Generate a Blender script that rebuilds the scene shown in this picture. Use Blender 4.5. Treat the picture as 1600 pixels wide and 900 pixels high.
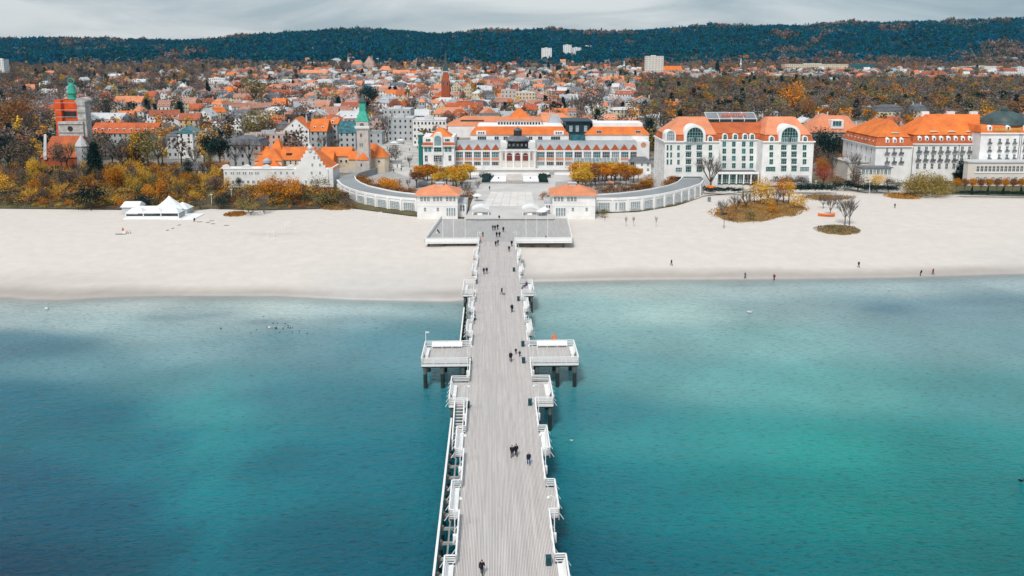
import bpy, math, random, time
import numpy as np
from mathutils import Vector, Matrix
T0 = time.time()
random.seed(11); rng = np.random.default_rng(11)
for o in list(bpy.data.objects): bpy.data.objects.remove(o)
SC = bpy.context.scene; COL = SC.collection
# ------------------------------------------------------------------ camera
FPX = 1245.0                                   # focal length in photo pixels (1600 wide)
PYC = 300.0                                    # the photograph is a crop: its optical axis meets row 300
TH = math.atan((PYC-94)/FPX)                   # downward pitch
AL = math.atan(31*math.cos(TH)/FPX)            # the camera looks slightly right of the pier's axis
CAM = Vector((-1.17, 0.0, 56.37))
cd = bpy.data.cameras.new('camera'); cam = bpy.data.objects.new('camera', cd); COL.objects.link(cam)
cam.location = CAM; cam.rotation_euler = (math.pi/2-TH, 0, -AL)
cd.shift_y = -(450-PYC)/1600; cd.sensor_width = 36; cd.lens = FPX/1600*36; cd.clip_start = .5; cd.clip_end = 20000
SC.camera = cam
# ------------------------------------------------------------------ light
SC.view_settings.view_transform = 'Standard'; SC.view_settings.look = 'None'
SC.view_settings.exposure = 0.92; SC.view_settings.gamma = 1.0
HAZE = 0.000035
SUN_EL, SUN_AZ = math.radians(53), math.radians(200)     # azimuth clockwise from +Y
W = bpy.data.worlds.new('World'); SC.world = W; W.use_nodes = True
wn = W.node_tree; wn.nodes.clear()
def wnode(t, **k):
    n = wn.nodes.new(t)
    for a, b in k.items(): setattr(n, a, b)
    return n
sky = wnode('ShaderNodeTexSky', sky_type='NISHITA', sun_disc=False, sun_elevation=SUN_EL, sun_rotation=SUN_AZ, air_density=1.0, dust_density=2.0)
bg1 = wnode('ShaderNodeBackground'); bg1.inputs[1].default_value = 0.10
wn.links.new(sky.outputs[0], bg1.inputs[0])
tc = wnode('ShaderNodeTexCoord'); mp = wnode('ShaderNodeMapping'); mp.inputs['Scale'].default_value = (1, 1, 5.5)
wn.links.new(tc.outputs['Generated'], mp.inputs[0])
nz = wnode('ShaderNodeTexNoise'); nz.inputs['Scale'].default_value = 3.2; nz.inputs['Detail'].default_value = 6; nz.inputs['Roughness'].default_value = .55
nz.inputs['Distortion'].default_value = .6
wn.links.new(mp.outputs[0], nz.inputs['Vector'])
cr = wnode('ShaderNodeValToRGB'); cr.color_ramp.elements[0].position = .38; cr.color_ramp.elements[1].position = .58
cr.color_ramp.elements[0].color = (.40, .47, .52, 1); cr.color_ramp.elements[1].color = (.74, .76, .765, 1)
wn.links.new(nz.outputs[0], cr.inputs[0])
bg2 = wnode('ShaderNodeBackground'); bg2.inputs[1].default_value = .54
sx_ = wnode('ShaderNodeSeparateXYZ'); wn.links.new(tc.outputs['Generated'], sx_.inputs[0])      # the cloud is heavier towards the north-east
mr_ = wnode('ShaderNodeMapRange'); mr_.interpolation_type = 'SMOOTHSTEP'; mr_.inputs['From Min'].default_value = .10; mr_.inputs['From Max'].default_value = .75; mr_.inputs['To Min'].default_value = 0; mr_.inputs['To Max'].default_value = 1; wn.links.new(sx_.outputs[0], mr_.inputs['Value'])
mc_ = wnode('ShaderNodeMix', data_type='RGBA', blend_type='MULTIPLY'); wn.links.new(mr_.outputs[0], mc_.inputs['Factor']); wn.links.new(cr.outputs[0], mc_.inputs['A']); mc_.inputs['B'].default_value = (.50, .64, .72, 1)
wn.links.new(mc_.outputs['Result'], bg2.inputs[0])
mx = wnode('ShaderNodeMixShader'); mx.inputs[0].default_value = .88       # an almost closed cloud deck over the clear sky
wn.links.new(bg1.outputs[0], mx.inputs[1]); wn.links.new(bg2.outputs[0], mx.inputs[2])
wo = wnode('ShaderNodeOutputWorld'); wn.links.new(mx.outputs[0], wo.inputs[0])
sd = bpy.data.lights.new('sun', 'SUN'); sd.energy = 1.5; sd.angle = math.radians(11); sd.color = (1, .955, .89)
sun = bpy.data.objects.new('sun', sd); COL.objects.link(sun); sun.location = (0, -50, 200)
sv = Vector((math.sin(SUN_AZ)*math.cos(SUN_EL), math.cos(SUN_AZ)*math.cos(SUN_EL), math.sin(SUN_EL)))
sun.rotation_euler = sv.to_track_quat('Z', 'Y').to_euler()
# ------------------------------------------------------------------ surveying: photo pixel <-> place on the ground
RV = Vector((math.cos(AL), -math.sin(AL), 0)); HV = Vector((math.sin(AL), math.cos(AL), 0)); ZV = Vector((0, 0, 1))
FV = HV*math.cos(TH)-ZV*math.sin(TH); UV = HV*math.sin(TH)+ZV*math.cos(TH)
def ray(px, py): return FV+RV*((px-800)/FPX)-UV*((py-PYC)/FPX)
def G(px, py, z=0.0):
    d = ray(px, py); t = (z-CAM.z)/d.z
    return CAM+d*t
def proj(p):
    d = Vector(p)-CAM; c = d.dot(FV)
    return 800+FPX*d.dot(RV)/c, PYC-FPX*d.dot(UV)/c, c
def depth(p): return (Vector(p)-CAM).dot(FV)
# ------------------------------------------------------------------ terrain heights
def tab(pts, z):
    a = sorted((tuple(G(x, y, z))[:2] for x, y in pts)); return np.array([p[0] for p in a]), np.array([p[1] for p in a])
SHX, SHY = tab([(-300, 462), (0, 463), (40, 467.5), (100, 468), (150, 464.5), (250, 461.5), (430, 461.5), (550, 467.5), (700, 470.5), (735, 468), (805, 445), (835, 440), (1000, 437), (1200, 436), (1400, 433), (1600, 427), (1900, 420)], 0)
BBX, BBY = tab([(-300, 324), (0, 325), (190, 327), (290, 330), (330, 325), (400, 328), (480, 326), (545, 324), (651, 338), (730, 341), (830, 341), (930, 333), (1000, 330), (1060, 320), (1100, 306), (1200, 296), (1300, 293), (1400, 302), (1490, 303), (1600, 306), (1900, 308)], 3.4)
SKX = np.array([-900, 0, 60, 200, 300, 380, 450, 560, 620, 680, 740, 830, 900, 950, 1000, 1060, 1100, 1250, 1330, 1400, 1480, 1600, 2500])
SKY_ = np.array([64, 63, 58, 60, 62, 56, 50, 47, 48, 52, 49, 44, 45, 50, 47, 42, 38, 39, 33, 34, 31, 26, 24])
def shore(x): return np.interp(x, SHX, SHY)
def back(x): return np.interp(x, BBX, BBY)
def fbm(x, y, s, seed=0):
    v = 0; a = 1
    for k in range(4):
        v = v+a*np.sin(x/s*1.3+seed+k*1.7+1.1*np.sin(y/s*.9+k))*np.cos(y/s*1.1-seed*1.3+k*2.3+.9*np.sin(x/s*.7+k*.5)); s = s*.53; a *= .5
    return v
def sst(t): t = np.clip(t, 0, 1); return t*t*(3-2*t)
TOWN_Y = np.array([200, 336, 380, 445, 664, 1100, 1645, 2027, 2190, 6000]); TOWN_Z = np.array([4.4, 4.5, 5, 5.4, 8, 14, 28, 44, 50, 50])
YR = 2950.0
def Tz(x, y):
    x = np.asarray(x, float); y = np.asarray(y, float)
    s = shore(x); b = back(x); u = (y-s)/(b-s)
    zb = np.where(u < 0, np.maximum(-6, -.045*(s-y)), 3.4*np.clip(u/.6, 0, 1)**.7+.12*fbm(x, y, 9)*np.clip(u*4, 0, 1)*np.clip((1-u)*6, 0, 1))
    zt = np.interp(y, TOWN_Y, TOWN_Z)
    z = np.where(u <= 1, zb, 3.4+(zt-3.4)*sst((y-b)/14))
    # hills
    pxx = 769+1262*x/np.maximum(y, 50)
    ridge = CAM.z+(94-np.interp(pxx, SKX, SKY_))*YR*math.cos(TH)/(FPX/math.cos(TH))-15
    t = np.clip((y-1910)/(YR-1910), 0, 1)
    hz = 42+(ridge-42)*(t**1.15)+fbm(x, y, 330, 2)*24*np.sin(t*math.pi)+fbm(x, y, 120, 5)*5*np.sin(t*math.pi)
    z = np.where(y > 1910, np.maximum(z*(1-sst((y-1910)/150)), 0)+hz*sst((y-1910)/150), z)
    z = np.where(y > YR, z-(y-YR)*.12, z)
    return z
def tz(x, y): return float(Tz(x, y))
def Gt(px, py):                       # a pixel's place on the terrain
    d = ray(px, py); t = 120.0
    for i in range(4000):
        p = CAM+d*t
        if p.z <= tz(p.x, p.y): break
        t *= 1.004
    lo, hi = t/1.004, t
    for i in range(12):
        m = (lo+hi)/2; p = CAM+d*m
        if p.z <= tz(p.x, p.y): hi = m
        else: lo = m
    p = CAM+d*hi; return Vector((p.x, p.y, tz(p.x, p.y)))
# ------------------------------------------------------------------ materials
M = {}
def mat(name, c, c2=None, scale=1.0, rough=.8, bump=0.0, bscale=None, island=0.0, rand=0.0, metal=0, detail=4, spec=.3, stretch=None, coat=None):
    m = bpy.data.materials.new(name); m.use_nodes = True; nt = m.node_tree; N = nt.nodes; L = nt.links
    b = N['Principled BSDF']; b.inputs['Roughness'].default_value = rough; b.inputs['Metallic'].default_value = metal
    b.inputs['Specular IOR Level'].default_value = spec
    c2 = c2 or tuple(x*.75 for x in c)
    tcn = N.new('ShaderNodeTexCoord'); mpn = N.new('ShaderNodeMapping'); L.new(tcn.outputs['Object'], mpn.inputs[0])
    if stretch: mpn.inputs['Scale'].default_value = stretch
    n = N.new('ShaderNodeTexNoise'); n.inputs['Scale'].default_value = scale; n.inputs['Detail'].default_value = detail; L.new(mpn.outputs[0], n.inputs['Vector'])
    r = N.new('ShaderNodeValToRGB'); r.color_ramp.elements[0].position = .33; r.color_ramp.elements[1].position = .67
    r.color_ramp.elements[0].color = (*c2, 1); r.color_ramp.elements[1].color = (*c, 1); L.new(n.outputs[0], r.inputs[0])
    out = r.outputs[0]
    if island or rand:
        add = None
        for k, src in ((island, 'ShaderNodeNewGeometry'), (rand, 'ShaderNodeObjectInfo')):
            if not k: continue
            g = N.new(src); mr = N.new('ShaderNodeMapRange'); mr.inputs['To Min'].default_value = 1-k; mr.inputs['To Max'].default_value = 1+k
            L.new(g.outputs['Random Per Island' if src.endswith('Geometry') else 'Random'], mr.inputs['Value'])
            if add is None: add = mr.outputs[0]
            else:
                mu = N.new('ShaderNodeMath'); mu.operation = 'MULTIPLY'; L.new(add, mu.inputs[0]); L.new(mr.outputs[0], mu.inputs[1]); add = mu.outputs[0]
        hs = N.new('ShaderNodeHueSaturation'); L.new(out, hs.inputs['Color']); L.new(add, hs.inputs['Value']); out = hs.outputs[0]
        if rand:
            g = N.new('ShaderNodeObjectInfo'); mr = N.new('ShaderNodeMapRange'); mr.inputs['To Min'].default_value = .5-.02*rand; mr.inputs['To Max'].default_value = .5+.02*rand
            sn = N.new('ShaderNodeMath'); sn.operation = 'FRACT'; mu = N.new('ShaderNodeMath'); mu.operation = 'MULTIPLY'; mu.inputs[1].default_value = 7.31
            L.new(g.outputs['Random'], mu.inputs[0]); L.new(mu.outputs[0], sn.inputs[0]); L.new(sn.outputs[0], mr.inputs['Value']); L.new(mr.outputs[0], hs.inputs['Hue'])
    L.new(out, b.inputs['Base Color'])
    if bump:
        n2 = N.new('ShaderNodeTexNoise'); n2.inputs['Scale'].default_value = bscale or scale*6; n2.inputs['Detail'].default_value = 5; L.new(mpn.outputs[0], n2.inputs['Vector'])
        bp = N.new('ShaderNodeBump'); bp.inputs['Strength'].default_value = bump; bp.inputs['Distance'].default_value = .1; L.new(n2.outputs[0], bp.inputs['Height']); L.new(bp.outputs[0], b.inputs['Normal'])
    M[name] = m; return m
mat('white_paint', (.88, .88, .87), (.80, .80, .80), .35, .6)
mat('rail_paint', (.88, .88, .88), (.80, .80, .80), 1.5, .5)
mat('plaster_white', (.87, .865, .855), (.72, .72, .715), .28, .9, bump=.05, rand=.04)
mat('plaster_cream', (.70, .60, .45), (.58, .50, .38), .15, .9, rand=.08)
mat('plaster_pale', (.74, .69, .63), (.64, .60, .55), .15, .9)
mat('plaster_grey', (.50, .51, .52), (.40, .42, .44), .15, .9, rand=.12)
mat('plaster_pink', (.62, .44, .38), (.52, .38, .33), .15, .9, rand=.1)
mat('stone_tower', (.62, .57, .52), (.48, .44, .41), .5, .9)
mat('concrete', (.36, .37, .36), (.24, .26, .25), .7, .9)
mat('algae', (.035, .05, .045), (.012, .02, .02), .8, .5)
mat('wet_concrete', (.16, .17, .165), (.07, .08, .075), .6, .6)
mat('asphalt_roof', (.24, .26, .28), (.17, .19, .21), .2, .9)
mat('slate', (.17, .18, .20), (.10, .11, .13), .5, .7, rand=.2)
mat('grey_metal', (.42, .45, .48), (.33, .36, .39), .2, .45, rand=.15)
mat('white_membrane', (.66, .67, .68), (.52, .54, .56), .1, .8, rand=.12)
def tiles(name, c, c2, rand=.1):
    m = mat(name, c, c2, .22, .8, island=.0, rand=rand, detail=8)
    nt = m.node_tree; N = nt.nodes; L = nt.links
    tcn = N.new('ShaderNodeTexCoord')
    hs = [x for x in N if x.type == 'HUE_SAT'][0]
    w = N.new('ShaderNodeTexNoise'); w.inputs['Scale'].default_value = 3.0; w.inputs['Detail'].default_value = 2; mpn = N.new('ShaderNodeMapping'); mpn.inputs['Scale'].default_value = (1, 1, .25)
    L.new(tcn.outputs['Object'], mpn.inputs[0]); L.new(mpn.outputs[0], w.inputs['Vector'])
    mr = N.new('ShaderNodeMapRange'); mr.inputs['From Min'].default_value = .3; mr.inputs['From Max'].default_value = .7; mr.inputs['To Min'].default_value = .80; mr.inputs['To Max'].default_value = 1.12
    L.new(w.outputs[0], mr.inputs['Value'])
    mxn = N.new('ShaderNodeMix'); mxn.data_type = 'RGBA'; mxn.blend_type = 'MULTIPLY'; mxn.inputs['Factor'].default_value = 1
    L.new(hs.outputs[0], mxn.inputs['A']); L.new(mr.outputs[0], mxn.inputs['B'])
    b = N['Principled BSDF']; L.new(mxn.outputs['Result'], b.inputs['Base Color'])
    wv = N.new('ShaderNodeTexWave'); wv.bands_direction = 'Z'; wv.inputs['Scale'].default_value = 1.1; L.new(tcn.outputs['Object'], wv.inputs['Vector'])
    bp = N.new('ShaderNodeBump'); bp.inputs['Strength'].default_value = .25; bp.inputs['Distance'].default_value = .05; L.new(wv.outputs[0], bp.inputs['Height']); L.new(bp.outputs[0], b.inputs['Normal'])
    return m
tiles('tile_orange', (.80, .22, .045), (.60, .15, .04), .05)
tiles('tile_salmon', (.74, .29, .15), (.62, .23, .12), .08)
tiles('tile_pink', (.50, .26, .19), (.40, .20, .15), .14)
tiles('tile_rust', (.40, .12, .06), (.27, .085, .05), .16)
tiles('tile_brick', (.55, .14, .045), (.38, .09, .04), .1)
mat('brick_red', (.42, .10, .04), (.30, .075, .035), .8, .9)
mat('copper_green', (.06, .46, .32), (.03, .30, .23), .4, .6)
mat('copper_dark', (.07, .11, .11), (.04, .065, .07), .3, .5)
mat('dark_wood', (.055, .048, .048), (.03, .027, .028), .6, .6)
mat('glass_dark', (.035, .06, .075), (.015, .025, .03), .5, .15, spec=.6)
mat('glass_teal', (.05, .20, .23), (.015, .07, .09), .5, .15, spec=.6)
mat('glass_light', (.28, .36, .39), (.14, .20, .23), .3, .2, spec=.6)
mat('frame_teal', (.30, .55, .50), (.22, .44, .40), 1, .6)
mat('frame_white', (.78, .79, .79), (.68, .69, .69), 1, .6)
mat('teal_panel', (.01, .20, .17), (.008, .13, .12), .3, .4)
mat('dark_teal_wall', (.02, .055, .075), (.01, .03, .045), .2, .5)
mat('maroon', (.22, .05, .04), (.12, .03, .025), .5, .7)
mat('terracotta_panel', (.62, .30, .20), (.52, .24, .16), .5, .8)
mat('gold', (.75, .50, .12), None, 1, .4)
mat('sign_red', (.78, .10, .03), None, 1, .5)
mat('orange_plastic', (.90, .20, .02), None, 2, .4)
mat('bin_teal', (.01, .07, .09), None, 2, .5)
mat('tent_white', (.82, .84, .85), (.74, .77, .78), .3, .5)
mat('scaffold_orange', (.85, .12, .02), (.55, .07, .015), .3, .6)
mat('scaffold_net', (.62, .60, .57), (.36, .35, .34), .5, .9, bump=.2)
mat('paving_pale', (.62, .60, .58), (.52, .50, .49), .12, .9)
mat('paving_mid', (.58, .565, .555), (.48, .47, .46), .12, .9)
mat('paving_slab', (.70, .68, .66), (.62, .60, .58), .3, .85, rand=.05)
mat('paving_grey', (.42, .41, .40), (.33, .33, .33), .15, .9)
mat('terrace_grey', (.30, .32, .33), (.23, .25, .27), .1, .85)
mat('bark', (.10, .075, .06), (.06, .045, .038), 2, .9)
mat('bark_grey', (.17, .15, .14), (.10, .09, .085), 2, .9)
LEAFC = {'orange': ((.66, .28, .025), (.42, .15, .02)), 'yellow': ((.70, .43, .06), (.48, .27, .035)), 'rust': ((.34, .15, .055), (.19, .085, .035)),
         'brown': ((.165, .125, .095), (.09, .07, .057)), 'grey': ((.22, .195, .175), (.12, .108, .10)), 'olive': ((.27, .22, .085), (.14, .12, .05)), 'willow': ((.36, .26, .08), (.20, .15, .05)),
         'evergreen': ((.022, .05, .042), (.01, .025, .026)), 'red': ((.42, .06, .025), (.24, .035, .02)), 'mauve': ((.32, .22, .19), (.19, .13, .115)), 'pine': ((.001, .135, .20), (.001, .08, .13)), 'pine_blue': ((.001, .10, .20), (.001, .065, .14)), 'pine_green': ((.01, .12, .12), (.006, .07, .075))}
for k, (a, b_) in LEAFC.items(): mat('leaf_'+k, a, b_, .5, .9, island=.22, rand=.28, spec=.03)
for k, c in {'cloth_black': (.012, .012, .018), 'cloth_navy': (.015, .025, .06), 'cloth_blue': (.03, .10, .32), 'cloth_orange': (.7, .2, .04), 'cloth_red': (.3, .03, .04), 'cloth_grey': (.12, .12, .13), 'cloth_purple': (.08, .05, .14), 'skin': (.52, .32, .24), 'hair': (.03, .02, .015), 'cloth_white': (.7, .7, .7)}.items():
    mat(k, c, None, 6, .9)
# deck boards: silvery weathered larch, each board its own tone
mat('deck_board', (.585, .548, .535), (.51, .475, .463), .5, .85, island=.085, stretch=(8, .3, 8), detail=3)
mat('deck_board_grey', (.47, .46, .455), (.40, .39, .385), .5, .85, island=.10, stretch=(8, .3, 8), detail=3)
mat('deck_beam', (.16, .145, .13), (.10, .09, .085), .8, .9)
# ------------------------------------------------------------------ mesh helpers
class MB:
    def __init__(s): s.v = []; s.f = []; s.m = []
    def poly(s, pts, m=0):
        n = len(s.v); s.v += [tuple(p) for p in pts]; s.f.append(tuple(range(n, n+len(pts)))); s.m.append(m)
    def hull8(s, P, m=0):       # bottom 4 (ccw), top 4
        n = len(s.v); s.v += [tuple(p) for p in P]
        for q in ((0, 3, 2, 1), (4, 5, 6, 7), (0, 1, 5, 4), (1, 2, 6, 5), (2, 3, 7, 6), (3, 0, 4, 7)):
            s.f.append(tuple(n+i for i in q)); s.m.append(m)
    def box(s, x0, y0, z0, x1, y1, z1, m=0):
        s.hull8([(x0, y0, z0), (x1, y0, z0), (x1, y1, z0), (x0, y1, z0), (x0, y0, z1), (x1, y0, z1), (x1, y1, z1), (x0, y1, z1)], m)
    def frus(s, b, z0, t, z1, m=0):     # b, t = (x0,y0,x1,y1)
        s.hull8([(b[0], b[1], z0), (b[2], b[1], z0), (b[2], b[3], z0), (b[0], b[3], z0), (t[0], t[1], z1), (t[2], t[1], z1), (t[2], t[3], z1), (t[0], t[3], z1)], m)
    def bar(s, p, q, w, h=None, m=0):   # rectangular bar from p to q
        p = Vector(p); q = Vector(q); d = (q-p).normalized(); h = h or w
        a = d.cross(Vector((0, 0, 1)));
        if a.length < 1e-3: a = Vector((1, 0, 0))
        a.normalize(); b = a.cross(d)
        a = a*w/2; b = b*h/2
        s.hull8([p-a-b, p+a-b, p+a+b, p-a+b, q-a-b, q+a-b, q+a+b, q-a+b], m)
    def tube(s, p, q, r0, r1=None, n=8, m=0, cap=True):
        p = Vector(p); q = Vector(q); d = (q-p).normalized(); r1 = r0 if r1 is None else r1
        a = d.cross(Vector((0, 0, 1)));
        if a.length < 1e-3: a = Vector((1, 0, 0))
        a.normalize(); b = d.cross(a); k = len(s.v)
        for c, r in ((p, r0), (q, r1)):
            for i in range(n):
                t = 2*math.pi*i/n; s.v.append(tuple(c+a*math.cos(t)*r+b*math.sin(t)*r))
        for i in range(n):
            j = (i+1) % n; s.f.append((k+i, k+j, k+n+j, k+n+i)); s.m.append(m)
        if cap: s.f.append(tuple(range(k+n-1, k-1, -1))); s.m.append(m); s.f.append(tuple(range(k+n, k+2*n))); s.m.append(m)
    def lathe(s, c, prof, n=12, m=0):   # prof: (r, z)
        k = len(s.v); c = Vector(c)
        for r, z in prof:
            for i in range(n):
                t = 2*math.pi*(i+.5)/n; s.v.append((c.x+r*math.cos(t), c.y+r*math.sin(t), c.z+z))
        for a in range(len(prof)-1):
            for i in range(n):
                j = (i+1) % n; s.f.append((k+a*n+i, k+a*n+j, k+(a+1)*n+j, k+(a+1)*n+i)); s.m.append(m)
        s.f.append(tuple(range(k+n-1, k-1, -1))); s.m.append(m)
        e = k+(len(prof)-1)*n; s.f.append(tuple(range(e, e+n))); s.m.append(m)
    def extr(s, pts, y0, y1, m=0):      # polygon in xz (counter-clockwise seen from -y), extruded along y
        n = len(pts); k = len(s.v)
        s.v += [(x, y0, z) for x, z in pts]+[(x, y1, z) for x, z in pts]
        s.f.append(tuple(range(k, k+n))); s.m.append(m); s.f.append(tuple(range(k+2*n-1, k+n-1, -1))); s.m.append(m)
        for i in range(n):
            j = (i+1) % n; s.f.append((k+j, k+i, k+n+i, k+n+j)); s.m.append(m)
    def slab(s, pts, z0, z1, m=0):      # polygon in xy ccw
        n = len(pts); k = len(s.v)
        s.v += [(x, y, z0) for x, y in pts]+[(x, y, z1) for x, y in pts]
        s.f.append(tuple(range(k+n-1, k-1, -1))); s.m.append(m); s.f.append(tuple(range(k+n, k+2*n))); s.m.append(m)
        for i in range(n):
            j = (i+1) % n; s.f.append((k+i, k+j, k+n+j, k+n+i)); s.m.append(m)
    def mesh(s, name, mats):
        me = bpy.data.meshes.new(name); me.from_pydata(s.v, [], s.f)
        for x in (mats if isinstance(mats, (list, tuple)) else [mats]): me.materials.append(M[x])
        if any(s.m): me.polygons.foreach_set('material_index', s.m)
        me.update(); return me
    def build(s, name, mats, parent=None, kind=None, loc=None, rot=0, label=None):
        return link(name, s.mesh(name, mats), parent, kind, loc, rot, label)
def link(name, me, parent=None, kind=None, loc=None, rot=0, label=None):
    o = bpy.data.objects.new(name, me); COL.objects.link(o)
    if parent is not None: o.parent = parent
    if loc is not None: o.location = loc
    if rot: o.rotation_euler = (0, 0, rot)
    if kind: o['kind'] = kind
    if label: o['label'] = label
    return o
THINGS = []
def tag(o, label, cat, group=None):
    o['label'] = label; o['category'] = cat
    if group: o['group'] = group
    THINGS.append(o); return o
def thing(name, label, cat, loc=(0, 0, 0), rot=0, group=None):
    o = bpy.data.objects.new(name, None); o.empty_display_size = .5; COL.objects.link(o); o.location = loc; o.rotation_euler = (0, 0, rot)
    return tag(o, label, cat, group)
def gridmesh(name, X, Y, Z, mats):
    ny, nx = X.shape; V = np.stack([X, Y, Z], -1).reshape(-1, 3)
    i = np.arange(ny-1)[:, None]*nx+np.arange(nx-1)[None, :]
    Fc = np.stack([i, i+1, i+nx+1, i+nx], -1).reshape(-1, 4)
    me = bpy.data.meshes.new(name); me.vertices.add(len(V)); me.vertices.foreach_set('co', V.ravel())
    me.loops.add(Fc.size); me.loops.foreach_set('vertex_index', Fc.ravel().astype('i4'))
    me.polygons.add(len(Fc)); me.polygons.foreach_set('loop_start', np.arange(0, Fc.size, 4, dtype='i4')); me.polygons.foreach_set('use_smooth', np.ones(len(Fc), bool))
    me.update(calc_edges=True); me.materials.append(M[mats]) ; return me
def vcol(me, name, rgb):
    a = me.color_attributes.new(name, 'FLOAT_COLOR', 'POINT'); c = np.ones((len(rgb), 4), 'f4'); c[:, :3] = rgb; a.data.foreach_set('color', c.ravel())
# ------------------------------------------------------------------ setting: seabed+beach, ground, hills, water
def attr_mat(name, attr, rough, nscale, amt, bump=0, bscale=1, spec=.2):
    m = bpy.data.materials.new(name); m.use_nodes = True; nt = m.node_tree; N = nt.nodes; L = nt.links; b = N['Principled BSDF']
    a = N.new('ShaderNodeVertexColor'); a.layer_name = attr
    g = N.new('ShaderNodeNewGeometry'); n = N.new('ShaderNodeTexNoise'); n.inputs['Scale'].default_value = nscale; n.inputs['Detail'].default_value = 8; n.inputs['Roughness'].default_value = .6; L.new(g.outputs['Position'], n.inputs['Vector'])
    mr = N.new('ShaderNodeMapRange'); mr.inputs['From Min'].default_value = .3; mr.inputs['From Max'].default_value = .7; mr.inputs['To Min'].default_value = 1-amt; mr.inputs['To Max'].default_value = 1+amt*.6; L.new(n.outputs[0], mr.inputs['Value'])
    x = N.new('ShaderNodeMix'); x.data_type = 'RGBA'; x.blend_type = 'MULTIPLY'; x.inputs['Factor'].default_value = 1; L.new(a.outputs[0], x.inputs['A']); L.new(mr.outputs[0], x.inputs['B'])
    L.new(x.outputs['Result'], b.inputs['Base Color']); b.inputs['Roughness'].default_value = rough; b.inputs['Specular IOR Level'].default_value = spec
    if bump:
        n2 = N.new('ShaderNodeTexNoise'); n2.inputs['Scale'].default_value = bscale; n2.inputs['Detail'].default_value = 4; L.new(g.outputs['Position'], n2.inputs['Vector'])
        bp = N.new('ShaderNodeBump'); bp.inputs['Strength'].default_value = bump; bp.inputs['Distance'].default_value = .15; L.new(n2.outputs[0], bp.inputs['Height']); L.new(bp.outputs[0], b.inputs['Normal'])
    M[name] = m; return m
attr_mat('sand', 'tone', .95, .30, .07, .35, 2.6)
attr_mat('soil', 'tone', .95, .15, .35, .4, .8)
xs = np.unique(np.concatenate([np.linspace(-1600, -330, 40), np.linspace(-330, 330, 260), np.linspace(330, 1600, 40)]))
us = np.concatenate([np.linspace(-1.6, -.1, 12), np.linspace(-.08, .25, 34), np.linspace(.27, 1.02, 40)])
X, U = np.meshgrid(xs, us); S = shore(X); B = back(X); Y = S+(B-S)*U
Z = Tz(X, np.minimum(Y, B)); Z = np.where(U > 1.0, Z-.3, Z)
me = gridmesh('beach', X, Y, Z, 'sand')
dry = np.array([.635, .59, .547]); wet = np.array([.36, .325, .30]); foam = np.array([.60, .57, .54])
d = (Y-S).ravel(); n1 = fbm(X, Y, 26, 1).ravel(); n2 = fbm(X, Y, 70, 4).ravel()
w = np.clip(1-(d-2.2-n1*1.8)/6, 0, 1)[:, None]*.8
c = dry*(1-w)+wet*w
k = np.clip((n2-.45)*.9, 0, .55)[:, None]*np.clip((38-d)/30, 0, 1)[:, None]; c = c*(1-k)+np.array([.50, .49, .485])*k
e = (np.exp(-((d-.4-n1*.25)/.35)**2)*np.clip(.6+.6*n2, 0, 1))[:, None]*.7; c = c*(1-e)+np.array([.66, .65, .63])*e
# the damp hollow left of the pier and the brown smear under the nets
for (qx, qy, rx, ry, a) in ((690, 456, 9, 1.6, .55), (425, 377, 10, 2.2, .30), (60, 440, 30, 7, .28), (120, 455, 40, 3, .25)):
    q = G(qx, qy, 1); e = np.exp(-(((X-q.x)/rx)**2+((Y-q.y)/ry)**2)).ravel()[:, None]*a; c = c*(1-e)+np.array([.33, .29, .26])*e
vcol(me, 'tone', c); link('beach', me, kind='structure')
# ground of park and town
ys = np.concatenate([np.linspace(0, 120, 60), np.linspace(125, 1760, 140)])
xs2 = np.unique(np.concatenate([np.linspace(-2600, -400, 60), np.linspace(-400, 400, 200), np.linspace(400, 2600, 60)]))
X, V_ = np.meshgrid(xs2, ys); Y = back(X)+V_; Z = Tz(X, Y)+.03
me = gridmesh('ground', X, Y, Z, 'soil')
n1 = fbm(X, Y, 12, 3).ravel()[:, None]; n2 = fbm(X, Y, 40, 7).ravel()[:, None]
gr = np.array([.15, .12, .06]); br = np.array([.11, .085, .06]); pv = np.array([.30, .29, .275]); sandc = np.array([.60, .57, .53]); gn = np.array([.10, .11, .045])
k = np.clip(.5+n1*.6, 0, 1); c = gr*k+br*(1-k)
k = np.clip(n2*.8, 0, .6); c = c*(1-k)+gn*k
yy = Y.ravel(); xx = X.ravel()
k = (sst((yy-330)/60)*np.clip(.55+fbm(X, Y, 25, 9).ravel()*.5, 0, 1))[:, None]; c = c*(1-k)+pv*k
def inpx(x0, x1, y0, y1, soft=6):
    P = np.stack([xx, yy, Z.ravel()], -1)-np.array(CAM); cz = P@np.array(FV); ax = 800+FPX*(P@np.array(RV))/cz; ay = PYC-FPX*(P@np.array(UV))/cz
    return (np.clip(1-np.maximum(np.maximum(x0-ax, ax-x1), 0)/soft, 0, 1)*np.clip(1-np.maximum(np.maximum(y0-ay, ay-y1), 0)/(soft*.3), 0, 1))[:, None]
for bx_ in ((1085, 1300, 293, 330, 10), (1105, 1420, 288, 300, 6), (590, 660, 205, 262, 6)):
    k = inpx(*bx_)*.95; c = c*(1-k)+(sandc if bx_[2] > 280 else pv*1.7)*k
vcol(me, 'tone', c); link('ground', me, kind='structure')
ys = np.concatenate([np.linspace(1940, 3000, 90), [3150, 3600, 4400]]); X, Y = np.meshgrid(np.linspace(-3600, 3600, 240), ys)
me = gridmesh('hills', X, Y, Tz(X, Y), 'soil'); vcol(me, 'tone', np.tile([.03, .04, .035], (X.size, 1))); link('hills', me, kind='structure')
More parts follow.
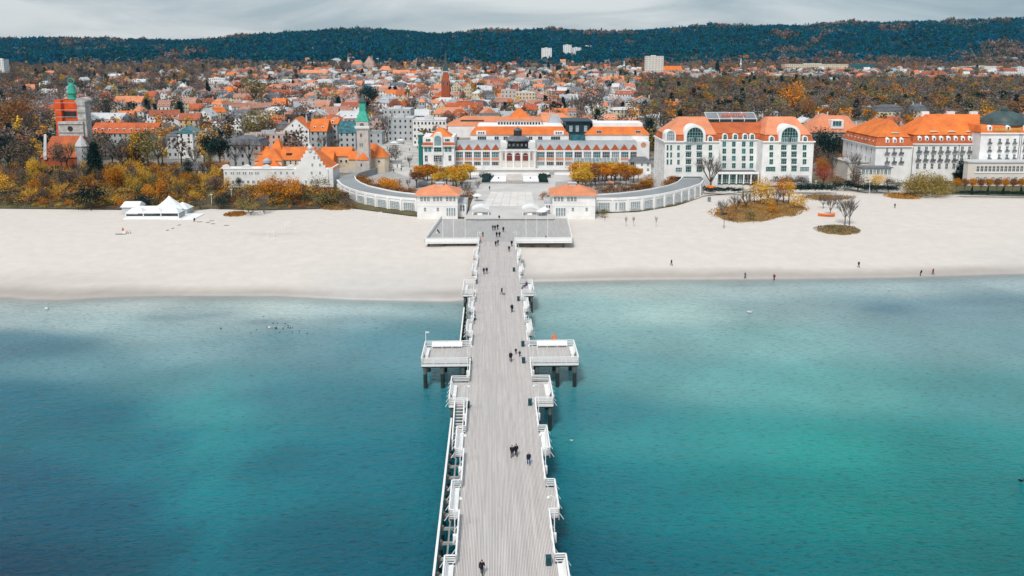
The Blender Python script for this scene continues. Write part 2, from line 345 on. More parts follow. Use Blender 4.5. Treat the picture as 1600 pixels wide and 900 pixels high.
# sea: the colour follows the depth and the sand bars under it, with ripple shading painted in
m = bpy.data.materials.new('sea_water'); m.use_nodes = True; nt = m.node_tree; N = nt.nodes; L = nt.links; b = N['Principled BSDF']; M['sea_water'] = m
a = N.new('ShaderNodeVertexColor'); a.layer_name = 'tone'; g = N.new('ShaderNodeNewGeometry')
n = N.new('ShaderNodeTexNoise'); n.inputs['Scale'].default_value = .05; n.inputs['Detail'].default_value = 9; n.inputs['Roughness'].default_value = .62; L.new(g.outputs['Position'], n.inputs['Vector'])
mr = N.new('ShaderNodeMapRange'); mr.inputs['From Min'].default_value = .3; mr.inputs['From Max'].default_value = .7; mr.inputs['To Min'].default_value = .86; mr.inputs['To Max'].default_value = 1.10; L.new(n.outputs[0], mr.inputs['Value'])
x = N.new('ShaderNodeMix'); x.data_type = 'RGBA'; x.blend_type = 'MULTIPLY'; x.inputs['Factor'].default_value = 1; L.new(a.outputs[0], x.inputs['A']); L.new(mr.outputs[0], x.inputs['B'])
L.new(x.outputs['Result'], b.inputs['Base Color']); b.inputs['Roughness'].default_value = .06; b.inputs['IOR'].default_value = 1.33; b.inputs['Specular IOR Level'].default_value = .12
mp_ = N.new('ShaderNodeMapping'); mp_.inputs['Scale'].default_value = (.55, 1.25, 1); mp_.inputs['Rotation'].default_value = (0, 0, .12); L.new(g.outputs['Position'], mp_.inputs[0])
h = None
for sc, dist, st in ((.35, .9, .7), (1.5, .5, .9), (4.2, .16, .9)):
    n2 = N.new('ShaderNodeTexNoise'); n2.inputs['Scale'].default_value = sc; n2.inputs['Detail'].default_value = 4; n2.inputs['Roughness'].default_value = .6; n2.inputs['Distortion'].default_value = .4; L.new(mp_.outputs[0], n2.inputs['Vector'])
    bp = N.new('ShaderNodeBump'); bp.inputs['Strength'].default_value = st; bp.inputs['Distance'].default_value = dist; L.new(n2.outputs[0], bp.inputs['Height'])
    if h: L.new(h, bp.inputs['Normal'])
    h = bp.outputs[0]
L.new(h, b.inputs['Normal'])
rp = N.new('ShaderNodeTexNoise'); rp.inputs['Scale'].default_value = 1.9; rp.inputs['Detail'].default_value = 3; rp.inputs['Distortion'].default_value = .5
mp2_ = N.new('ShaderNodeMapping'); mp2_.inputs['Scale'].default_value = (.42, 1.5, 1); mp2_.inputs['Rotation'].default_value = (0, 0, -.1); L.new(g.outputs['Position'], mp2_.inputs[0]); L.new(mp2_.outputs[0], rp.inputs['Vector'])
rr_ = N.new('ShaderNodeMapRange'); rr_.inputs['From Min'].default_value = .30; rr_.inputs['From Max'].default_value = .46; rr_.inputs['To Min'].default_value = .62; rr_.inputs['To Max'].default_value = 1.0; L.new(rp.outputs[0], rr_.inputs['Value'])  # dark flecks in the water colour stand in for shading on the ripples
x2 = N.new('ShaderNodeMix'); x2.data_type = 'RGBA'; x2.blend_type = 'MULTIPLY'; x2.inputs['Factor'].default_value = 1; L.new(x.outputs['Result'], x2.inputs['A']); L.new(rr_.outputs[0], x2.inputs['B']); L.new(x2.outputs['Result'], b.inputs['Base Color'])
sp = N.new('ShaderNodeSeparateColor'); a2 = N.new('ShaderNodeVertexColor'); a2.layer_name = 'clear'; L.new(a2.outputs[0], sp.inputs[0])
tr = N.new('ShaderNodeBsdfTransparent'); ms = N.new('ShaderNodeMixShader'); L.new(sp.outputs[0], ms.inputs[0]); L.new(b.outputs[0], ms.inputs[1]); L.new(tr.outputs[0], ms.inputs[2]); L.new(ms.outputs[0], N['Material Output'].inputs[0])
xs3 = np.unique(np.concatenate([np.linspace(-3000, -260, 50), np.linspace(-260, 260, 240), np.linspace(260, 3000, 50)]))
ys3 = np.concatenate([[-4000, -1500, -500, -200], np.linspace(-100, 40, 12), np.linspace(44, 225, 160)])
X, Y = np.meshgrid(xs3, ys3)
me = gridmesh('sea', X, Y, np.zeros_like(X), 'sea_water')
# (photo x, photo y, water tone)
CP = [(0, 475, (.40, .47, .47)), (200, 475, (.42, .50, .50)), (330, 497, (.30, .40, .42)), (430, 480, (.42, .52, .51)), (560, 480, (.36, .48, .49)), (690, 478, (.26, .40, .42)),
      (0, 500, (.33, .43, .44)), (130, 505, (.33, .45, .46)), (250, 520, (.26, .40, .42)), (60, 545, (.085, .20, .25)), (0, 530, (.10, .21, .26)), (130, 570, (.13, .27, .31)), (300, 545, (.20, .34, .37)), (450, 540, (.16, .29, .33)), (600, 540, (.11, .25, .30)), (690, 530, (.10, .26, .30)),
      (0, 620, (.045, .135, .185)), (150, 650, (.04, .13, .18)), (320, 600, (.10, .26, .29)), (325, 640, (.06, .27, .29)), (335, 700, (.04, .25, .28)), (345, 780, (.022, .21, .25)), (250, 700, (.04, .145, .19)), (450, 620, (.07, .19, .23)), (450, 720, (.045, .155, .20)), (600, 640, (.055, .185, .23)), (640, 720, (.035, .17, .22)),
      (0, 760, (.02, .10, .15)), (150, 800, (.018, .10, .15)), (0, 900, (.008, .065, .105)), (200, 900, (.012, .085, .125)), (340, 890, (.012, .15, .19)), (500, 850, (.02, .12, .165)), (620, 880, (.012, .12, .165)), (680, 800, (.018, .16, .20)),
      (850, 450, (.36, .47, .47)), (900, 480, (.25, .42, .43)), (1000, 450, (.38, .49, .48)), (1040, 490, (.32, .48, .47)), (1200, 455, (.34, .45, .46)), (1385, 482, (.15, .26, .31)), (1320, 480, (.22, .35, .37)), (1550, 472, (.17, .28, .32)), (1480, 489, (.18, .29, .33)), (1250, 482, (.26, .39, .40)), (1600, 440, (.32, .42, .44)), (1400, 450, (.32, .43, .45)),
      (1000, 530, (.20, .38, .39)), (1200, 530, (.19, .38, .38)), (1450, 530, (.18, .33, .35)), (1600, 530, (.16, .31, .34)), (900, 560, (.13, .31, .34)), (1100, 600, (.13, .34, .345)), (1300, 610, (.11, .34, .33)), (1550, 620, (.085, .27, .28)),
      (900, 650, (.06, .22, .26)), (1000, 690, (.055, .25, .27)), (1150, 690, (.05, .29, .285)), (1300, 700, (.035, .29, .265)), (1500, 700, (.04, .23, .23)), (900, 760, (.03, .17, .21)), (1050, 790, (.02, .19, .215)), (1200, 790, (.018, .22, .22)), (1350, 800, (.018, .22, .205)), (1590, 780, (.02, .19, .19)),
      (900, 880, (.008, .12, .165)), (1050, 890, (.008, .145, .18)), (1250, 890, (.008, .165, .18)), (1450, 890, (.010, .18, .18)), (1600, 890, (.012, .17, .17)), (0, 1100, (.004, .05, .09)), (800, 1200, (.004, .07, .11)), (1600, 1100, (.006, .09, .11))]
cp = np.array([tuple(G(a_, b__, 0))[:2] for a_, b__, _ in CP]); cc = np.array([q for _, _, q in CP])
P = np.stack([X.ravel(), Y.ravel()], -1); yw = P[:, 1]
# distances compared in units that stretch along the coast, as the bars do
dd = ((P[:, None, 0]-cp[None, :, 0])/1.7)**2+((P[:, None, 1]-cp[None, :, 1]))**2; wgt = 1/(dd+14)**1.9
tone = (wgt@cc)/wgt.sum(1)[:, None]
tone = np.maximum(tone-np.array([.045, .012, 0])*np.clip((.5-tone[:, 1:2])*3, 0, 1), np.array([.0, .03, .05]))
tone *= (1.06-.16*sst((120-yw)/70))[:, None]
def smear(px, py, rx, ry, col, a):
    q = G(px, py, 0); sc_ = depth(q)/FPX; u = (P[:, 0]-q.x)/(rx*sc_); v = (yw-q.y)/(ry*sc_*depth(q)/54.5*1.0)
    e = (np.exp(-(u*u+v*v)**1.5)*a)[:, None]; return e, np.array(col)
for args in ((1385, 482, 48, 9, (.08, .20, .27), .8), (1500, 474, 60, 6, (.13, .25, .31), .7), (1590, 470, 80, 7, (.11, .23, .29), .7), (1310, 478, 50, 4, (.2, .33, .37), .5), (1540, 488, 80, 5, (.12, .25, .30), .5), (1170, 446, 60, 2, (.25, .35, .38), .5),
             (270, 497, 55, 5, (.18, .30, .34), .7), (330, 492, 30, 3, (.18, .30, .34), .6), (415, 503, 42, 5, (.16, .28, .32), .7), (60, 480, 60, 5, (.28, .37, .39), .5), (60, 540, 90, 16, (.055, .165, .22), .75), (560, 500, 80, 8, (.12, .26, .31), .5), (660, 510, 60, 14, (.07, .23, .28), .6),
             (348, 575, 16, 14, (.09, .30, .33), .45), (335, 620, 22, 26, (.03, .28, .30), .6), (328, 680, 22, 36, (.01, .26, .28), .65), (336, 745, 22, 40, (.0, .235, .27), .65), (350, 820, 34, 45, (.0, .19, .245), .6), (300, 890, 60, 30, (.0, .15, .21), .5)):
    e, q_ = smear(*args); tone = tone*(1-e)+q_*e
nn = (fbm(X, Y, 14, 6).ravel()*.05+1)[:, None]; tone *= nn
vcol(me, 'tone', tone)
ds = shore(P[:, 0])-P[:, 1]; ed = np.clip(1-(ds+.3)/9, 0, 1)**2.2*.92
vcol(me, 'clear', np.repeat(ed[:, None], 3, 1)); link('sea', me, kind='structure')

# ------------------------------------------------------------------ the pier
DZ = 4.5; HW = 5.15
def YC(y): return 1.0909*y+9.1      # tape measure along the pier
Y0 = YC(30.0); YW = YC(198.0); YE = YC(229.5)
pier = thing('pier', 'long straight grey plank pier with white railings running from the sea to the beach', 'pier')
def boards(x0, x1, y0, y1, w=.165, gap=.03, L_=11, along='y'):
    mb = MB(); n = int((x1-x0)/w)
    w = (x1-x0)/n
    for i in range(n):
        y = y0-random.uniform(0, L_)
        while y < y1:
            a, b_ = max(y, y0), min(y+L_-.012, y1); zz = DZ-random.uniform(0, .006)
            if b_-a > .1:
                if along == 'y': mb.box(x0+i*w+gap/2, a, DZ-.06, x0+(i+1)*w-gap/2, b_, zz)
            y += L_
    return mb
# platforms: (side, y0, y1, outer x)
PLAT = [(1, YC(96.8), YC(104.7), 7.95), (-1, YC(96.8), YC(104.7), 7.95), (1, YC(112), YC(119.8), 13.6), (-1, YC(112), YC(119.8), 13.6), (1, YC(149.9), YC(157.7), 7.95), (-1, YC(149.9), YC(157.7), 7.95)]
BAYW = 1.15
BAYS = [(s, YC(yc-3), YC(yc+3), HW+BAYW) for yc in (44.5, 58.0, 71.8, 85.2, 128.0, 141.5, 168.5, 183.0) for s in (1, -1)]
boards(-HW, HW, Y0, YW).build('deck_board', 'deck_board', pier, 'stuff')
pl, pr_ = G(662, 383, DZ), G(897, 383, DZ); ql, qr = G(690, 341, DZ), G(886, 341, DZ)
BP = [(pl.x, YW), (pr_.x, YW), (qr.x, YE), (ql.x, YE)]    # the wide deck on the sand
def widedeck():
    mb = MB(); n = 290; x0, x1 = min(pl.x, ql.x), max(pr_.x, qr.x); w = (x1-x0)/n
    for i in range(n):
        xa = x0+(i+.5)*w; y = YW-random.uniform(0, 4)
        f0 = YW if xa > pl.x else YW+(YE-YW)*(pl.x-xa)/(pl.x-ql.x) if pl.x > ql.x else YW
        while y < YE:
            a, b_ = max(y, YW, f0), min(y+3.98, YE); m_ = (a+b_)/2; t = (m_-YW)/(YE-YW)
            if pl.x*(1-t)+ql.x*t < xa < pr_.x*(1-t)+qr.x*t and b_-a > .2: mb.box(xa-w/2+.009, a, DZ-.06, xa+w/2-.009, b_, DZ-random.uniform(0, .006))
            y += 4
    return mb
widedeck().build('deck_board', 'deck_board_grey', pier, 'stuff')
for s, a, b_, xo in PLAT+BAYS:
    x0, x1 = (HW+.01, xo) if s > 0 else (-xo, -HW-.01)
    boards(x0, x1, a, b_, L_=8).build('deck_board', 'deck_board', pier, 'stuff')
# edge beams
for s in (-1, 1):
    mb = MB(); mb.box(s*HW-.12, Y0, DZ-.45, s*HW+.12, YW, DZ-.065); mb.build('edge_beam', 'rail_paint' if 0 else 'deck_beam', pier)
for x_ in (-3.4, 0, 3.4):
    mb = MB(); mb.box(x_-.15, Y0, DZ-.42, x_+.15, YW, DZ-.07); mb.build('joist', 'deck_beam', pier)
capm = {}
def pile(x, y, r=.24, top=DZ-.75):
    zb = min(tz(x, y), 0)-1.5; hgt = top-zb; key = (r, round(hgt, 1))
    if key not in capm:
        mb = MB(); wl_ = (2.6 if y > YC(94) else 1.2)-zb; mb.tube((0, 0, 0), (0, 0, wl_), r*1.06, r*1.04, 12, m=1); mb.tube((0, 0, wl_), (0, 0, hgt), r, r, 12); capm[key] = mb.mesh('pile', ['wet_concrete', 'algae'])
    link('pile', capm[key], pier, loc=(x, y, zb))
def beam(p, q, w=.3, h=.32, mt='deck_beam', nm='cross_beam'):
    mb = MB(); mb.bar(p, q, w, h); return mb.build(nm, mt, pier)
yb = Y0+1
while yb < YW-1:
    beam((-HW, yb, DZ-.6), (HW, yb, DZ-.6))
    for x_ in (-4.4, 0, 4.4): pile(x_, yb)
    yb += 4.6
for s, a, b_, xo in PLAT:
    big = xo > 10
    for y_ in (a+.5, b_-.5):
        beam((s*HW, y_, DZ-.55), (s*xo, y_, DZ-.55), .35, .4)
        for x_ in ((6.4, 10.0, 13.0) if big else (7.5,)): pile(s*x_, y_, .34 if big else .28)
    mb = MB(); mb.box(min(s*xo, s*xo-s*.2), a, DZ-.45, max(s*xo, s*xo-s*.2), b_, DZ-.065); mb.build('edge_beam', 'deck_beam', pier)
    for y_ in (a, b_): beam((s*HW, y_, DZ-.22), (s*xo, y_, DZ-.22), .14, .32, 'rail_paint', 'edge_beam')
for s, a, b_, xo in BAYS:
    for y_ in np.linspace(a+.3, b_-.3, 4): beam((s*(HW-1), y_, DZ-.25), (s*(xo+.1), y_, DZ-.25), .16, .22)
# white railings
post_me = None
def railing(p, q, braces=0, h=1.12, posts=True):
    global post_me
    p = Vector(p); q = Vector(q); L_ = (q-p).length; mb = MB()
    mb.bar(p+Vector((0, 0, h)), q+Vector((0, 0, h)), .17, .07)
    for z_ in (.30, .58, .84): mb.bar(p+Vector((0, 0, z_)), q+Vector((0, 0, z_)), .045, .11)
    r_ = mb.build('railing', 'rail_paint', pier)
    if post_me is None:
        m2 = MB(); m2.box(-.06, -.06, -.3, .06, .06, 1.08); post_me = m2.mesh('post', 'rail_paint')
        m3 = MB(); m3.bar((0, 0, .6), (.55, 0, -.25), .07, .07); railing.brace = m3.mesh('brace', 'rail_paint')
    n = max(1, round(L_/1.9))
    for i in range(n+1):
        c_ = p.lerp(q, i/n)
        link('post', post_me, r_, loc=c_)
        if braces:
            o = link('brace', railing.brace, r_, loc=c_)
            if braces < 0: o.rotation_euler = (0, 0, math.pi)
for s in (-1, 1):
    outs = sorted([(a, b_, xo) for (s_, a, b_, xo) in PLAT+BAYS if s_ == s])
    y = Y0
    for a, b_, xo in outs:
        if a > y: railing((s*HW, y, DZ), (s*HW, a, DZ), braces=s if xo < 7 else 0)
        gap = xo
        railing((s*HW, a, DZ), (s*xo, a, DZ)); railing((s*xo, a, DZ), (s*xo, b_, DZ), braces=s if xo < 10 else 0); railing((s*xo, b_, DZ), (s*HW, b_, DZ))
        y = b_
    railing((s*HW, y, DZ), (s*HW, YW, DZ))
railing((BP[0][0], YW, DZ), (-HW, YW, DZ)); railing((HW, YW, DZ), (BP[1][0], YW, DZ))
railing((BP[0][0], YW, DZ), (BP[3][0], YE, DZ)); railing((BP[1][0], YW, DZ), (BP[2][0], YE, DZ))
for (xa, xb) in ((BP[0][0], -HW), (HW, BP[1][0])):
    mb = MB(); mb.box(xa, YW-.1, DZ-.4, xb, YW+.1, DZ-.065); mb.build('fascia', 'rail_paint', pier)
    mb = MB(); mb.box(xa+.2, YW-.14, DZ+.02, xb-.2, YW-.09, DZ+1.05); mb.box(xa, YW-.2, DZ+1.19, xb, YW+.25, DZ+1.25); mb.build('parapet_panel', 'white_paint', pier)
    for x_ in np.arange(xa+1, xb, 4.4):
        for y_ in (YW+1.5, YW+10): pile(float(x_), y_, .3, DZ-.4)
# lower landing on the left: white fender beam on piles, cross beams back to the pier
for (a, b_) in ((YC(30), YC(96.5)), (YC(120.2), YC(147))):
    mb = MB(); mb.box(-7.72, a, 2.3, -7.45, b_, 2.62); mb.build('fender_beam', 'rail_paint', pier)
    mb = MB(); mb.box(-6.5, a, 1.75, -6.3, b_, 2.0); mb.build('walkway_beam', 'concrete', pier)
    y_ = a+1
    while y_ < b_:
        beam((-7.5, y_, 1.9), (-4.4, y_, 1.9), .28, .3, 'concrete'); pile(-7.25, y_, .22, 2.25); y_ += 2.9
# stairs down from the left small platform
for (pa, pb_) in ((BP[0][0], BP[3][0]), (BP[1][0], BP[2][0])):
    sg = 1 if pa < 0 else -1; mb = MB(); mb.hull8([(pa+sg*.15, YW+.3, DZ+.02), (pa+sg*.22, YW+.3, DZ+.02), (pb_+sg*.22, YE-.2, DZ+.02), (pb_+sg*.15, YE-.2, DZ+.02), (pa+sg*.15, YW+.3, DZ+.98), (pa+sg*.22, YW+.3, DZ+.98), (pb_+sg*.22, YE-.2, DZ+.98), (pb_+sg*.15, YE-.2, DZ+.98)]); mb.build('parapet_panel', 'rail_paint', pier)
for i in range(13):
    mb = MB(); mb.box(-6.95, YC(96.6)-i*.68, DZ-.12-i*.17, -5.75, YC(96.6)-i*.68+.38, DZ-.05-i*.17); mb.build('stair_tread', 'deck_board', pier)
for x_ in (-7.02, -5.68):
    mb = MB(); mb.bar((x_, YC(97), DZ+.95), (x_, YC(88.6), DZ-1.3), .08, .1); mb.bar((x_, YC(97), DZ-.2), (x_, YC(88.6), DZ-2.4), .08, .25); mb.build('stair_rail', 'rail_paint', pier)
railing((-HW-2.8+.9, YC(88.6), DZ-2.2), (-HW-2.8+.9, YC(96.6), DZ-.4))
print('pier', time.time()-T0)
# ------------------------------------------------------------------ benches, lamps, bins, lifebuoys
bench_m = {}
def bench(loc, rot, L_, label, group='white benches along the pier'):
    t = thing('bench', label, 'bench', loc, rot, group)
    if L_ not in bench_m:
        a = MB()
        for k in range(5): a.box(-L_/2, .02+k*.105, .42, L_/2, .11+k*.105, .46)
        b2 = MB()
        for k in range(5): b2.hull8([(-L_/2, -.02-k*.05, .50+k*.12), (L_/2, -.02-k*.05, .50+k*.12), (L_/2, .02-k*.05, .50+k*.12), (-L_/2, .02-k*.05, .50+k*.12), (-L_/2, -.06-k*.05, .60+k*.12), (L_/2, -.06-k*.05, .60+k*.12), (L_/2, -.02-k*.05, .60+k*.12), (-L_/2, -.02-k*.05, .60+k*.12)])
        l = MB(); l.box(-.04, 0, 0, .04, .5, .42); l.bar((0, .03, .3), (0, -.28, 1.08), .07, .07)
        bench_m[L_] = (a.mesh('seat', 'rail_paint'), b2.mesh('backrest', 'rail_paint'), l.mesh('leg', 'rail_paint'))
    s_, b2, l = bench_m[L_]
    link('seat', s_, t); link('backrest', b2, t)
    n = max(2, round(L_/1.8)+1)
    for i in range(n): link('leg', l, t, loc=(-L_/2+.1+i*(L_-.2)/(n-1), 0, 0))
    return t
ORD = ['first', 'second', 'third', 'fourth', 'fifth', 'sixth', 'seventh', 'eighth', 'ninth', 'tenth', 'eleventh', 'twelfth', 'thirteenth', 'fourteenth', 'fifteenth', 'sixteenth', 'seventeenth', 'eighteenth', 'nineteenth', 'twentieth']
cnt = {1: 0, -1: 0}
for s, a, b_, xo in BAYS:
    if a < YC(50): continue
    if s == 1 and abs(a-YC(68.8)) < .1: continue        # this bay stands empty in the photograph
    cnt[s] += 1; k = cnt[s]
    bench((s*(xo-.42), (a+b_)/2-.2, DZ), math.pi/2*s, 5.7, f'long white bench in a {"right" if s > 0 else "left"} railing bay, {ORD[k-1]} from the near end')
for s, a, b_, xo in PLAT:
    sd_ = 'right' if s > 0 else 'left'
    if xo > 10:
        bench((s*9.6, b_-.45, DZ), math.pi, 5.6, f'white bench along the landward rail of the wide {sd_} side platform')
        bench((s*(xo-.45), (a+b_)/2+.6, DZ), math.pi/2*s, 3.6, f'white bench against the outer rail of the wide {sd_} side platform')
    else:
        bench((s*(xo-.45), (a+b_)/2, DZ), math.pi/2*s, 4.4, f'white bench on the {"near" if a < YC(120) else "far"} small {sd_} side platform')
lm = None
def lamp(x, y, s, label):
    global lm
    t = thing('street_lamp', label, 'lamp', (x, y, DZ), 0 if s > 0 else math.pi, 'slender white lamps along the pier')
    if lm is None:
        b0 = MB(); b0.box(-.22, -.22, -.6, .22, .22, .45); b1 = MB(); b1.tube((0, 0, .45), (0, 0, 4.7), .06, .045, 8)
        b1.tube((0, 0, 4.7), (-.35, 0, 4.95), .035, .03, 6); b1.tube((-.35, 0, 4.95), (-.7, 0, 4.85), .03, .03, 6)
        b2 = MB(); b2.lathe((-.7, 0, 4.5), [(.02, 0), (.14, .04), (.2, .16), (.18, .28), (.08, .36), (.02, .38)], 10)
        lm = (b0.mesh('pedestal', 'rail_paint'), b1.mesh('pole', 'rail_paint'), b2.mesh('lamp_globe', 'tent_white'))
    for n_, m_ in zip(('pedestal', 'pole', 'lamp_globe'), lm): link(n_, m_, t)
for i, y_ in enumerate([YC(_y) for _y in (65.3, 78.8, 93.0, 108.2, 122.5, 135, 147.5, 162.5, 176, 190)]):
    for s in (1, -1): lamp(s*(HW+.32), y_, s, f'white lamp post outside the {"right" if s > 0 else "left"} railing, {ORD[i]} from the near end')
def bin_(x, y, label):
    t = thing('litter_bin', label, 'litter bin', (x, y, DZ), 0, 'dark teal bins beside the railings')
    if not hasattr(bin_, 'm'):
        a = MB(); a.box(-.28, -.28, 0, .28, .28, .85); b2 = MB(); b2.box(-.32, -.32, .85, .32, .32, .95); bin_.m = (a.mesh('body', 'bin_teal'), b2.mesh('lid', 'bin_teal'))
    link('body', bin_.m[0], t); link('lid', bin_.m[1], t)
for (a, b__, lb) in ((857, 882, 'dark teal bin by the right railing nearest the camera'), (731, 637, 'blue-teal bin by the left railing beside the stairs'), (828, 633, 'dark teal bin by the right railing just before the small platform'), (734, 567, 'small dark bin at the corner of the wide left platform'), (818, 567, 'small dark bin at the near corner of the wide right platform'), (817, 541, 'green-teal bin at the far corner of the wide right platform'), (744, 443, 'dark bin on the left near the far small platform'), (741, 500, 'dark bin by the left railing above the water edge'), (810, 470, 'dark bin by the right railing before the far platform'), (803, 424, 'small bin by the right railing over the sand')):
    g_ = G(a, b__, DZ); bin_(g_.x, g_.y, lb)
def torus(mb, c, R, r, n=20, k=8, ax='y', m=0):
    base = len(mb.v)
    for i in range(n):
        t = 2*math.pi*i/n
        for j in range(k):
            u = 2*math.pi*j/k; rr = R+r*math.cos(u)
            mb.v.append((c[0]+rr*math.cos(t), c[1]+r*math.sin(u), c[2]+rr*math.sin(t)))
    for i in range(n):
        for j in range(k): mb.f.append((base+i*k+j, base+((i+1) % n)*k+j, base+((i+1) % n)*k+(j+1) % k, base+i*k+(j+1) % k)); mb.m.append(m)
t = thing('lifebuoy', 'orange ring lifebuoy on a post behind the wide right platform', 'lifebuoy', (10.0, YC(119.8)+.3, DZ))
mb = MB(); torus(mb, (0, 0, 1.55), .38, .13); mb.build('ring', 'orange_plastic', t)
mb = MB(); mb.box(-.05, .05, 0, .05, .12, 1.6); mb.build('post', 'rail_paint', t)
mb = MB(); mb.lathe((0, .06, 1.55), [(.22, -.02), (.22, .02)], 12); mb.build('backplate', 'orange_plastic', t)
t = thing('flagpole', 'white pole with a small white pennant at the corner of the wide left platform', 'flagpole', (-13.5, YC(119.8)-.2, DZ))
mb = MB(); mb.tube((0, 0, 0), (0, 0, 3.1), .07, .05, 8); mb.build('pole', 'rail_paint', t)
mb = MB(); mb.hull8([(.05, -.02, 2.75), (.62, .10, 2.7), (.62, .12, 2.7), (.05, 0, 2.75), (.05, -.02, 3.05), (.62, .1, 2.95), (.62, .12, 2.95), (.05, 0, 3.05)]); mb.build('flag', 'tent_white', t)
k = 0
for side, xs_ in (('left', (692, 709, 727)), ('right', (822, 839, 856))):
    for i, a in enumerate(xs_):
        g_ = G(a, 377, DZ); t = thing('flagpole', f'tall thin white flagpole on the {side} beach deck, {("leftmost", "middle", "rightmost")[i]} of three', 'flagpole', (g_.x, YW+1.3, DZ), 0, 'bare flagpoles on the beach decks')
        mb = MB(); mb.tube((0, 0, 0), (0, 0, 12.5), .085, .04, 8); mb.build('pole', 'rail_paint', t); mb = MB(); mb.lathe((0, 0, 12.5), [(.03, 0), (.09, .08), (.03, .16)], 8); mb.build('finial', 'rail_paint', t)
for i, (a, b__) in enumerate(((686, 291), (697, 291), (710, 293), (892, 292), (905, 292))):
    g_ = Gt(a, b__); t = thing('flagpole', f'white flagpole behind the {"left" if a < 800 else "right"} orange-roofed pavilion, {ORD[i if a < 800 else i-3]} from left', 'flagpole', g_, 0, 'flagpoles behind the pavilions')
    mb = MB(); mb.tube((0, 0, 0), (0, 0, 11.5), .11, .06, 8); mb.build('pole', 'rail_paint', t); mb = MB(); mb.lathe((0, 0, 11.5), [(.03, 0), (.1, .1), (.03, .2)], 8); mb.build('finial', 'rail_paint', t)
# ------------------------------------------------------------------ builders for buildings
class Fac:
    """a building frame: local x along the front, y into depth, z up; converts photo measurements on one of its planes to local metres"""
    def __init__(s, px, pz, D=None, name='building', label='', cat='building', group=None, rot=-AL, base=None):
        p = base if base is not None else Gt(px, pz); s.loc = Vector(p); s.rot = rot
        s.X = Vector((math.cos(rot), math.sin(rot), 0)); s.Y = Vector((-math.sin(rot), math.cos(rot), 0))
        s.t = thing(name, label, cat, s.loc, rot, group)
    def q(s, px, py, yl=0.0):
        d = ray(px, py); o = CAM-s.loc; t = (yl-o.dot(s.Y))/d.dot(s.Y); w = o+d*t
        return w.dot(s.X), w.z
    def x(s, px, yl=0.0, py=240): return s.q(px, py, yl)[0]
    def z(s, py, yl=0.0, px=None): return s.q(px if px is not None else proj(s.loc)[0], py, yl)[1]
    def ys(s, z, py):                      # depth at which height z is seen at row py
        d = ray(proj(s.loc)[0], py); t = (z+s.loc.z-CAM.z)/d.z; w = CAM+d*t-s.loc; return w.dot(s.Y)
winm = {}
def window_mesh(w, h, nx=2, ny=2, fr='frame_white', gl='glass_dark', arch=False, fw=.10):
    key = (round(w, 1), round(h, 1), nx, ny, fr, gl, arch, fw)
    if key in winm: return winm[key]
    w, h = key[0], key[1]; mb = MB()
    def pane(pts): mb.poly([(x, -.03, z) for x, z in pts], 1)
    if arch:
        r = w/2; zc = h/2-r; n = 14
        arc = [(r*math.cos(math.pi*i/n), zc+r*math.sin(math.pi*i/n)) for i in range(n+1)]
        pane([(-r, -h/2), (r, -h/2)]+arc)
        for i in range(n):
            (a, b), (c, d) = arc[i], arc[i+1]; k = 1-fw/r
            mb.extr([(a*k, zc+(b-zc)*k), (a, b), (c, d), (c*k, zc+(d-zc)*k)][::-1], -.12, 0, 0)
        for s_ in (-1, 1): mb.box(s_*(r-fw/2)-fw/2, -.12, -h/2, s_*(r-fw/2)+fw/2, 0, zc)
        mb.box(-r, -.12, -h/2, r, 0, -h/2+fw)
        if zc > -h/2+.5: mb.box(-r, -.1, zc-.05, r, -.02, zc+.05)
    else:
        pane([(-w/2, -h/2), (w/2, -h/2), (w/2, h/2), (-w/2, h/2)])
        mb.box(-w/2, -.12, -h/2, w/2, 0, -h/2+fw); mb.box(-w/2, -.12, h/2-fw, w/2, 0, h/2)
        mb.box(-w/2, -.121, -h/2+fw, -w/2+fw, 0, h/2-fw); mb.box(w/2-fw, -.121, -h/2+fw, w/2, 0, h/2-fw)
    top = h/2-(.15*w if arch else fw)
    for i in range(1, nx):
        x_ = -w/2+w*i/nx; zt = top if not arch else (h/2-w/2)+math.sqrt(max(0, (w/2)**2-x_*x_))-.05
        mb.box(x_-.05, -.105, -h/2+fw, x_+.05, -.02, zt)
    for j in range(1, ny):
        z_ = -h/2+h*j/ny; xx_ = w/2-fw if not arch or z_ < h/2-w/2 else math.sqrt(max(.01, (w/2)**2-(z_-(h/2-w/2))**2))-.08
        mb.box(-xx_, -.10, z_-.045, xx_, -.021, z_+.045)
    winm[key] = mb.mesh('window', [fr, gl]); return winm[key]
def win(f, px, py, wp, hp, yl=0.0, nx=2, ny=2, fr='frame_white', gl='glass_dark', arch=False, fw=.12, name='window'):
    x_, z_ = f.q(px, py, yl); sc = depth(f.loc+f.X*x_+f.Y*yl)/FPX
    return link(name, window_mesh(max(.4, wp*sc), max(.4, hp*sc/math.cos(TH)), nx, ny, fr, gl, arch, fw), f.t, loc=(x_, yl, z_))
def wins(f, pxs, pys, wp, hp, **k):
    for j, b in enumerate(pys):
        for i, a in enumerate(pxs): win(f, a, b, wp, hp, **k)
def text_part(f, s, px, py, hp, yl, mt, name='sign_lettering', parent=None):
    cu = bpy.data.curves.new(name, 'FONT'); cu.body = s; x_, z_ = f.q(px, py, yl); sc = depth(f.loc+f.X*x_+f.Y*yl)/FPX
    cu.size = hp*sc*1.35; cu.extrude = .08; cu.align_x = 'CENTER'; cu.align_y = 'CENTER'; cu.offset = .02*cu.size
    tmp = bpy.data.objects.new(name, cu); me = bpy.data.meshes.new_from_object(tmp); me.materials.clear(); me.materials.append(M[mt])
    o = link(name, me, parent or f.t, loc=(x_, yl, z_)); o.rotation_euler = (math.pi/2, 0, 0); bpy.data.objects.remove(tmp); return o
FOOT = []     # footprints kept free of trees and houses: (x, y, r)
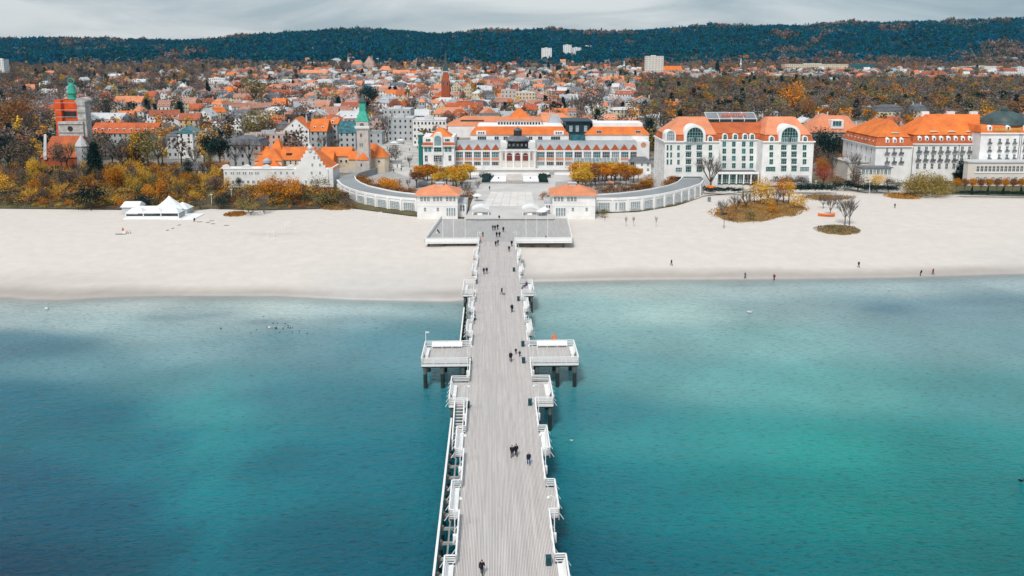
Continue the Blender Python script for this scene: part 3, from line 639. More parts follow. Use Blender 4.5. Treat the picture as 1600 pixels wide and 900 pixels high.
def foot(f, x0, x1, y0, y1):
    for a in np.arange(x0, x1+.1, 6):
        for b in np.arange(y0, y1+.1, 6):
            w = f.loc+f.X*float(a)+f.Y*float(b); FOOT.append((w.x, w.y, 5.0))

# ================================================================== beach pavilions
def pavilion(side, px0, px1, ridge, tri, low, door, annex, label):
    f = Fac(px0, 342, name='beach_pavilion', label=label, cat='pavilion', group='two matching beach pavilions')
    W_ = f.x(px1, 0, 330); ze = f.z(305, 0); D_ = 13
    mb = MB(); mb.box(0, 0, -1, W_, D_, ze); mb.build('wall', 'plaster_white', f.t)
    mb = MB(); mb.box(-.12, -.12, ze*.55, W_+.12, D_+.12, ze*.55+.25); mb.box(-.2, -.2, ze-.35, W_+.2, D_+.2, ze-.02); mb.build('cornice', 'white_paint', f.t)
    zr = f.z(288, D_/2); r0, r1 = f.x(ridge[0], D_/2, 287), f.x(ridge[1], D_/2, 287)
    mb = MB(); mb.frus((-.9, -.9, W_+.9, D_+.9), ze, (r0, D_/2-.25, r1, D_/2+.25), zr); mb.build('roof', 'tile_salmon', f.t)
    mb = MB(); mb.box((r0+r1)/2-1.2, D_/2-1, zr-.6, (r0+r1)/2+1.2, D_/2+1, zr+.5); mb.box((r0+r1)/2-1.5, D_/2-1.3, zr+.5, (r0+r1)/2+1.5, D_/2+1.3, zr+.7); mb.build('rooftop_vent', 'white_membrane', f.t)
    for c in tri:
        for k in (-1, 0, 1): win(f, c+k*5.4, 311, 4.4, 7, fr='frame_white', nx=2, ny=2)
    for c in low: win(f, c, 327, 4.2, 6.5, nx=2, ny=2)
    a, b = door; n = 4
    for k in range(n): win(f, a+(b-a)*(k+.5)/n, 331, (b-a)/n-.4, 13, nx=1, ny=2, gl='glass_light', name='door')
    xa, xb, dy = annex
    mb = MB(); x0, x1 = sorted((f.x(xa, 4, 320), f.x(xb, 4, 320))); x0, x1 = (W_+.01, x1) if side < 0 else (x0, -.01)
    za = ze*.62; mb.box(x0, 3, -1, x1, D_-1, za); mb.build('annex', 'plaster_white', f.t)
    mb = MB(); mb.box(x0-.2, 2.7, za, x1+.2, D_-.7, za+.25); mb.build('annex_roof', 'grey_metal', f.t)
    for c in np.linspace(xa, xb, 4)[1:-1]: win(f, c, 325, 3.2, 10, yl=2.99, nx=1, ny=2)
    foot(f, 0, W_, 0, D_)
pavilion(-1, 652, 715, (678, 697), (664, 684, 704), (664, 684), (697, 712), (716, 729, 4), 'white beach pavilion left of the pier head under a hipped salmon tile roof')
pavilion(1, 863, 930, (884, 904), (873, 893.5), (895, 916.5), (868, 884), (851, 862, 4), 'white beach pavilion right of the pier head under a hipped salmon tile roof')

# ================================================================== curved galleries with roof terraces
def gallery(top_out, top_in, bot, wins_, label, z_t, side):
    P0 = [G(a, b, z_t) for a, b in top_out]; P1 = [G(a, b, z_t) for a, b in top_in]
    t = thing('curved_gallery', label, 'gallery', (P0[0].x, P0[0].y, 2.2), 0, 'curved galleries flanking the pavilions'); o = Vector((P0[0].x, P0[0].y, 2.2))
    # resample both edges
    def res(P, n):
        d = [0]
        for a, b in zip(P, P[1:]): d.append(d[-1]+(b-a).length)
        out = []
        for k in range(n+1):
            s = d[-1]*k/n; i = max(j for j in range(len(d)) if d[j] <= s+1e-6); i = min(i, len(P)-2); u = (s-d[i])/(d[i+1]-d[i]); out.append(P[i].lerp(P[i+1], u))
        return out
    n = 36; A = res(P0, n); B_ = res(P1, n); H = z_t-o.z
    def loc(p): q = p-o; return q.x, q.y
    mb = MB(); mr = MB(); mc = MB()
    for i in range(n):
        a, b, c, d = loc(A[i]), loc(A[i+1]), loc(B_[i+1]), loc(B_[i])
        P = [a, b, c, d]
        ar = sum(P[k][0]*P[(k+1) % 4][1]-P[(k+1) % 4][0]*P[k][1] for k in range(4))
        if ar < 0: P = P[::-1]
        mb.slab(P, -1.5, H-.3); mr.slab(P, H-.295, H)
        mc.bar((a[0], a[1], H+.06), (b[0], b[1], H+.06), .5, .8); mc.bar((d[0], d[1], H+.06), (c[0], c[1], H+.06), .35, .7)
    mb.build('wall', 'plaster_white', t); mr.build('roof_terrace', 'terrace_grey', t); mc.build('parapet', 'white_paint', t)
    # glazed bays between pilasters
    L_ = sum((A[i+1]-A[i]).length for i in range(n)); nb = wins_; S_ = res(P0, nb)
    for i in range(nb):
        a, b = S_[i], S_[i+1]; m_ = (a+b)/2; dv = (b-a); w = dv.length; ang = math.atan2(dv.y, dv.x)
        if side < 0: ang += math.pi
        nrm = Vector((math.sin(ang), -math.cos(ang), 0)); q = m_-o+nrm*.30
        h = H-1.7
        o_ = link('window', window_mesh(w*.68, h*.66, 5, 5, 'frame_white', 'glass_light'), t, loc=(q.x, q.y, (H-.4)*.60), rot=ang)
        mp2 = MB(); mp2.box(-.25, -.45, -1, .25, .15, H-.35); p_ = a-o; link('pilaster', mp2.mesh('pilaster', 'white_paint'), t, loc=(p_.x, p_.y, 0), rot=ang)
    for i in range(n): FOOT.append((((A[i]+B_[i])/2).x, ((A[i]+B_[i])/2).y, 5))
gallery([(651, 312), (625, 310), (600, 307), (580, 304), (560, 300), (545, 295), (533, 289), (527, 282)], [(651, 304), (630, 302), (610, 299), (592, 295), (575, 291), (563, 286), (556, 281), (554, 276)], None, 10, 'curved white gallery with gridded windows, left of the pier, under a grey roof terrace', 8.0, -1)
gallery([(931, 311), (965, 311), (1000, 309), (1030, 305), (1055, 300), (1078, 294), (1095, 288), (1100, 282)], [(931, 305), (965, 303), (1000, 299), (1025, 295), (1045, 290.5), (1058, 286), (1064, 281), (1066, 277)], None, 12, 'curved white gallery with gridded windows, right of the pier, ending beside the arched hotel', 8.0, 1)
# ramp road that continues the left terrace to the lighthouse and the right one under the hotel
def ribbon(name, edgeA, edgeB, z, mt, kind=None, parent=None, label=None):
    mb = MB(); A = [G(a, b, z) for a, b in edgeA]; B_ = [G(a, b, z) for a, b in edgeB]
    for i in range(len(A)-1):
        P = [(A[i].x, A[i].y), (A[i+1].x, A[i+1].y), (B_[i+1].x, B_[i+1].y), (B_[i].x, B_[i].y)]
        ar = sum(P[k][0]*P[(k+1) % 4][1]-P[(k+1) % 4][0]*P[k][1] for k in range(4))
        if ar < 0: P = P[::-1]
        mb.slab(P, z-.3 if z < 7 else 4, z-.001)
    return mb.build(name, mt, parent, kind)
ribbon('terrace_road', [(527, 282), (534, 275), (545, 272)], [(554, 276), (562, 270), (590, 262)], 7.9, 'terrace_grey', 'structure')
ribbon('terrace_road', [(1100, 282), (1098, 277)], [(1066, 277), (1068, 273)], 7.9, 'terrace_grey', 'structure')

# ================================================================== plaza
ribbon('plaza', [(728, 341.5), (735, 320), (742, 302), (752, 284), (640, 278), (600, 262)], [(866, 341.5), (866, 320), (866, 302), (868, 284), (1000, 278), (1040, 262)], 5.06, 'paving_mid', 'structure')
ribbon('plaza', [(725, 341.8), (728, 336)], [(870, 341.8), (868, 336)], 4.53, 'paving_pale', 'structure')
ribbon('plaza', [(652, 304), (615, 299), (580, 292), (566, 286), (570, 278), (600, 262)], [(940, 304), (1000, 299), (1046, 290), (1058, 284), (1055, 274), (1025, 262)], 5.03, 'paving_grey', 'structure')
pz = thing('paved_carpet', 'large pale rectangle of paving slabs running up the middle of the plaza', 'paving', (0, 0, 0))
c0, c1, c2, c3 = G(754.5, 322, 5.1), G(836, 322, 5.1), G(831, 299.5, 5.1), G(767, 299.5, 5.1)
for i in range(6):
    for j in range(8):
        def PP(u, v): a = c0.lerp(c1, u); b = c3.lerp(c2, u); return a.lerp(b, v)
        e = .006; q = [PP(i/6+e, j/8+e), PP((i+1)/6-e, j/8+e), PP((i+1)/6-e, (j+1)/8-e), PP(i/6+e, (j+1)/8-e)]
        mb = MB(); mb.slab([(p.x, p.y) for p in q], 5.0, 5.13+.004*((i+j) % 2)); mb.build('paving_slab', 'paving_slab', pz)
# broad steps between the plaza and the pier deck
stp = thing('plaza_steps', 'wide pale steps down from the plaza to the pier deck', 'steps', (0, 0, 0))
a, b = G(737, 341.5, 4.5), G(866, 341.5, 4.5)
for k in range(5):
    mb = MB(); mb.box(a.x-.5, a.y+1.2*k, 4.0, b.x+.5, a.y+1.2*k+1.19, 4.62+.095*k); mb.build('step', 'paving_slab', stp)
# entrance arches
for i, (px0, px1) in enumerate(((738, 764), (816, 842))):
    p = G(px0, 338, 4.6); q = G(px1, 338, 4.6); w = q.x-p.x
    t = thing('entrance_gate', f'white canopied ticket gate at the {"left" if i == 0 else "right"} edge of the plaza steps', 'gate', (p.x, p.y, 4.6), 0, 'white entrance gates')
    for x_ in (.15, w-.15):
        m_ = MB(); m_.box(x_-.12, -.5, 0, x_+.12, .5, 2.9); m_.build('post', 'rail_paint', t)
    m_ = MB(); n = 10
    arc = [(w*k/n, 2.9+.9*math.sin(math.pi*k/n)) for k in range(n+1)]
    for k in range(n): m_.hull8([(arc[k][0], -1.3, arc[k][1]-.5), (arc[k+1][0], -1.3, arc[k+1][1]-.5), (arc[k+1][0], 2.6, arc[k+1][1]-.5), (arc[k][0], 2.6, arc[k][1]-.5), (arc[k][0], -1.3, arc[k][1]), (arc[k+1][0], -1.3, arc[k+1][1]), (arc[k+1][0], 2.6, arc[k+1][1]+.1), (arc[k][0], 2.6, arc[k][1]+.1)])
    m_.build('canopy', 'tent_white', t)
    m_ = MB(); m_.box(w*.3, -.3, 0, w*.6, .3, 1.1); m_.build('counter', 'white_paint', t)
def parasol(p, label, mt='tent_white', r=1.9, grp=None):
    t = thing('parasol', label, 'parasol', p, 0, grp); m_ = MB(); m_.tube((0, 0, 0), (0, 0, 2.6), .05, .05, 6); m_.build('pole', 'rail_paint', t)
    m_ = MB(); n = 8; r_ = r
    for k in range(n):
        a_, b_ = 2*math.pi*k/n, 2*math.pi*(k+1)/n
        P = [(r_*math.cos(a_), r_*math.sin(a_), 2.1), (r_*math.cos(b_), r_*math.sin(b_), 2.1), (0, 0, 2.9)]
        m_.poly(P); m_.poly([P[0], (P[0][0], P[0][1], 1.9), (P[1][0], P[1][1], 1.9), P[1]])
    m_.build('canopy', mt, t); return t
parasol(G(846, 339, 4.55), 'white parasol beside the right ticket gate'); parasol(G(851, 336, 4.55), 'second white parasol, tucked against the right pavilion')
parasol(G(746, 314, 5.1), 'white parasol over stalls beside the left pavilion'); parasol(Gt(1110, 300), 'orange parasol on the sand beyond the right gallery', 'orange_plastic', 2.2); parasol(G(953, 293, 5), 'salmon parasol among the orange plaza trees', 'tile_salmon')
t = thing('notice_board', 'pale blue board lying by the left ticket gate', 'board', G(751, 345, 4.5)); m_ = MB(); m_.box(-1.6, -.5, .02, 1.6, .5, .25); m_.build('panel', 'glass_light', t)
t = thing('glass_sculpture', 'round grey silver dome tank behind the left pavilion', 'tank', Gt(660, 292)); m_ = MB(); m_.lathe((0, 0, 0), [(1.6, 0), (2.2, 1), (2.1, 2.2), (1.3, 3.2), (.2, 3.7)], 16); m_.build('dome', 'grey_metal', t)
# fountain
f = Fac(752, 287, name='fountain', label='long shallow fountain with white basins and dark hedged ends before the spa house', cat='fountain', base=G(752, 287, 5.05))
W_ = f.x(857, 0, 287); dp = f.ys(.1, 276)
m_ = MB(); m_.box(0, 0, 0, W_, dp, .35); m_.build('basin_floor', 'dark_teal_wall', f.t)
m_ = MB(); m_.box(0, -.3, 0, W_, 0, .5); m_.box(0, dp, 0, W_, dp+.3, .5); m_.build('basin_wall', 'paving_grey', f.t)
for a_, b_ in ((766, 791), (817, 842)):
    m_ = MB(); x0, x1 = f.x(a_, 2, 283), f.x(b_, 2, 283); m_.slab([(x0, 2), (x1, 2), (x1, dp-1), (x0+(1.5 if a_ < 800 else 0), dp-1)], .3, .8); m_.build('white_basin', 'white_paint', f.t)
    m_ = MB(); m_.lathe(((x0+x1)/2, dp/2, .8), [(.35, 0), (.25, .4), (.05, .6)], 8); m_.build('nozzle', 'dark_wood', f.t)
m_ = MB(); m_.box(f.x(791.5, 3, 283), 1, .3, f.x(816.5, 3, 283), dp, 1.3); m_.build('stone_bridge', 'stone_tower', f.t)
for a_, b_ in ((752, 765), (843, 857)):
    m_ = MB(); x0, x1 = f.x(a_, 2, 283), f.x(b_, 2, 283); m_.frus((x0, .3, x1, dp-.3), .3, (x0+.3, .6, x1-.3, dp-.6), 1.5); m_.build('hedge', 'leaf_evergreen', f.t)

# ================================================================== spa house
f = Fac(711, 268, name='spa_house', label='long white spa house with orange mansard roofs, small orange gables and a dark domed centre', cat='building', base=G(711, 269, 5.0)); SP = f
def bx(part, mt, px0, px1, y0, y1, pz0, pz1, ref=None, pz1y=None):
    """a box whose front face is at depth y0; px0..px1 and rows pz0 (bottom) .. pz1 (top) are read on that face"""
    x0, x1 = f.x(px0, y0, pz1), f.x(px1, y0, pz1); z0 = f.z(pz0, y0) if pz0 is not None else -.5; z1 = f.z(pz1, y0)
    m_ = MB(); m_.box(x0, y0, z0, x1, y1, z1); m_.build(part, mt, f.t); return x0, x1, z0, z1
def roofh(part, mt, px0, px1, y0, y1, pzb, tpx0, tpx1, ty0, ty1, pzt):
    x0, x1 = f.x(px0, y0, pzb), f.x(px1, y0, pzb); z0 = f.z(pzb, y0); a, b = f.x(tpx0, ty0, pzt), f.x(tpx1, ty0, pzt); z1 = f.z(pzt, ty0)
    m_ = MB(); m_.frus((x0, y0, x1, y1), z0, (a, ty0, b, ty1), z1); m_.build(part, mt, f.t); return z0, z1
ZA = f.z(223, 9)
# arcades
for (a, b, gc) in ((711, 781, [718+14.1*i for i in range(5)]), (838, 1012.5, [844.8+14.52*i for i in range(11)])):
    bx('wall', 'plaster_white', a, b, 0, 14, None, 236.5)
    x0, x1 = f.x(a, 0, 236), f.x(b, 0, 236); z0 = f.z(236.4, 0)
    m_ = MB(); m_.box(x0-.1, -.35, z0-.1, x1+.1, .3, z0+.45); m_.box(x0, -.25, z0-4.6, x1, .1, z0-4.35); m_.build('cornice', 'white_paint', f.t)
    # vaulted grey roof
    m_ = MB(); n = 7; R_ = 9.5; zt = f.z(219.5, 10)-z0-.4
    for k in range(n):
        t0, t1 = math.pi/2*k/n, math.pi/2*(k+1)/n
        A_ = (1+R_*(1-math.cos(t0)), z0+.4+zt*math.sin(t0)); B_ = (1+R_*(1-math.cos(t1)), z0+.4+zt*math.sin(t1))
        m_.poly([(x0, A_[0], A_[1]), (x1, A_[0], A_[1]), (x1, B_[0], B_[1]), (x0, B_[0], B_[1])])
    m_.poly([(x0, 10.5, z0+.4+zt), (x1, 10.5, z0+.4+zt), (x1, 14, z0+.4+zt), (x0, 14, z0+.4+zt)])
    for xx_ in (x0, x1): m_.poly([(xx_, 1, z0+.4)]+[(xx_, 1+R_*(1-math.cos(math.pi/2*k/n)), z0+.4+zt*math.sin(math.pi/2*k/n)) for k in range(1, n+1)]+[(xx_, 14, z0+.4+zt), (xx_, 14, z0+.4)])
    m_.build('vaulted_roof', 'grey_metal', f.t)
    hw = 1.95; hh = f.z(225.5, 0)-z0-.45
    g_ = MB(); g_.extr([(-hw, 0), (hw, 0), (hw*.45, hh*.62), (0, hh), (-hw*.45, hh*.62)], -.1, .25, 0); gm = g_.mesh('gable', 'tile_brick')
    g2 = MB(); g2.hull8([(-hw, .25, 0), (hw, .25, 0), (hw*.2, 6, hh*.5), (-hw*.2, 6, hh*.5), (-.05, .25, hh), (.05, .25, hh), (.05, 6, hh*.98), (-.05, 6, hh*.98)]); g2m = g2.mesh('gable_roof', 'grey_metal')
    for c in gc:
        x_ = f.x(c, 0, 230); g_o = link('gable', gm, f.t, loc=(x_, 0, z0+.45)); link('gable_roof', g2m, g_o)
    nb = 5 if a < 800 else 12; st = (b-a)/nb
    for i in range(nb):
        c = a+st*(i+.5); gl = ['glass_teal', 'glass_dark', 'glass_light'][(i*7+nb) % 3] if nb == 12 else ['glass_teal', 'glass_dark'][i % 2]
        win(f, c, 241.8, st*.80, 9, nx=4, ny=2, gl=gl)
        bx_c = f.x(a+st*i, 0, 242); m_ = MB(); m_.box(bx_c-.3, -.4, -.5, bx_c+.3, .05, z0-.1); m_.build('pilaster', 'white_paint', f.t)
        xm, zm = f.q(c, 249, 0); m_ = MB(); wd = st*.42*depth(f.loc)/FPX; m_.box(xm-wd, -.12, zm-.75, xm+wd, 0, zm+.7); m_.build('spandrel', 'terracotta_panel', f.t)
        win(f, c, 255.5, st*.78, 6, nx=4, ny=1, gl='glass_dark' if i % 3 else 'glass_light')
    foot(f, x0, x1, 0, 14)
# centre pavilion
x0, x1, z0, z1 = bx('centre_wall', 'plaster_pale', 781.2, 837.3, -2.5, 13.8, None, 234.5)
m_ = MB(); m_.box(x0-.4, -3, z1-.5, x1+.4, 13, z1); m_.box(x0-.5, -3.1, z1, x1+.5, -2.7, z1+.35); m_.build('centre_cornice', 'white_paint', f.t)
for c in (796, 808.7, 821): win(f, c, 245, 9.6, 13.5, yl=-2.52, nx=1, ny=1, gl='maroon', arch=True, fr='frame_white', fw=.14)
for a_, b_ in ((781.5, 792.5), (825.5, 837)): bx('centre_shoulder', 'plaster_white', a_, b_, 1, 12.5, 235.5, 222.5)
for c in (787, 830.5): win(f, c, 244.5, 3.2, 11, yl=-2.52, nx=1, ny=2, gl='glass_light', fr='terracotta_panel')
for c in (782.5, 790.6, 802.4, 815, 827, 836):
    xc = f.x(c, -2.5, 245); m_ = MB(); m_.box(xc-.25, -2.9, 0, xc+.25, -2.48, z1-.5); m_.build('pilaster', 'white_paint', f.t)
xc, zc_ = f.q(809, 222, 6); s_ = depth(f.loc)/FPX
m_ = MB(); n = 8; zb = z1; zt = f.z(220.5, 1)
m_.lathe((xc, 6, zb), [(5.1, 0), (5.1, zt-zb)], 8); m_.build('drum', 'dark_wood', f.t)
for i in range(5): win(f, 796+6.5*i-.2, 226.5, 3.4, 4.6, yl=.75, nx=2, ny=1, fr='dark_wood', gl='glass_light')
m_ = MB(); m_.box(xc-5.4, .2, zb+.02, xc+5.4, .5, zb+.5); m_.build('balcony_rail', 'slate', f.t)
zd = f.z(211.8, 6); m_ = MB(); h_ = zd-zt
m_.lathe((xc, 6, zt), [(5.7, -.1), (5.7, .2), (5.3, h_*.40), (4.2, h_*.72), (2.9, h_*.92), (2.1, h_)], 16); m_.build('dome', 'slate', f.t)
zl = f.z(204, 6); m_ = MB(); m_.lathe((xc, 6, zd), [(2.05, -.3), (2.0, zl-zd)], 8); m_.build('lantern', 'dark_wood', f.t)
m_ = MB(); m_.lathe((xc, 6, zl), [(2.3, 0), (2.3, .25), (1.2, 1.0), (.1, 1.6), (.08, 2.6)], 8); m_.build('lantern_cap', 'slate', f.t)
# upper storey behind the arcades
bx('upper_wall', 'plaster_white', 735, 889, 14.1, 40, 232, 210.5)
roofh('mansard', 'tile_orange', 734, 890, 13.6, 41, 210.5, 746, 880, 17.5, 38, 197.6)
m_ = MB(); zz = f.z(197.6, 17.5); m_.box(f.x(746, 17.5, 197), 17.6, zz, f.x(880, 17.5, 197), 38, zz+.35); m_.build('roof_coping', 'white_paint', f.t)
for c, w_ in ((752, 12), (873, 12)):
    x_, z_ = f.q(c, 208, 15); m_ = MB(); m_.box(x_-2.4, 13.7, z_-.9, x_+2.4, 17, z_+1.1); d_ = m_.build('dormer', 'white_paint', f.t)
    for k in (-1, 0, 1): win(f, c+k*3.6, 207.6, 3, 3.6, yl=13.69, nx=1, ny=1)
for c, w_ in ((753, 14), (776, 7), (790, 7), (829, 6), (844, 7), (868, 15)): win(f, c, 216, w_, 6, yl=14.09, nx=2 if w_ < 10 else 4, ny=1, gl='glass_dark')
bx('clerestory', 'plaster_white', 776, 846, 24, 36, 199, 188.8)
for i in range(15): win(f, 779.5+i*4.5, 193.3, 3.6, 5.6, yl=23.98, nx=1, ny=1, gl='glass_dark', fw=.08)
roofh('pyramid_roof', 'tile_salmon', 774, 848, 23.5, 50, 188.8, 798, 825, 30, 44, 183)
roofh('pyramid_roof', 'tile_orange', 796, 829, 29, 47, 184, 809.5, 813, 37, 39, 169)
roofh('low_roof', 'tile_salmon', 696, 780, 36, 62, 197, 724, 780, 50, 58, 182.5)
roofh('low_roof', 'tile_salmon', 845, 902, 40, 66, 190, 845, 880, 50, 62, 178.5)
bx('rear_wall', 'plaster_white', 700, 778, 36.2, 60, 214, 197)
bx('rear_wall', 'plaster_white', 846, 900, 40.2, 64, 205, 190)
x_, z_ = f.q(738, 189, 44); m_ = MB(); m_.bar((x_-6, 43, z_+.2), (x_+6, 43, z_+.2), .5, .8); m_.build('skylight', 'glass_dark', f.t)
roofh('curved_gable', 'grey_metal', 853, 882, 34, 46, 198.5, 862, 873, 34.5, 45, 181)
# dark teal block
bx('teal_block', 'dark_teal_wall', 884, 922, 15, 36, 214, 191)
m_ = MB(); x0, x1 = f.x(880, 14, 190), f.x(926, 14, 190); zz = f.z(190.6, 15); m_.box(x0, 14, zz, x1, 37, zz+.5); m_.build('teal_block_roof', 'dark_teal_wall', f.t)
for c in (892, 902, 915): win(f, c, 201, 4.6, 8.5, yl=14.98, nx=2, ny=2, gl='glass_light', fr='frame_white')
bx('terrace_glass', 'glass_teal', 891, 914, 10, 14.9, 222, 211)
# right wing with its own mansard
bx('right_upper_wall', 'plaster_white', 914.5, 1014, 12, 34, 236, 210.5)
roofh('mansard', 'tile_orange', 913.5, 1016, 11.5, 35, 210.5, 926, 1004, 15.5, 32, 197.8)
bx('roof_parapet', 'white_paint', 926, 1004, 15.6, 31, 198, 192.2)
for c in (936, 997): win(f, c, 206.8, 8.5, 6, yl=12.4, nx=3, ny=1)
bx('end_block', 'plaster_white', 995.5, 1015, -.5, 11.9, None, 221)
m_ = MB(); x_, z_ = f.q(1005.5, 226.5, -.55); m_.lathe((0, 0, 0), [(1.25, 0), (1.25, .06)], 16); o_ = m_.build('emblem', 'terracotta_panel', f.t); o_.location = (x_, -.52, z_); o_.rotation_euler = (math.pi/2, 0, 0)
# glass canopy and low grey roofs at the right
x0, x1 = f.x(896, -3, 251), f.x(966, -3, 251); z_ = f.z(247.5, -.2)
m_ = MB(); m_.hull8([(x0, -4.5, z_-1.6), (x1, -4.5, z_-1.6), (x1, 0, z_), (x0, 0, z_), (x0, -4.5, z_-1.45), (x1, -4.5, z_-1.45), (x1, 0, z_+.15), (x0, 0, z_+.15)]); m_.build('glass_canopy', 'glass_light', f.t)
for k in range(13):
    xx_ = x0+(x1-x0)*k/12; m_ = MB(); m_.bar((xx_, -4.5, z_-1.4), (xx_, 0, z_+.2), .1, .1); m_.build('canopy_rib', 'frame_white', f.t)
# terraces, balustrades and two flights of steps
for yy_, pzt, pzb in ((-6.5, 262.3, 268), (-2.2-3, 259.5, 264)):
    pass
zt1 = f.z(259.5, -6); zt2 = f.z(264.5, -9)
for (a, b) in ((711, 749), (757, 858), (866, 905)):
    xa, xb = f.x(a, -8, 264), f.x(b, -8, 264)
    m_ = MB(); m_.box(xa, -5, 0, xb, -.5, 1.6); m_.build('terrace', 'paving_pale', f.t)
    m_ = MB(); m_.box(xa, -5.3, 1.6, xb, -5, 2.5); m_.box(xa, -9.2, 0, xb, -8.9, 1.1); m_.build('balustrade', 'white_paint', f.t)
    m_ = MB(); m_.box(xa, -8.9, 0, xb, -5.31, .45); m_.build('lower_terrace', 'paving_grey', f.t)
for c in (753, 862):
    xc_ = f.x(c, -7, 264)
    for k in range(8): m_ = MB(); m_.box(xc_-1.3, -9.2+k*.55, 0, xc_+1.3, -9.2+k*.55+.54, .2+k*.2); m_.build('stair', 'paving_grey', f.t)
x0, x1 = f.x(783, -5, 256), f.x(836, -5, 256); m_ = MB(); m_.box(x0, -4.9, 1.61, x1, -2.95, 2.6); m_.build('entrance_terrace', 'white_paint', f.t)
# left tower wing
f2 = f
z0t = f.z(226.5, -5)
x0, x1, _, _ = bx('tower_wall', 'plaster_white', 660.5, 709.5, -5, 14, None, 214)
m_ = MB(); zc1 = f.z(227, -5); m_.frus((x0-.4, -5.9, x1+.4, -4.95), zc1, (x0, -5.05, x1, -4.96), zc1+1.3); m_.build('cornice_tiles', 'tile_brick', f.t)
m_ = MB(); m_.box(x0-.5, -6, zc1-.35, x1+.5, -5, zc1-.002); m_.build('cornice', 'white_paint', f.t)
roofh('tower_roof', 'tile_orange', 671, 705, -4.5, 8, 213.8, 685.5, 689, 1, 2.5, 199)
# arched bay
xa, za = f.q(684, 218, -5.9); m_ = MB(); r = 6.5*depth(f.loc)/FPX+.2; n = 12; arc = [(xa+r*math.cos(math.pi*i/n), za+1+r*math.sin(math.pi*i/n)) for i in range(n+1)]
m_.extr([(xa-r, za-7), (xa+r, za-7)]+arc, -6.1, 2, 0); m_.build('arched_bay', 'plaster_white', f.t)
win(f, 684, 219.5, 10.5, 15, yl=-6.12, nx=3, ny=3, gl='glass_light', fr='frame_teal', arch=True)
for c in (669, 699): win(f, c, 219, 8, 4.5, yl=-5.02, nx=3, ny=1)
for c in (665.5, 671.5, 697, 703): win(f, c, 233.5, 5, 7, yl=-5.02, nx=2, ny=2, gl='glass_teal', fr='frame_teal')
win(f, 684, 233.5, 12, 7, yl=-6.12, nx=3, ny=2, gl='glass_dark', fr='frame_teal')
win(f, 666, 247.5, 5, 10, yl=-5.02); win(f, 684, 248, 13, 10, yl=-6.12, nx=4, ny=3); win(f, 703, 247, 5, 9, yl=-5.02)
foot(f, x0, x1, -5, 30); foot(f, 0, 90, 14, 50)
# separate low corner house right of the arcade
f = Fac(993, 271, name='corner_house', label='small white two storey house with a dark roof, right of the spa arcade', cat='house', base=G(994, 272, 5.0))
bx('wall', 'plaster_white', 994, 1017.5, 0, 9, None, 253)
x0, x1 = f.x(985, -1, 253), f.x(1018.5, -1, 253); zz = f.z(253, 0); m_ = MB(); m_.frus((x0, -.8, x1, 10), zz+.01, (x0+2, 2, x1-2, 8), zz+1.8); m_.build('roof', 'slate', f.t)
wins(f, (1003, 1012.5), (257, 265), 4, 4.5); foot(f, 0, 7, 0, 9)
# teal glass pylon
f = Fac(653, 262, name='glass_pylon', label='tall narrow green glass pylon at the left end of the spa house', cat='pylon', base=G(653.5, 264, 5.0))
bx('shaft', 'teal_panel', 653.5, 658.5, 0, 3, None, 212.5)
x0, x1 = f.x(658.6, 0, 240), f.x(661, 0, 240); m_ = MB(); m_.box(x0, .4, 0, x1, 2.6, f.z(216, 0)); m_.build('side_fin', 'glass_teal', f.t)
m_ = MB(); m_.box(-.15, -.15, f.z(212.4, 0), x0+.1, 3.1, f.z(211.4, 0)); m_.build('cap', 'teal_panel', f.t)
print('spa', time.time()-T0)

# ================================================================== arched white hotel
f = Fac(1039, 300, name='arched_hotel', label='white five storey hotel with two great glazed arches and orange tile mansards', cat='hotel', base=G(1039, 288, 5.0))
HF = dict(fr='frame_teal', gl='glass_dark')
ze = f.z(222, 0)
# left wing front plane y=0, middle y=6, right wing y=0
x0, x1, _, _ = bx('left_wing', 'plaster_white', 1039, 1124, 0, 24, None, 222)
XL = x0
m_ = MB(); m_.box(x0-.5, -.55, ze-.1, x1+.5, 24.5, ze+.45); m_.build('cornice', 'white_paint', f.t)
xm0, xm1, _, _ = bx('middle_wing', 'plaster_white', 1124.2, 1184, 6, 22, None, 218.5)
xr0, xr1, _, _ = bx('right_wing', 'plaster_white', 1192, 1272, 0, 24, None, 222)
m_ = MB(); m_.slab([(xm1-.2, 6.0), (xr0+.01, .01), (xr0+.01, 8), (xm1-.2, 8)], -.5, ze-.02); m_.build('corner_wall', 'plaster_white', f.t)
m_ = MB(); m_.box(xr0-.3, -.55, ze-.1, xr1+.5, 24.5, ze+.45); m_.box(x1+.51, 5.5, f.z(218.5, 6)-.1, xr0-.31, 22, f.z(218.5, 6)+.3); m_.build('cornice', 'white_paint', f.t)
def mans(px0, px1, y0, y1, pe, pm, pr, tx0, tx1, ty0, ty1, lm='tile_brick', um='tile_salmon'):
    x0, x1 = f.x(px0, y0, pe), f.x(px1, y0, pe); z0 = f.z(pe, y0)+.4; z1 = f.z(pm, y0+1.2)
    m_ = MB(); m_.frus((x0, y0, x1, y1), z0, (x0+1.2, y0+1.2, x1-1.2, y1-1.2), z1); m_.build('mansard', lm, f.t)
    z2 = f.z(pr, ty0); a, b = f.x(tx0, ty0, pr), f.x(tx1, ty0, pr)
    m_ = MB(); m_.frus((x0+.9, y0+.9, x1-.9, y1-.9), z1+.004, (a, ty0, b, ty1), z2); m_.build('roof', um, f.t); return z0, z1, z2
mans(1039, 1124, 0, 24, 221.5, 210.5, 183, 1062, 1104, 12, 16)
mans(1192, 1272, 0, 24, 221.5, 210.5, 183, 1200, 1243, 12, 16)
mans(1110, 1204, 6, 24, 218, 208.5, 191, 1105, 1192, 15, 18, um='tile_brick')
bx('penthouse', 'glass_dark', 1105, 1182.5, 15, 23, 200, 185.5)
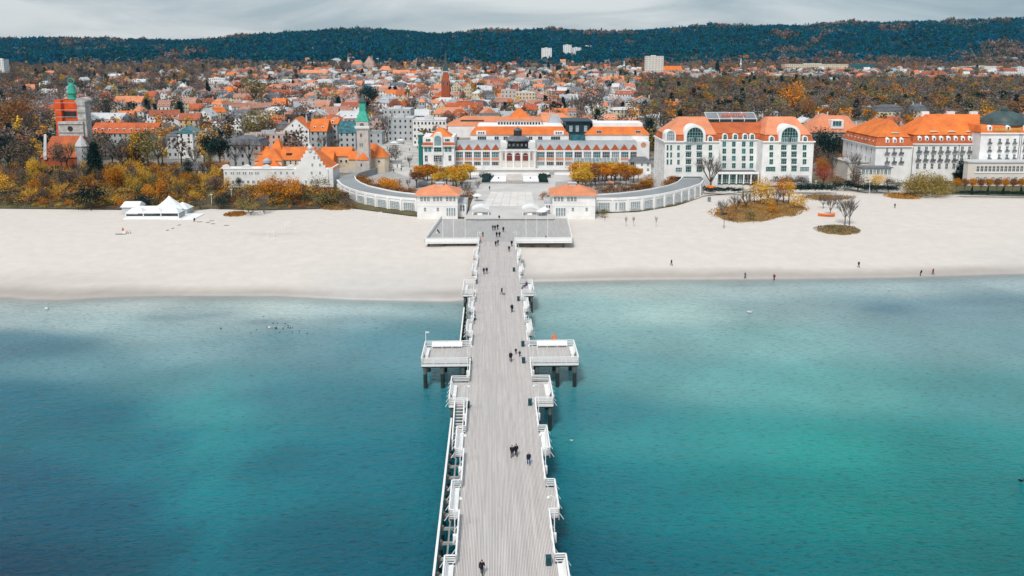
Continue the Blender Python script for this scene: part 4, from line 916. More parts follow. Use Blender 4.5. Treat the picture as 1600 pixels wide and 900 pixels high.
x0, x1 = f.x(1105, 15, 180), f.x(1182.5, 15, 180); za, zb = f.z(185.5, 15), f.z(176, 20)
m_ = MB(); m_.hull8([(x0, 14.8, za), (x1, 14.8, za), (x1, 23, za), (x0, 23, za), (x0, 20, zb), (x1, 20, zb), (x1, 21, zb), (x0, 21, zb)]); m_.build('penthouse_roof', 'asphalt_roof', f.t)
for k in range(5):
    xx_ = x0+(x1-x0)*k/4; m_ = MB(); m_.bar((xx_, 14.7, f.z(190, 15)), (xx_, 14.7, za), .25, .25); m_.bar((xx_, 14.75, za), (xx_, 20, zb+.05), .2, .15); m_.build('penthouse_frame', 'frame_white', f.t)
m_ = MB(); m_.box(x0-.3, 14.6, za-.15, x1+.3, 14.9, za+.15); m_.box(x0-.3, 19.8, zb, x1+.3, 20.1, zb+.25); m_.build('penthouse_frame', 'frame_white', f.t)
text_part(f, 'SHERATON', 1146, 180.2, 5.4, 16.2, 'sign_red')
# great arches
def arch_bay(px, r_out, pc, pbot, y0, y1, gl='glass_dark'):
    xa, za = f.q(px, pc, y0); sc = depth(f.loc)/FPX; r = r_out*sc; n = 18; zb = f.z(pbot, y0); arc = [(xa+r*math.cos(math.pi*i/n), za+r*math.sin(math.pi*i/n)) for i in range(n+1)]
    m_ = MB(); m_.extr([(xa-r, zb), (xa+r, zb)]+arc, y0, y1, 0); o_ = m_.build('arched_dormer', 'white_paint', f.t)
    return xa, za, r
for px in (1086, 1234):
    arch_bay(px, 16.6, 212, 222, -.7, 10)
    win(f, px, 210.5, 25.5, 23, yl=-.72, nx=6, ny=3, arch=True, gl='glass_dark', fr='frame_teal')
    for s_ in (-1, 1): win(f, px+s_*7, 219, 8.5, 7, yl=-.86, nx=3, ny=1, gl='glass_teal', fr='frame_white')
arch_bay(1048, 8.2, 212, 222, -.5, 6); win(f, 1048, 211.5, 12.5, 15, yl=-.52, nx=4, ny=3, arch=True, gl='glass_light', fr='frame_white')
for px, y_ in ((1110, 0), (1206, 0), (1258, 0), (1133, 6), (1149, 6), (1164.5, 6), (1175.5, 6)):
    p_ = 0 if y_ == 0 else -3.5
    arch_bay(px, 4.4, 216.5+p_, 221+p_, y_-.4, y_+3); win(f, px, 217.2+p_, 5.6, 7.5, yl=y_-.42, nx=2, ny=2, arch=True, fr='frame_teal')
wins(f, (1075.6, 1092.6), (230.6, 242, 253, 264.5), 8.5, 8.2, yl=-.01, nx=3, ny=2, **HF)
wins(f, (1110,), (230.6, 242, 253), 5.5, 8.2, yl=-.01, nx=2, ny=2, **HF)
wins(f, (1043, 1048.5), (230.6, 242, 253), 3, 8, yl=-.01, nx=1, ny=2, **HF); wins(f, (1060,), (230.6, 253, 242), 4, 7.5, yl=-.01, **HF)
win(f, 1060.5, 265, 10, 7.5, yl=-.01, nx=4, ny=2, gl='glass_teal', fr='frame_white')
for j, r_ in enumerate((225, 236, 247.3, 258.6)):
    for i, c in enumerate((1131.6, 1146.5, 1162, 1174)): win(f, c, r_, 6, 8, yl=5.99, nx=2, ny=2, fr='frame_teal', gl='glass_teal' if (i+j) % 3 == 0 else 'glass_dark')
wins(f, (1205, 1257), (230.5, 241.5, 252.5), 6, 8, yl=-.01, **HF); wins(f, (1224.5, 1240.5), (230.5, 241.5, 252.5, 263.5), 8.5, 8, yl=-.01, nx=3, **HF)
win(f, 1204, 264, 15, 7.5, yl=-.01, nx=6, **HF); win(f, 1257, 264, 14, 7.5, yl=-.01, nx=6, gl='glass_teal', fr='frame_white')
# balconies under the paired windows
for px in (1075.6, 1092.6, 1224.5, 1240.5):
    for r_ in (235.4, 246.6, 257.6):
        x_, z_ = f.q(px, r_, -.3); m_ = MB(); m_.box(x_-1.2, -.7, z_-.1, x_+1.2, 0, z_+.05); m_.box(x_-1.2, -.72, z_+.05, x_+1.2, -.66, z_+.35); m_.build('balcony', 'white_paint', f.t)
# side wall windows, left
for r_ in range(4):
    for k in range(3):
        m__ = window_mesh(1.4, 2.0, 2, 2, 'frame_white', 'glass_dark'); o_ = link('window', m__, f.t, loc=(XL-.01, 4+k*7, 4.6+r_*3.0)); o_.rotation_euler = (0, 0, -math.pi/2)
# ground floor: flat dark panels coloured as the shade of the drive-through under the left wing, canopy and glazed lobby in the middle
x0, x1 = f.x(1047, -.05, 277), f.x(1065, -.05, 277); z0, z1 = f.z(283, 0), f.z(276, 0)
m_ = MB(); m_.box(x0, -.06, z0, x1, 0, z1); m_.box(f.x(1068, 0, 277), -.06, z0, f.x(1096, 0, 277), 0, z1); m_.build('drive_through_shade', 'glass_dark', f.t)
x0, x1 = f.x(1116, 2, 269), f.x(1184, 2, 269); zc_ = f.z(268.5, 1)
m_ = MB(); m_.box(x0, .5, zc_-.9, x1, 6.01, zc_); m_.build('entrance_canopy', 'white_paint', f.t); m_ = MB(); m_.box(x0+.5, 1, zc_, x1-.5, 6, zc_+.1); m_.build('canopy_roof', 'slate', f.t)
for i in range(10): win(f, 1119+i*6.6, 279, 5.4, 13, yl=2.5, nx=2, ny=3, gl='glass_dark' if i % 3 else 'glass_teal', fr='frame_teal' if i < 6 else 'frame_white')
m_ = MB(); m_.box(x0+.3, 2.6, 0, x1-.3, 6, zc_-.9); m_.build('lobby_wall', 'plaster_grey', f.t)
for i in range(7): xx_ = x0+(x1-x0)*i/6; m_ = MB(); m_.box(xx_-.2, .7, 0, xx_+.2, 1.1, zc_-.9); m_.build('column', 'white_paint', f.t)
m_ = MB(); m_.box(f.x(1244, -.03, 283), -.06, 0, f.x(1263, -.03, 283), 0, f.z(274, 0)); m_.build('service_door', 'plaster_grey', f.t)
m_ = MB(); m_.box(f.x(1190, -4, 290), -3.5, 0, f.x(1270, -4, 290), -3, 1.3); m_.build('garden_wall', 'plaster_grey', f.t)
foot(f, x0-20, xr1, 0, 30)
# orange roofs of the rear wing
roofh('rear_roof', 'tile_salmon', 1262, 1345, 60, 78, 207, 1282, 1325, 67, 71, 181)
x0, x1 = f.x(1264, 60, 207), f.x(1343, 60, 207); m_ = MB(); m_.box(x0, 60.6, 0, x1, 77, f.z(206.8, 60.6)); m_.build('rear_wall', 'plaster_grey', f.t)
x_, z_ = f.q(1308, 193, 61.5); m_ = MB(); m_.box(x_-3, 61, z_-2.5, x_+3, 68, z_+1.8); m_.build('dormer', 'white_paint', f.t); win(f, 1308, 193, 14, 8, yl=60.98, nx=3, ny=1, gl='glass_teal')

# ================================================================== domed hotel
f = Fac(1369, 285, name='domed_hotel', label='grand white hotel with huge orange tile roofs and a dark green dome', cat='hotel', base=G(1369, 284, 4.8))
GH = dict(fr='frame_white', gl='glass_dark')
ze = f.z(229, 0)
xl0, xl1, _, _ = bx('left_pavilion', 'plaster_white', 1369, 1425, 0, 34, None, 228.5)
m_ = MB(); m_.box(xl0-.6, -.6, ze-.2, xl1+.4, 34.5, ze+.25); m_.build('cornice', 'white_paint', f.t)
def mans2(px0, px1, y0, y1, pe, pm, pr, tx0, tx1, ty0, ty1, ov=.5, inx=1.0):
    x0, x1 = f.x(px0, y0, pe)-ov, f.x(px1, y0, pe)+ov; z0 = f.z(pe, y0)+.26; z1 = f.z(pm, y0+1.6)
    m_ = MB(); m_.frus((x0, y0-ov, x1, y1), z0, (x0+1.4, y0+1.2, x1-1.4, y1-1.2), z1); m_.build('mansard', 'tile_brick', f.t)
    z2 = f.z(pr, ty0); a, b = f.x(tx0, ty0, pr), f.x(tx1, ty0, pr)
    m_ = MB(); m_.frus((x0+1.0, y0+.8, x1-1.0, y1-.9), z1+.004, (a, ty0, b, ty1), z2); m_.build('roof', 'tile_orange', f.t); return z0, z1, z2
mans2(1369, 1425, 0, 34, 228.5, 214, 187.5, 1390, 1394, 10, 24)
for c in (1387, 1398.3, 1409):
    x_, z_ = f.q(c, 219.5, 0); m_ = MB(); m_.box(x_-.8, .1, z_-1.3, x_+.8, 3, z_+.8); m_.lathe((x_, 1, z_+.8), [(.8, 0), (.55, .35), (.1, .5)], 8); m_.build('dormer', 'white_paint', f.t); win(f, c, 220.3, 3, 5, yl=.08, nx=1, ny=1)
for k in range(8):      # narrow dormers on the receding left slope
    m_ = MB(); m_.box(-.15, -.5, 0, 2, .5, 1.6); o_ = m_.build('dormer', 'white_paint', f.t); o_.location = (xl0+.15, 3.5+k*3.7, ze+.7)
    m_ = MB(); m_.box(-.18, -.3, .3, -.155, .3, 1.3); m_.build('pane', 'glass_dark', o_)
for k in range(9):
    m_ = MB(); m_.box(-.3, -.75, 0, 1.2, .75, .5); o_ = m_.build('roof_vent', 'dark_wood', f.t); o_.location = (xl0+4.2, 6+k*2.6, ze+5.6)
x_, z_ = f.q(1397, 207.5, 3.5)
def eyebrow(px, py, yl):
    x_, z_ = f.q(px, py, yl); m_ = MB(); n = 8; m_.extr([(1.7*math.cos(math.pi*i/n)+x_, z_+.55*math.sin(math.pi*i/n)) for i in range(n+1)][::1], yl-1.3, yl+2, 0); m_.build('eyebrow_dormer', 'plaster_cream', f.t)
eyebrow(1397, 208, 3.5)
wins(f, (1386, 1397, 1408), (235.5, 249.5), 3.8, 8.5, yl=-.01, **GH)
for c in (1386, 1397, 1408):
    for r_ in (240.5, 254.5): x_, z_ = f.q(c, r_, -.3); m_ = MB(); m_.box(x_-1, -.8, z_-.1, x_+1, 0, z_+.02); m_.box(x_-1, -.82, z_+.02, x_+1, -.76, z_+.75); m_.build('balcony', 'slate', f.t)
for r_ in range(3):
    for k in range(6): o_ = link('window', window_mesh(1.3, 2.1, 2, 2, 'frame_white', 'glass_dark'), f.t, loc=(xl0-.01, 4+k*5, 5.2+r_*3.9)); o_.rotation_euler = (0, 0, -math.pi/2)
# main body
xb0, xb1, _, _ = bx('main_body', 'plaster_white', 1425.2, 1533, 4, 22, None, 225)
zb_ = f.z(225, 4); m_ = MB(); m_.box(xb0, 3.4, zb_-.2, xb1, 4, zb_+.25); m_.build('cornice', 'white_paint', f.t)
mans2(1426, 1532.5, 4, 24, 225, 210.5, 178.5, 1446, 1531, 13, 15, ov=.4)
for i in range(9):
    c = 1437.3+i*11.25; x_, z_ = f.q(c, 217, 4.1); m_ = MB(); m_.box(x_-.85, 4.2, z_-1.2, x_+.85, 7, z_+.8); m_.lathe((x_, 5.1, z_+.8), [(.85, 0), (.6, .35), (.1, .5)], 8); m_.build('dormer', 'white_paint', f.t); win(f, c, 217.8, 3.1, 5, yl=4.18, nx=1, ny=1)
for c in (1458, 1486, 1514): eyebrow(c, 206, 6.5)
for i in range(9):
    for j, r_ in enumerate((233, 246, 259.5)):
        c = 1436-1.3*j+i*(11.25+.05*j)
        win(f, c, r_, 4.6, 8.8, yl=3.99, **GH)
        if j < 2: x_, z_ = f.q(c, r_+5.2, 3.7); m_ = MB(); m_.box(x_-1.1, 3.2, z_-.1, x_+1.1, 4, z_+.02); m_.box(x_-1.1, 3.18, z_+.02, x_+1.1, 3.24, z_+.75); m_.build('balcony', 'slate', f.t)
for px in (1426.2, 1498, 1533): x_ = f.x(px, 3.9, 240); m_ = MB(); m_.tube((x_, 3.85, 0), (x_, 3.85, zb_), .12, .12, 6); m_.build('drainpipe', 'slate', f.t)
for c in (1445, 1485, 1521): x_, z_ = f.q(c, 178, 14); m_ = MB(); m_.box(x_-1.6, 13.3, z_-1.2, x_+1.6, 14.8, z_+1.1); m_.build('chimney', 'plaster_white', f.t)
# central block with dome
xc0, xc1, _, _ = bx('centre_block', 'plaster_white', 1533.2, 1640, -2, 24, None, 208.5)
zc_ = f.z(208.5, -2); m_ = MB(); m_.box(xc0-.4, -2.6, zc_-.2, xc1, -2, zc_+.3); m_.build('cornice', 'white_paint', f.t)
x0, x1 = f.x(1532, -2, 208), f.x(1641, -2, 208); z0, z1 = zc_+.3, f.z(196, -.8); m_ = MB(); m_.frus((x0, -2.4, x1, 24), z0, (x0+.7, -.8, x1, 22.5), z1); m_.build('mansard', 'tile_orange', f.t)
xd, zd = f.q(1567, 196, 7); R_ = 31*depth(f.loc+f.X*xd+f.Y*7)/FPX; hd = f.z(174.5, 7, 1567)-z1
m_ = MB(); m_.lathe((xd, 7, z1-.2), [(R_+.3, 0), (R_+.3, .5)]+[(R_*math.cos(a)**.85, .5+hd*math.sin(a)) for a in np.linspace(0, 1.42, 9)], 32); dm = m_.build('dome', 'copper_dark', f.t)
for p_ in dm.data.polygons: p_.use_smooth = True
m_ = MB(); m_.lathe((xd, 7, z1+hd-.3), [(1.7, 0), (1.5, .7), (1.5, 1.7), (.7, 2.2), (.1, 3.2)], 12); m_.build('dome_lantern', 'copper_dark', f.t)
text_part(f, 'GRAND HOTEL', 1574, 203.2, 4.6, -2.3, 'gold')
for c in (1547, 1575.5, 1603):
    x_, z_ = f.q(c, 200.5, -2); m_ = MB(); m_.box(x_-.95, -1.9, z_-1.2, x_+.95, 1, z_+.8); m_.lathe((x_, -1, z_+.8), [(.95, 0), (.6, .4), (.1, .55)], 8); m_.build('dormer', 'white_paint', f.t); win(f, c, 200.5, 3.4, 5, yl=-1.92, nx=1, ny=1)
for c in (1546.5, 1562, 1574, 1585.5, 1601):
    for r_ in (220, 232, 244.5):
        win(f, c-(r_-220)*.04, r_, 4.4, 7.5, yl=-2.01, **GH); x_, z_ = f.q(c-(r_-220)*.04, r_+4.6, -2.3); m_ = MB(); m_.box(x_-.9, -2.6, z_-.08, x_+.9, -2, z_+.02); m_.box(x_-.9, -2.62, z_+.02, x_+.9, -2.56, z_+.6); m_.build('balcony', 'slate', f.t)
for px in (1591, 1594): x_ = f.x(px, -2.1, 240); m_ = MB(); m_.tube((x_, -2.15, 0), (x_, -2.15, zc_), .12, .12, 6); m_.build('drainpipe', 'slate', f.t)
# front winter garden
zg = f.z(252, -9); P = [(f.x(1506, -2, 256), -2.1), (f.x(1506, -6, 256), -6), (f.x(1513, -8.5, 256), -8.5), (f.x(1524, -9.5, 256), -9.5), (f.x(1650, -9.5, 256), -9.5), (f.x(1650, -2, 256), -2.1)]
m_ = MB(); m_.slab(P, -.5, zg-.5); m_.build('winter_garden_wall', 'plaster_pale', f.t); m_ = MB(); m_.slab([(x_-.3 if i < 3 else x_, y_-.4 if 1 < i < 5 else y_) for i, (x_, y_) in enumerate(P)], zg-.5, zg); m_.build('winter_garden_roof', 'white_membrane', f.t)
for i in range(12): win(f, 1528+i*6.2, 263.5, 5, 9, yl=-9.51, nx=2, ny=2, gl='glass_dark')
for i in range(7): win(f, 1527+i*12, 280, 6.5, 9, yl=-9.51, nx=2, ny=2, gl='glass_light', arch=True)
m_ = MB(); x0 = P[3][0]; m_.box(x0, -9.75, f.z(270.5, -9.5), f.x(1650, -9.5, 270), -9.49, f.z(269, -9.5)); m_.build('string_course', 'white_paint', f.t)
# left ground floor veranda
x0, x1, _, zv = bx('veranda', 'plaster_pale', 1345, 1393, -6, -.1, None, 262.5)
m_ = MB(); m_.box(x0-.6, -6.6, zv, x1+.6, 0, zv+.3); m_.build('veranda_roof', 'slate', f.t)
for i in range(8): win(f, 1349+i*5.8, 268.5, 4.8, 8.5, yl=-6.01, nx=2, ny=1, gl=['glass_teal', 'glass_light'][i % 2])
m_ = MB(); m_.box(f.x(1322, 8, 262), 6, -.5, xl0-.05, 22, 7.5); m_.build('side_annex', 'plaster_pale', f.t); m_ = MB(); m_.box(f.x(1321, 8, 262), 5.6, 7.5, xl0-.05, 22.4, 7.8); m_.build('side_annex_roof', 'plaster_grey', f.t)
foot(f, -12, xc1, -8, 34)
print('hotels', time.time()-T0)

# ================================================================== white inn with curved gables, cloister with orange roofs, lighthouse
f = Fac(349, 296, name='white_inn', label='long low white inn with curved parapet gables and one stepped gable', cat='inn', base=G(349, 291, 4.8))
x0, x1, _, zp = bx('wall', 'plaster_white', 349, 480, 0, 9, None, 264.5)
m_ = MB(); m_.box(x0-.2, -.2, zp, x1, .25, zp+.35); m_.build('parapet', 'white_paint', f.t)
for c in (353, 385.5, 416, 454.5):
    x_ = f.x(c, 0, 262); w_ = 2.7
    m_ = MB(); n = 8; m_.extr([(x_-w_, zp+.35), (x_+w_, zp+.35), (x_+w_*.62, zp+.9)]+[(x_+w_*.55*math.cos(math.pi*i/n), zp+1.0+1.0*math.sin(math.pi*i/n)) for i in range(n+1)]+[(x_-w_*.62, zp+.9)], -.15, .5, 0); m_.build('curved_gable', 'white_paint', f.t)
for c in (363, 372.5, 382, 392, 401.5):
    for k in (-1, 1): win(f, c+k*1.7, 270.5, 2.4, 4.6, nx=1, ny=2)
wins(f, (430, 439, 448.5, 458, 467.5, 476.5), (270,), 3, 4.6); wins(f, (353,), (270.5,), 3, 4.6)
wins(f, tuple(range(356, 476, 8)), (284,), 4, 5)
xg0, xg1, _, zg = bx('gabled_wing', 'plaster_white', 480.2, 520, -.6, 12, None, 262)
xa = f.x(489.3, 4, 235); za = f.z(223, 4); hb = zg; nst = 6; wb = 8.2
# stepped gable wall
pts = [(xa-wb, 0), (xa+wb*.9, 0)]
hz = (za-3.0)-hb+2.2
R_ = [(xa+wb*.9*(1-.86*i/nst), hb-2+(hz)*i/nst) for i in range(nst+1)]
prof = [(xa-wb*.85, -.5), (xa+wb*.85, -.5)]
for i in range(nst):
    w_ = wb*.85*(1-i/nst*.86); z_ = hb-2+hz*i/nst; z2_ = hb-2+hz*(i+1)/nst; prof.append((xa+w_, z_ if i else z_)); prof.append((xa+w_, z2_))
for i in reversed(range(nst)):
    w_ = wb*.85*(1-i/nst*.86); z_ = hb-2+hz*i/nst; z2_ = hb-2+hz*(i+1)/nst; prof.append((xa-w_, z2_)); prof.append((xa-w_, z_))
m_ = MB(); m_.extr(prof, -1.0, -.2, 0); m_.build('stepped_gable', 'white_paint', f.t)
m_ = MB(); m_.lathe((xa, -.6, za-3.2), [(.9, 0), (.9, 1.3), (1.15, 1.35), (.9, 2.0), (.3, 2.6), (.05, 3.6)], 8); m_.build('turret', 'white_membrane', f.t)
m_ = MB(); zt_ = za-3.4; m_.hull8([(xa-1, -.2, hb-2), (xg1+.5, -.2, hb-1), (xg1+.5, 12, hb-1), (xa-1, 12, hb-2), (xa-.6, -.2, zt_), (xa+.4, -.2, zt_), (xa+.4, 12, zt_), (xa-.6, 12, zt_)]); m_.build('steep_roof', 'tile_orange', f.t)
for px, py in ((491, 246), (497.5, 246), (488, 257.5), (500, 257.5), (512, 268), (487, 270), (500, 270), (487.5, 282), (478, 284)): win(f, px, py, 3, 4.8, yl=-1.01 if px < 503 else -.61)
win(f, 491.8, 247.5-8, 1.4, 3, yl=-1.01, nx=1, ny=1); win(f, 494.2, 247.5-8, 1.4, 3, yl=-1.01, nx=1, ny=1)
m_ = MB(); m_.box(f.x(350, -5, 295), -8, 0, f.x(395, -5, 295), -7.6, 1.2); m_.build('garden_wall', 'white_paint', f.t)
foot(f, 0, xg1, 0, 12)
f = Fac(400, 270, name='orange_roofed_cloister', label='cream building with long orange tile roofs behind the white inn', cat='building', base=G(400, 268, 4.9))
def bl(px0, px1, y0, y1, pe, pr, mt='tile_orange', wm='plaster_cream', ends='gable', **k):
    x0, x1 = f.x(px0, y0, pe), f.x(px1, y0, pe); z0 = f.z(pe, y0); ym = (y0+y1)/2; z1 = f.z(pr, ym)
    m_ = MB(); m_.box(x0, y0, -1, x1, y1, z0); m_.build('wall', wm, f.t)
    i_ = .05 if ends == 'gable' else min((y1-y0)/2, (x1-x0)/2-.1); m_ = MB(); m_.frus((x0-.4, y0-.5, x1+.4, y1+.5), z0-.02, (x0-.4+i_, ym-.1, x1+.4-i_, ym+.1), z1); m_.build('roof', mt, f.t)
    return x0, x1, z0, z1
bl(437, 486, 6, 20, 249.5, 229.5); wins(f, (446, 454, 462, 470, 478), (254,), 3.4, 6, yl=5.99, nx=1, ny=2)
bl(500, 547, 10, 22, 244, 229.5); wins(f, (533, 541), (252,), 4, 5, yl=9.99, nx=1, ny=1)
bl(398, 440, 2, 16, 251, 231, ends='hip'); bl(397, 422, 12, 26, 240, 228.5, ends='hip')
bl(421, 440, 18, 27, 238, 217, ends='hip'); bl(393, 437, -2, 6, 262.5, 249.5, ends='hip'); bl(512, 519, 2, 12, 256, 236)
x_, z_ = f.q(415, 252, -2); m_ = MB(); m_.lathe((x_, 0, z_), [(2, -1), (1.9, .2), (1.0, .9), (.2, 1.3)], 10); m_.build('round_dormer', 'grey_metal', f.t)
x_, z_ = f.q(454, 240, 11); m_ = MB(); m_.box(x_-1.3, 8, z_-.5, x_+1.3, 11, z_+.5); m_.build('dormer', 'dark_wood', f.t)
m_ = MB(); m_.box(f.x(520, -4, 268), -4, 0, f.x(556, -4, 268), -3.6, 2.2); m_.build('garden_wall', 'stone_tower', f.t); foot(f, 0, 50, 0, 25)
f = Fac(548, 272, name='tower_chapel', label='cream chapel with orange roofs gathered round the foot of the lighthouse tower', cat='chapel', base=G(546, 271, 5))
bl(546, 603, 8, 20, 248, 224, ends='hip'); bl(545, 558, 5, 12, 249, 236); bl(571, 584, 4, 12, 246, 233, ends='hip')
xa = f.x(594.5, 5, 256); m_ = MB(); R_ = 13*depth(f.loc)/FPX; z_ = f.z(246, 2); m_.lathe((xa, 6, 0), [(R_, -1), (R_, z_)], 10); m_.build('apse', 'plaster_cream', f.t); m_ = MB(); m_.lathe((xa, 6, z_), [(R_+.5, -.05), (R_*.45, (f.z(229, 6)-z_)*.75), (.1, f.z(229, 6)-z_)], 10); m_.build('apse_roof', 'tile_orange', f.t)
for px in (592,): win(f, px, 251.5, 4, 5.5, yl=6-R_-.05, nx=1, ny=1, arch=True)
foot(f, -5, 30, 0, 20)
f = Fac(557, 275, name='lighthouse', label='tall pale square lighthouse tower with an arcaded top and pointed green copper spire', cat='lighthouse', base=G(557, 273.5, 5))
x0, x1, _, z1 = bx('shaft', 'stone_tower', 557, 575, 0, 5.0, None, 201.5); xm = (x0+x1)/2; wd = x1-x0
bx('base', 'stone_tower', 555.5, 577, -1.6, 0, None, 250)
z_ = f.z(250, -1.6); m_ = MB(); m_.frus((x0-.2, -1.9, x0+wd+.2, -.01), z_, (xm-.1, -.2, xm+.1, -.02), f.z(238, -.5)); m_.build('porch_roof', 'tile_orange', f.t)
m_ = MB(); m_.box(x0-.5, -.5, z1, x1+.5, 5.5, z1+.5); m_.build('cornice', 'white_paint', f.t)
zb_ = f.z(190, 0); m_ = MB(); m_.box(x0-.15, -.15, z1+.5, x1+.15, 5.15, zb_); m_.build('belfry', 'stone_tower', f.t)
m_ = MB(); m_.box(x0-.7, -.7, z1+.5, x1+.7, -.5, z1+1.4); m_.build('gallery_rail', 'white_paint', f.t)
win(f, 565.5, 195.5, 7, 7, yl=-.16, nx=2, ny=1, arch=True, gl='glass_dark', fr='stone_tower')
win(f, 564, 211, 3, 6, yl=-.01, nx=1, ny=1, arch=True, fr='stone_tower'); 
for a in (562.7, 565.9): win(f, a, 226, 2.2, 6, yl=-.01, nx=1, ny=1, arch=True, fr='stone_tower')
for a, b in ((564, 246), (564.5, 257.5)): win(f, a, b, 3.2, 5.5, yl=-1.61 if b > 250 else -.01, nx=1, ny=1, arch=True, fr='stone_tower')
z2, z3, z4, z5 = f.z(189.8, 0), f.z(170, 2.5), f.z(160, 2.5), f.z(146, 2.5)
m_ = MB(); m_.frus((x0-.3, -.3, x1+.3, 5.3), z2, (xm-1.35, 1.15, xm+1.35, 3.85), z3-1); m_.frus((xm-1.35, 1.15, xm+1.35, 3.85), z3-.99, (xm-1.25, 1.25, xm+1.25, 3.75), z4); m_.build('spire', 'copper_green', f.t)
m_ = MB(); m_.box(xm-1.6, .9, z4, xm+1.6, 4.1, z4+.35); m_.frus((xm-1.2, 1.3, xm+1.2, 3.7), z4+.36, (xm-.06, 2.44, xm+.06, 2.56), z5); m_.build('spire_tip', 'copper_dark', f.t); foot(f, 0, 5, -2, 6)

# ================================================================== scaffolded church, left
f = Fac(64, 262, name='scaffolded_church', label='church wrapped in orange and grey scaffold netting with a bright green spire', cat='church', base=Gt(66, 262))
m_ = MB(); x0, x1 = f.x(64, 0, 245), f.x(124, 0, 245); ze_ = f.z(246, 0); zr_ = f.z(212.5, 7); m_.box(x0, 0, -1, x1, 15, ze_); m_.build('nave_wall', 'brick_red', f.t)
m_ = MB(); m_.frus((x0-.3, -.5, x1+.3, 15.5), ze_, (x0+2, 7.3, x1-1, 7.7), zr_); m_.build('nave_roof', 'tile_brick', f.t)
m_ = MB(); m_.hull8([(f.x(68, -.6, 245), -.7, ze_-1), (f.x(73, -.6, 245), -.7, ze_-1), (f.x(73, 7, 215), 7, zr_+.1), (f.x(69, 7, 215), 7, zr_+.1), (f.x(68, -.6, 245), -.7, ze_+.8), (f.x(73, -.6, 245), -.7, ze_+.8), (f.x(73, 7, 215), 7, zr_+.9), (f.x(69, 7, 215), 7, zr_+.9)]); m_.build('ridge_flashing', 'plaster_grey', f.t)
bx('netted_front', 'scaffold_net', 90, 129, 16, 24, 250, 190); bx('orange_net', 'scaffold_orange', 84, 94, 18, 30, 240, 156); bx('orange_net', 'scaffold_orange', 94.3, 119, 20, 32, 192, 157); bx('netted_tower', 'scaffold_net', 119.3, 132, 17, 22, 214, 159)
x_, z_ = f.q(125.6, 159, 17); r_ = 3.0; m_ = MB(); m_.extr([(x_+r_*math.cos(math.pi*i/8), z_+.7*r_*math.sin(math.pi*i/8)) for i in range(9)], 17.2, 22.8, 0); m_.build('netted_top', 'scaffold_net', f.t)
bx('dark_opening', 'dark_wood', 96, 118, 19.7, 19.95, 184, 174)
for k in range(5):      # scaffold lifts
    z_ = f.z(205-k*11, 15.8) if k else f.z(207, 15.8); m_ = MB(); m_.box(f.x(90, 15.8, 200), 15.6, z_, f.x(129 if k < 2 else 132, 15.8, 200), 15.95, z_+.2); m_.build('scaffold_lift', 'plaster_grey', f.t)
x_, z_ = f.q(109.5, 201, 15.8); m_ = MB(); m_.lathe((0, 0, 0), [(1.3, 0), (1.3, .1)], 16); o_ = m_.build('rose_window', 'dark_wood', f.t, loc=(x_, 15.9, z_)); o_.rotation_euler = (math.pi/2, 0, 0)
xs_ = f.x(109.5, 24, 150); zs = f.z(168, 24); zt_ = f.z(131, 24); m_ = MB()
m_.lathe((xs_, 26, zs-3), [(.4, 0), (1.5, 4), (1.8, 7), (2.2, 7.1), (1.9, 8), (2.0, zt_-zs-2), (2.5, zt_-zs-1.8), (2.0, zt_-zs), (1.6, zt_-zs+2.0), (.4, zt_-zs+3.5)], 12); m_.build('spire', 'copper_green', f.t)
m_ = MB(); torus(m_, (xs_, 26, zt_+1.2), 1.5, .35, 14, 6); m_.build('spire_ring', 'copper_green', f.t)
# white stair turret
xa = f.x(129, 2, 240); zb_ = f.z(228, 2); m_ = MB(); m_.lathe((xa, 2, 0), [(3, -1), (3, zb_)], 8); m_.build('turret', 'plaster_grey', f.t); m_ = MB(); m_.lathe((xa, 2, zb_), [(3.4, 0), (.1, f.z(211, 2)-zb_)], 8); m_.build('turret_roof', 'white_membrane', f.t)
for k in range(3): win(f, 129, 235+k*9, 3, 5, yl=-1.1, nx=1, ny=1, arch=True)
foot(f, 0, 25, 0, 35)
# ================================================================== red brick church in the middle of the town
f = Fac(676, 166, name='brick_church', label='red brick church with a slender tower and dark green needle spire', cat='church', base=Gt(676, 168))
bl(675, 706, 0, 22, 152, 141, mt='tile_brick', wm='brick_red', ends='hip'); x0, x1, _, z1 = bx('tower', 'brick_red', 689.5, 702, -2, 8, None, 126)
for c in (692.3, 699): win(f, c, 130.5, 2.6, 7, yl=-2.05, nx=1, ny=1, arch=True, fr='plaster_pink')
xm = (x0+x1)/2; m_ = MB(); m_.frus((x0+.5, -1.5, x1-.5, 7.5), z1+.01, (xm-2.2, .8, xm+2.2, 5.2), f.z(112, 3)); m_.build('upper_tower', 'brick_red', f.t)
m_ = MB(); m_.box(xm-3, 0, f.z(113, 3), xm+3, 6, f.z(111, 3)); m_.build('belfry_band', 'plaster_grey', f.t)
m_ = MB(); z_ = f.z(111, 3); m_.frus((xm-2.6, .4, xm+2.6, 5.6), z_, (xm-.1, 2.9, xm+.1, 3.1), f.z(80, 3)); m_.build('spire', 'copper_dark', f.t)
for s_ in (-1, 1):
    m_ = MB(); m_.lathe((xm+s_*4.4, -1.5, z1), [(.9, 0), (.9, 2.5), (.05, 6)], 8); m_.build('pinnacle', 'plaster_cream', f.t)
foot(f, -10, 60, -5, 30)
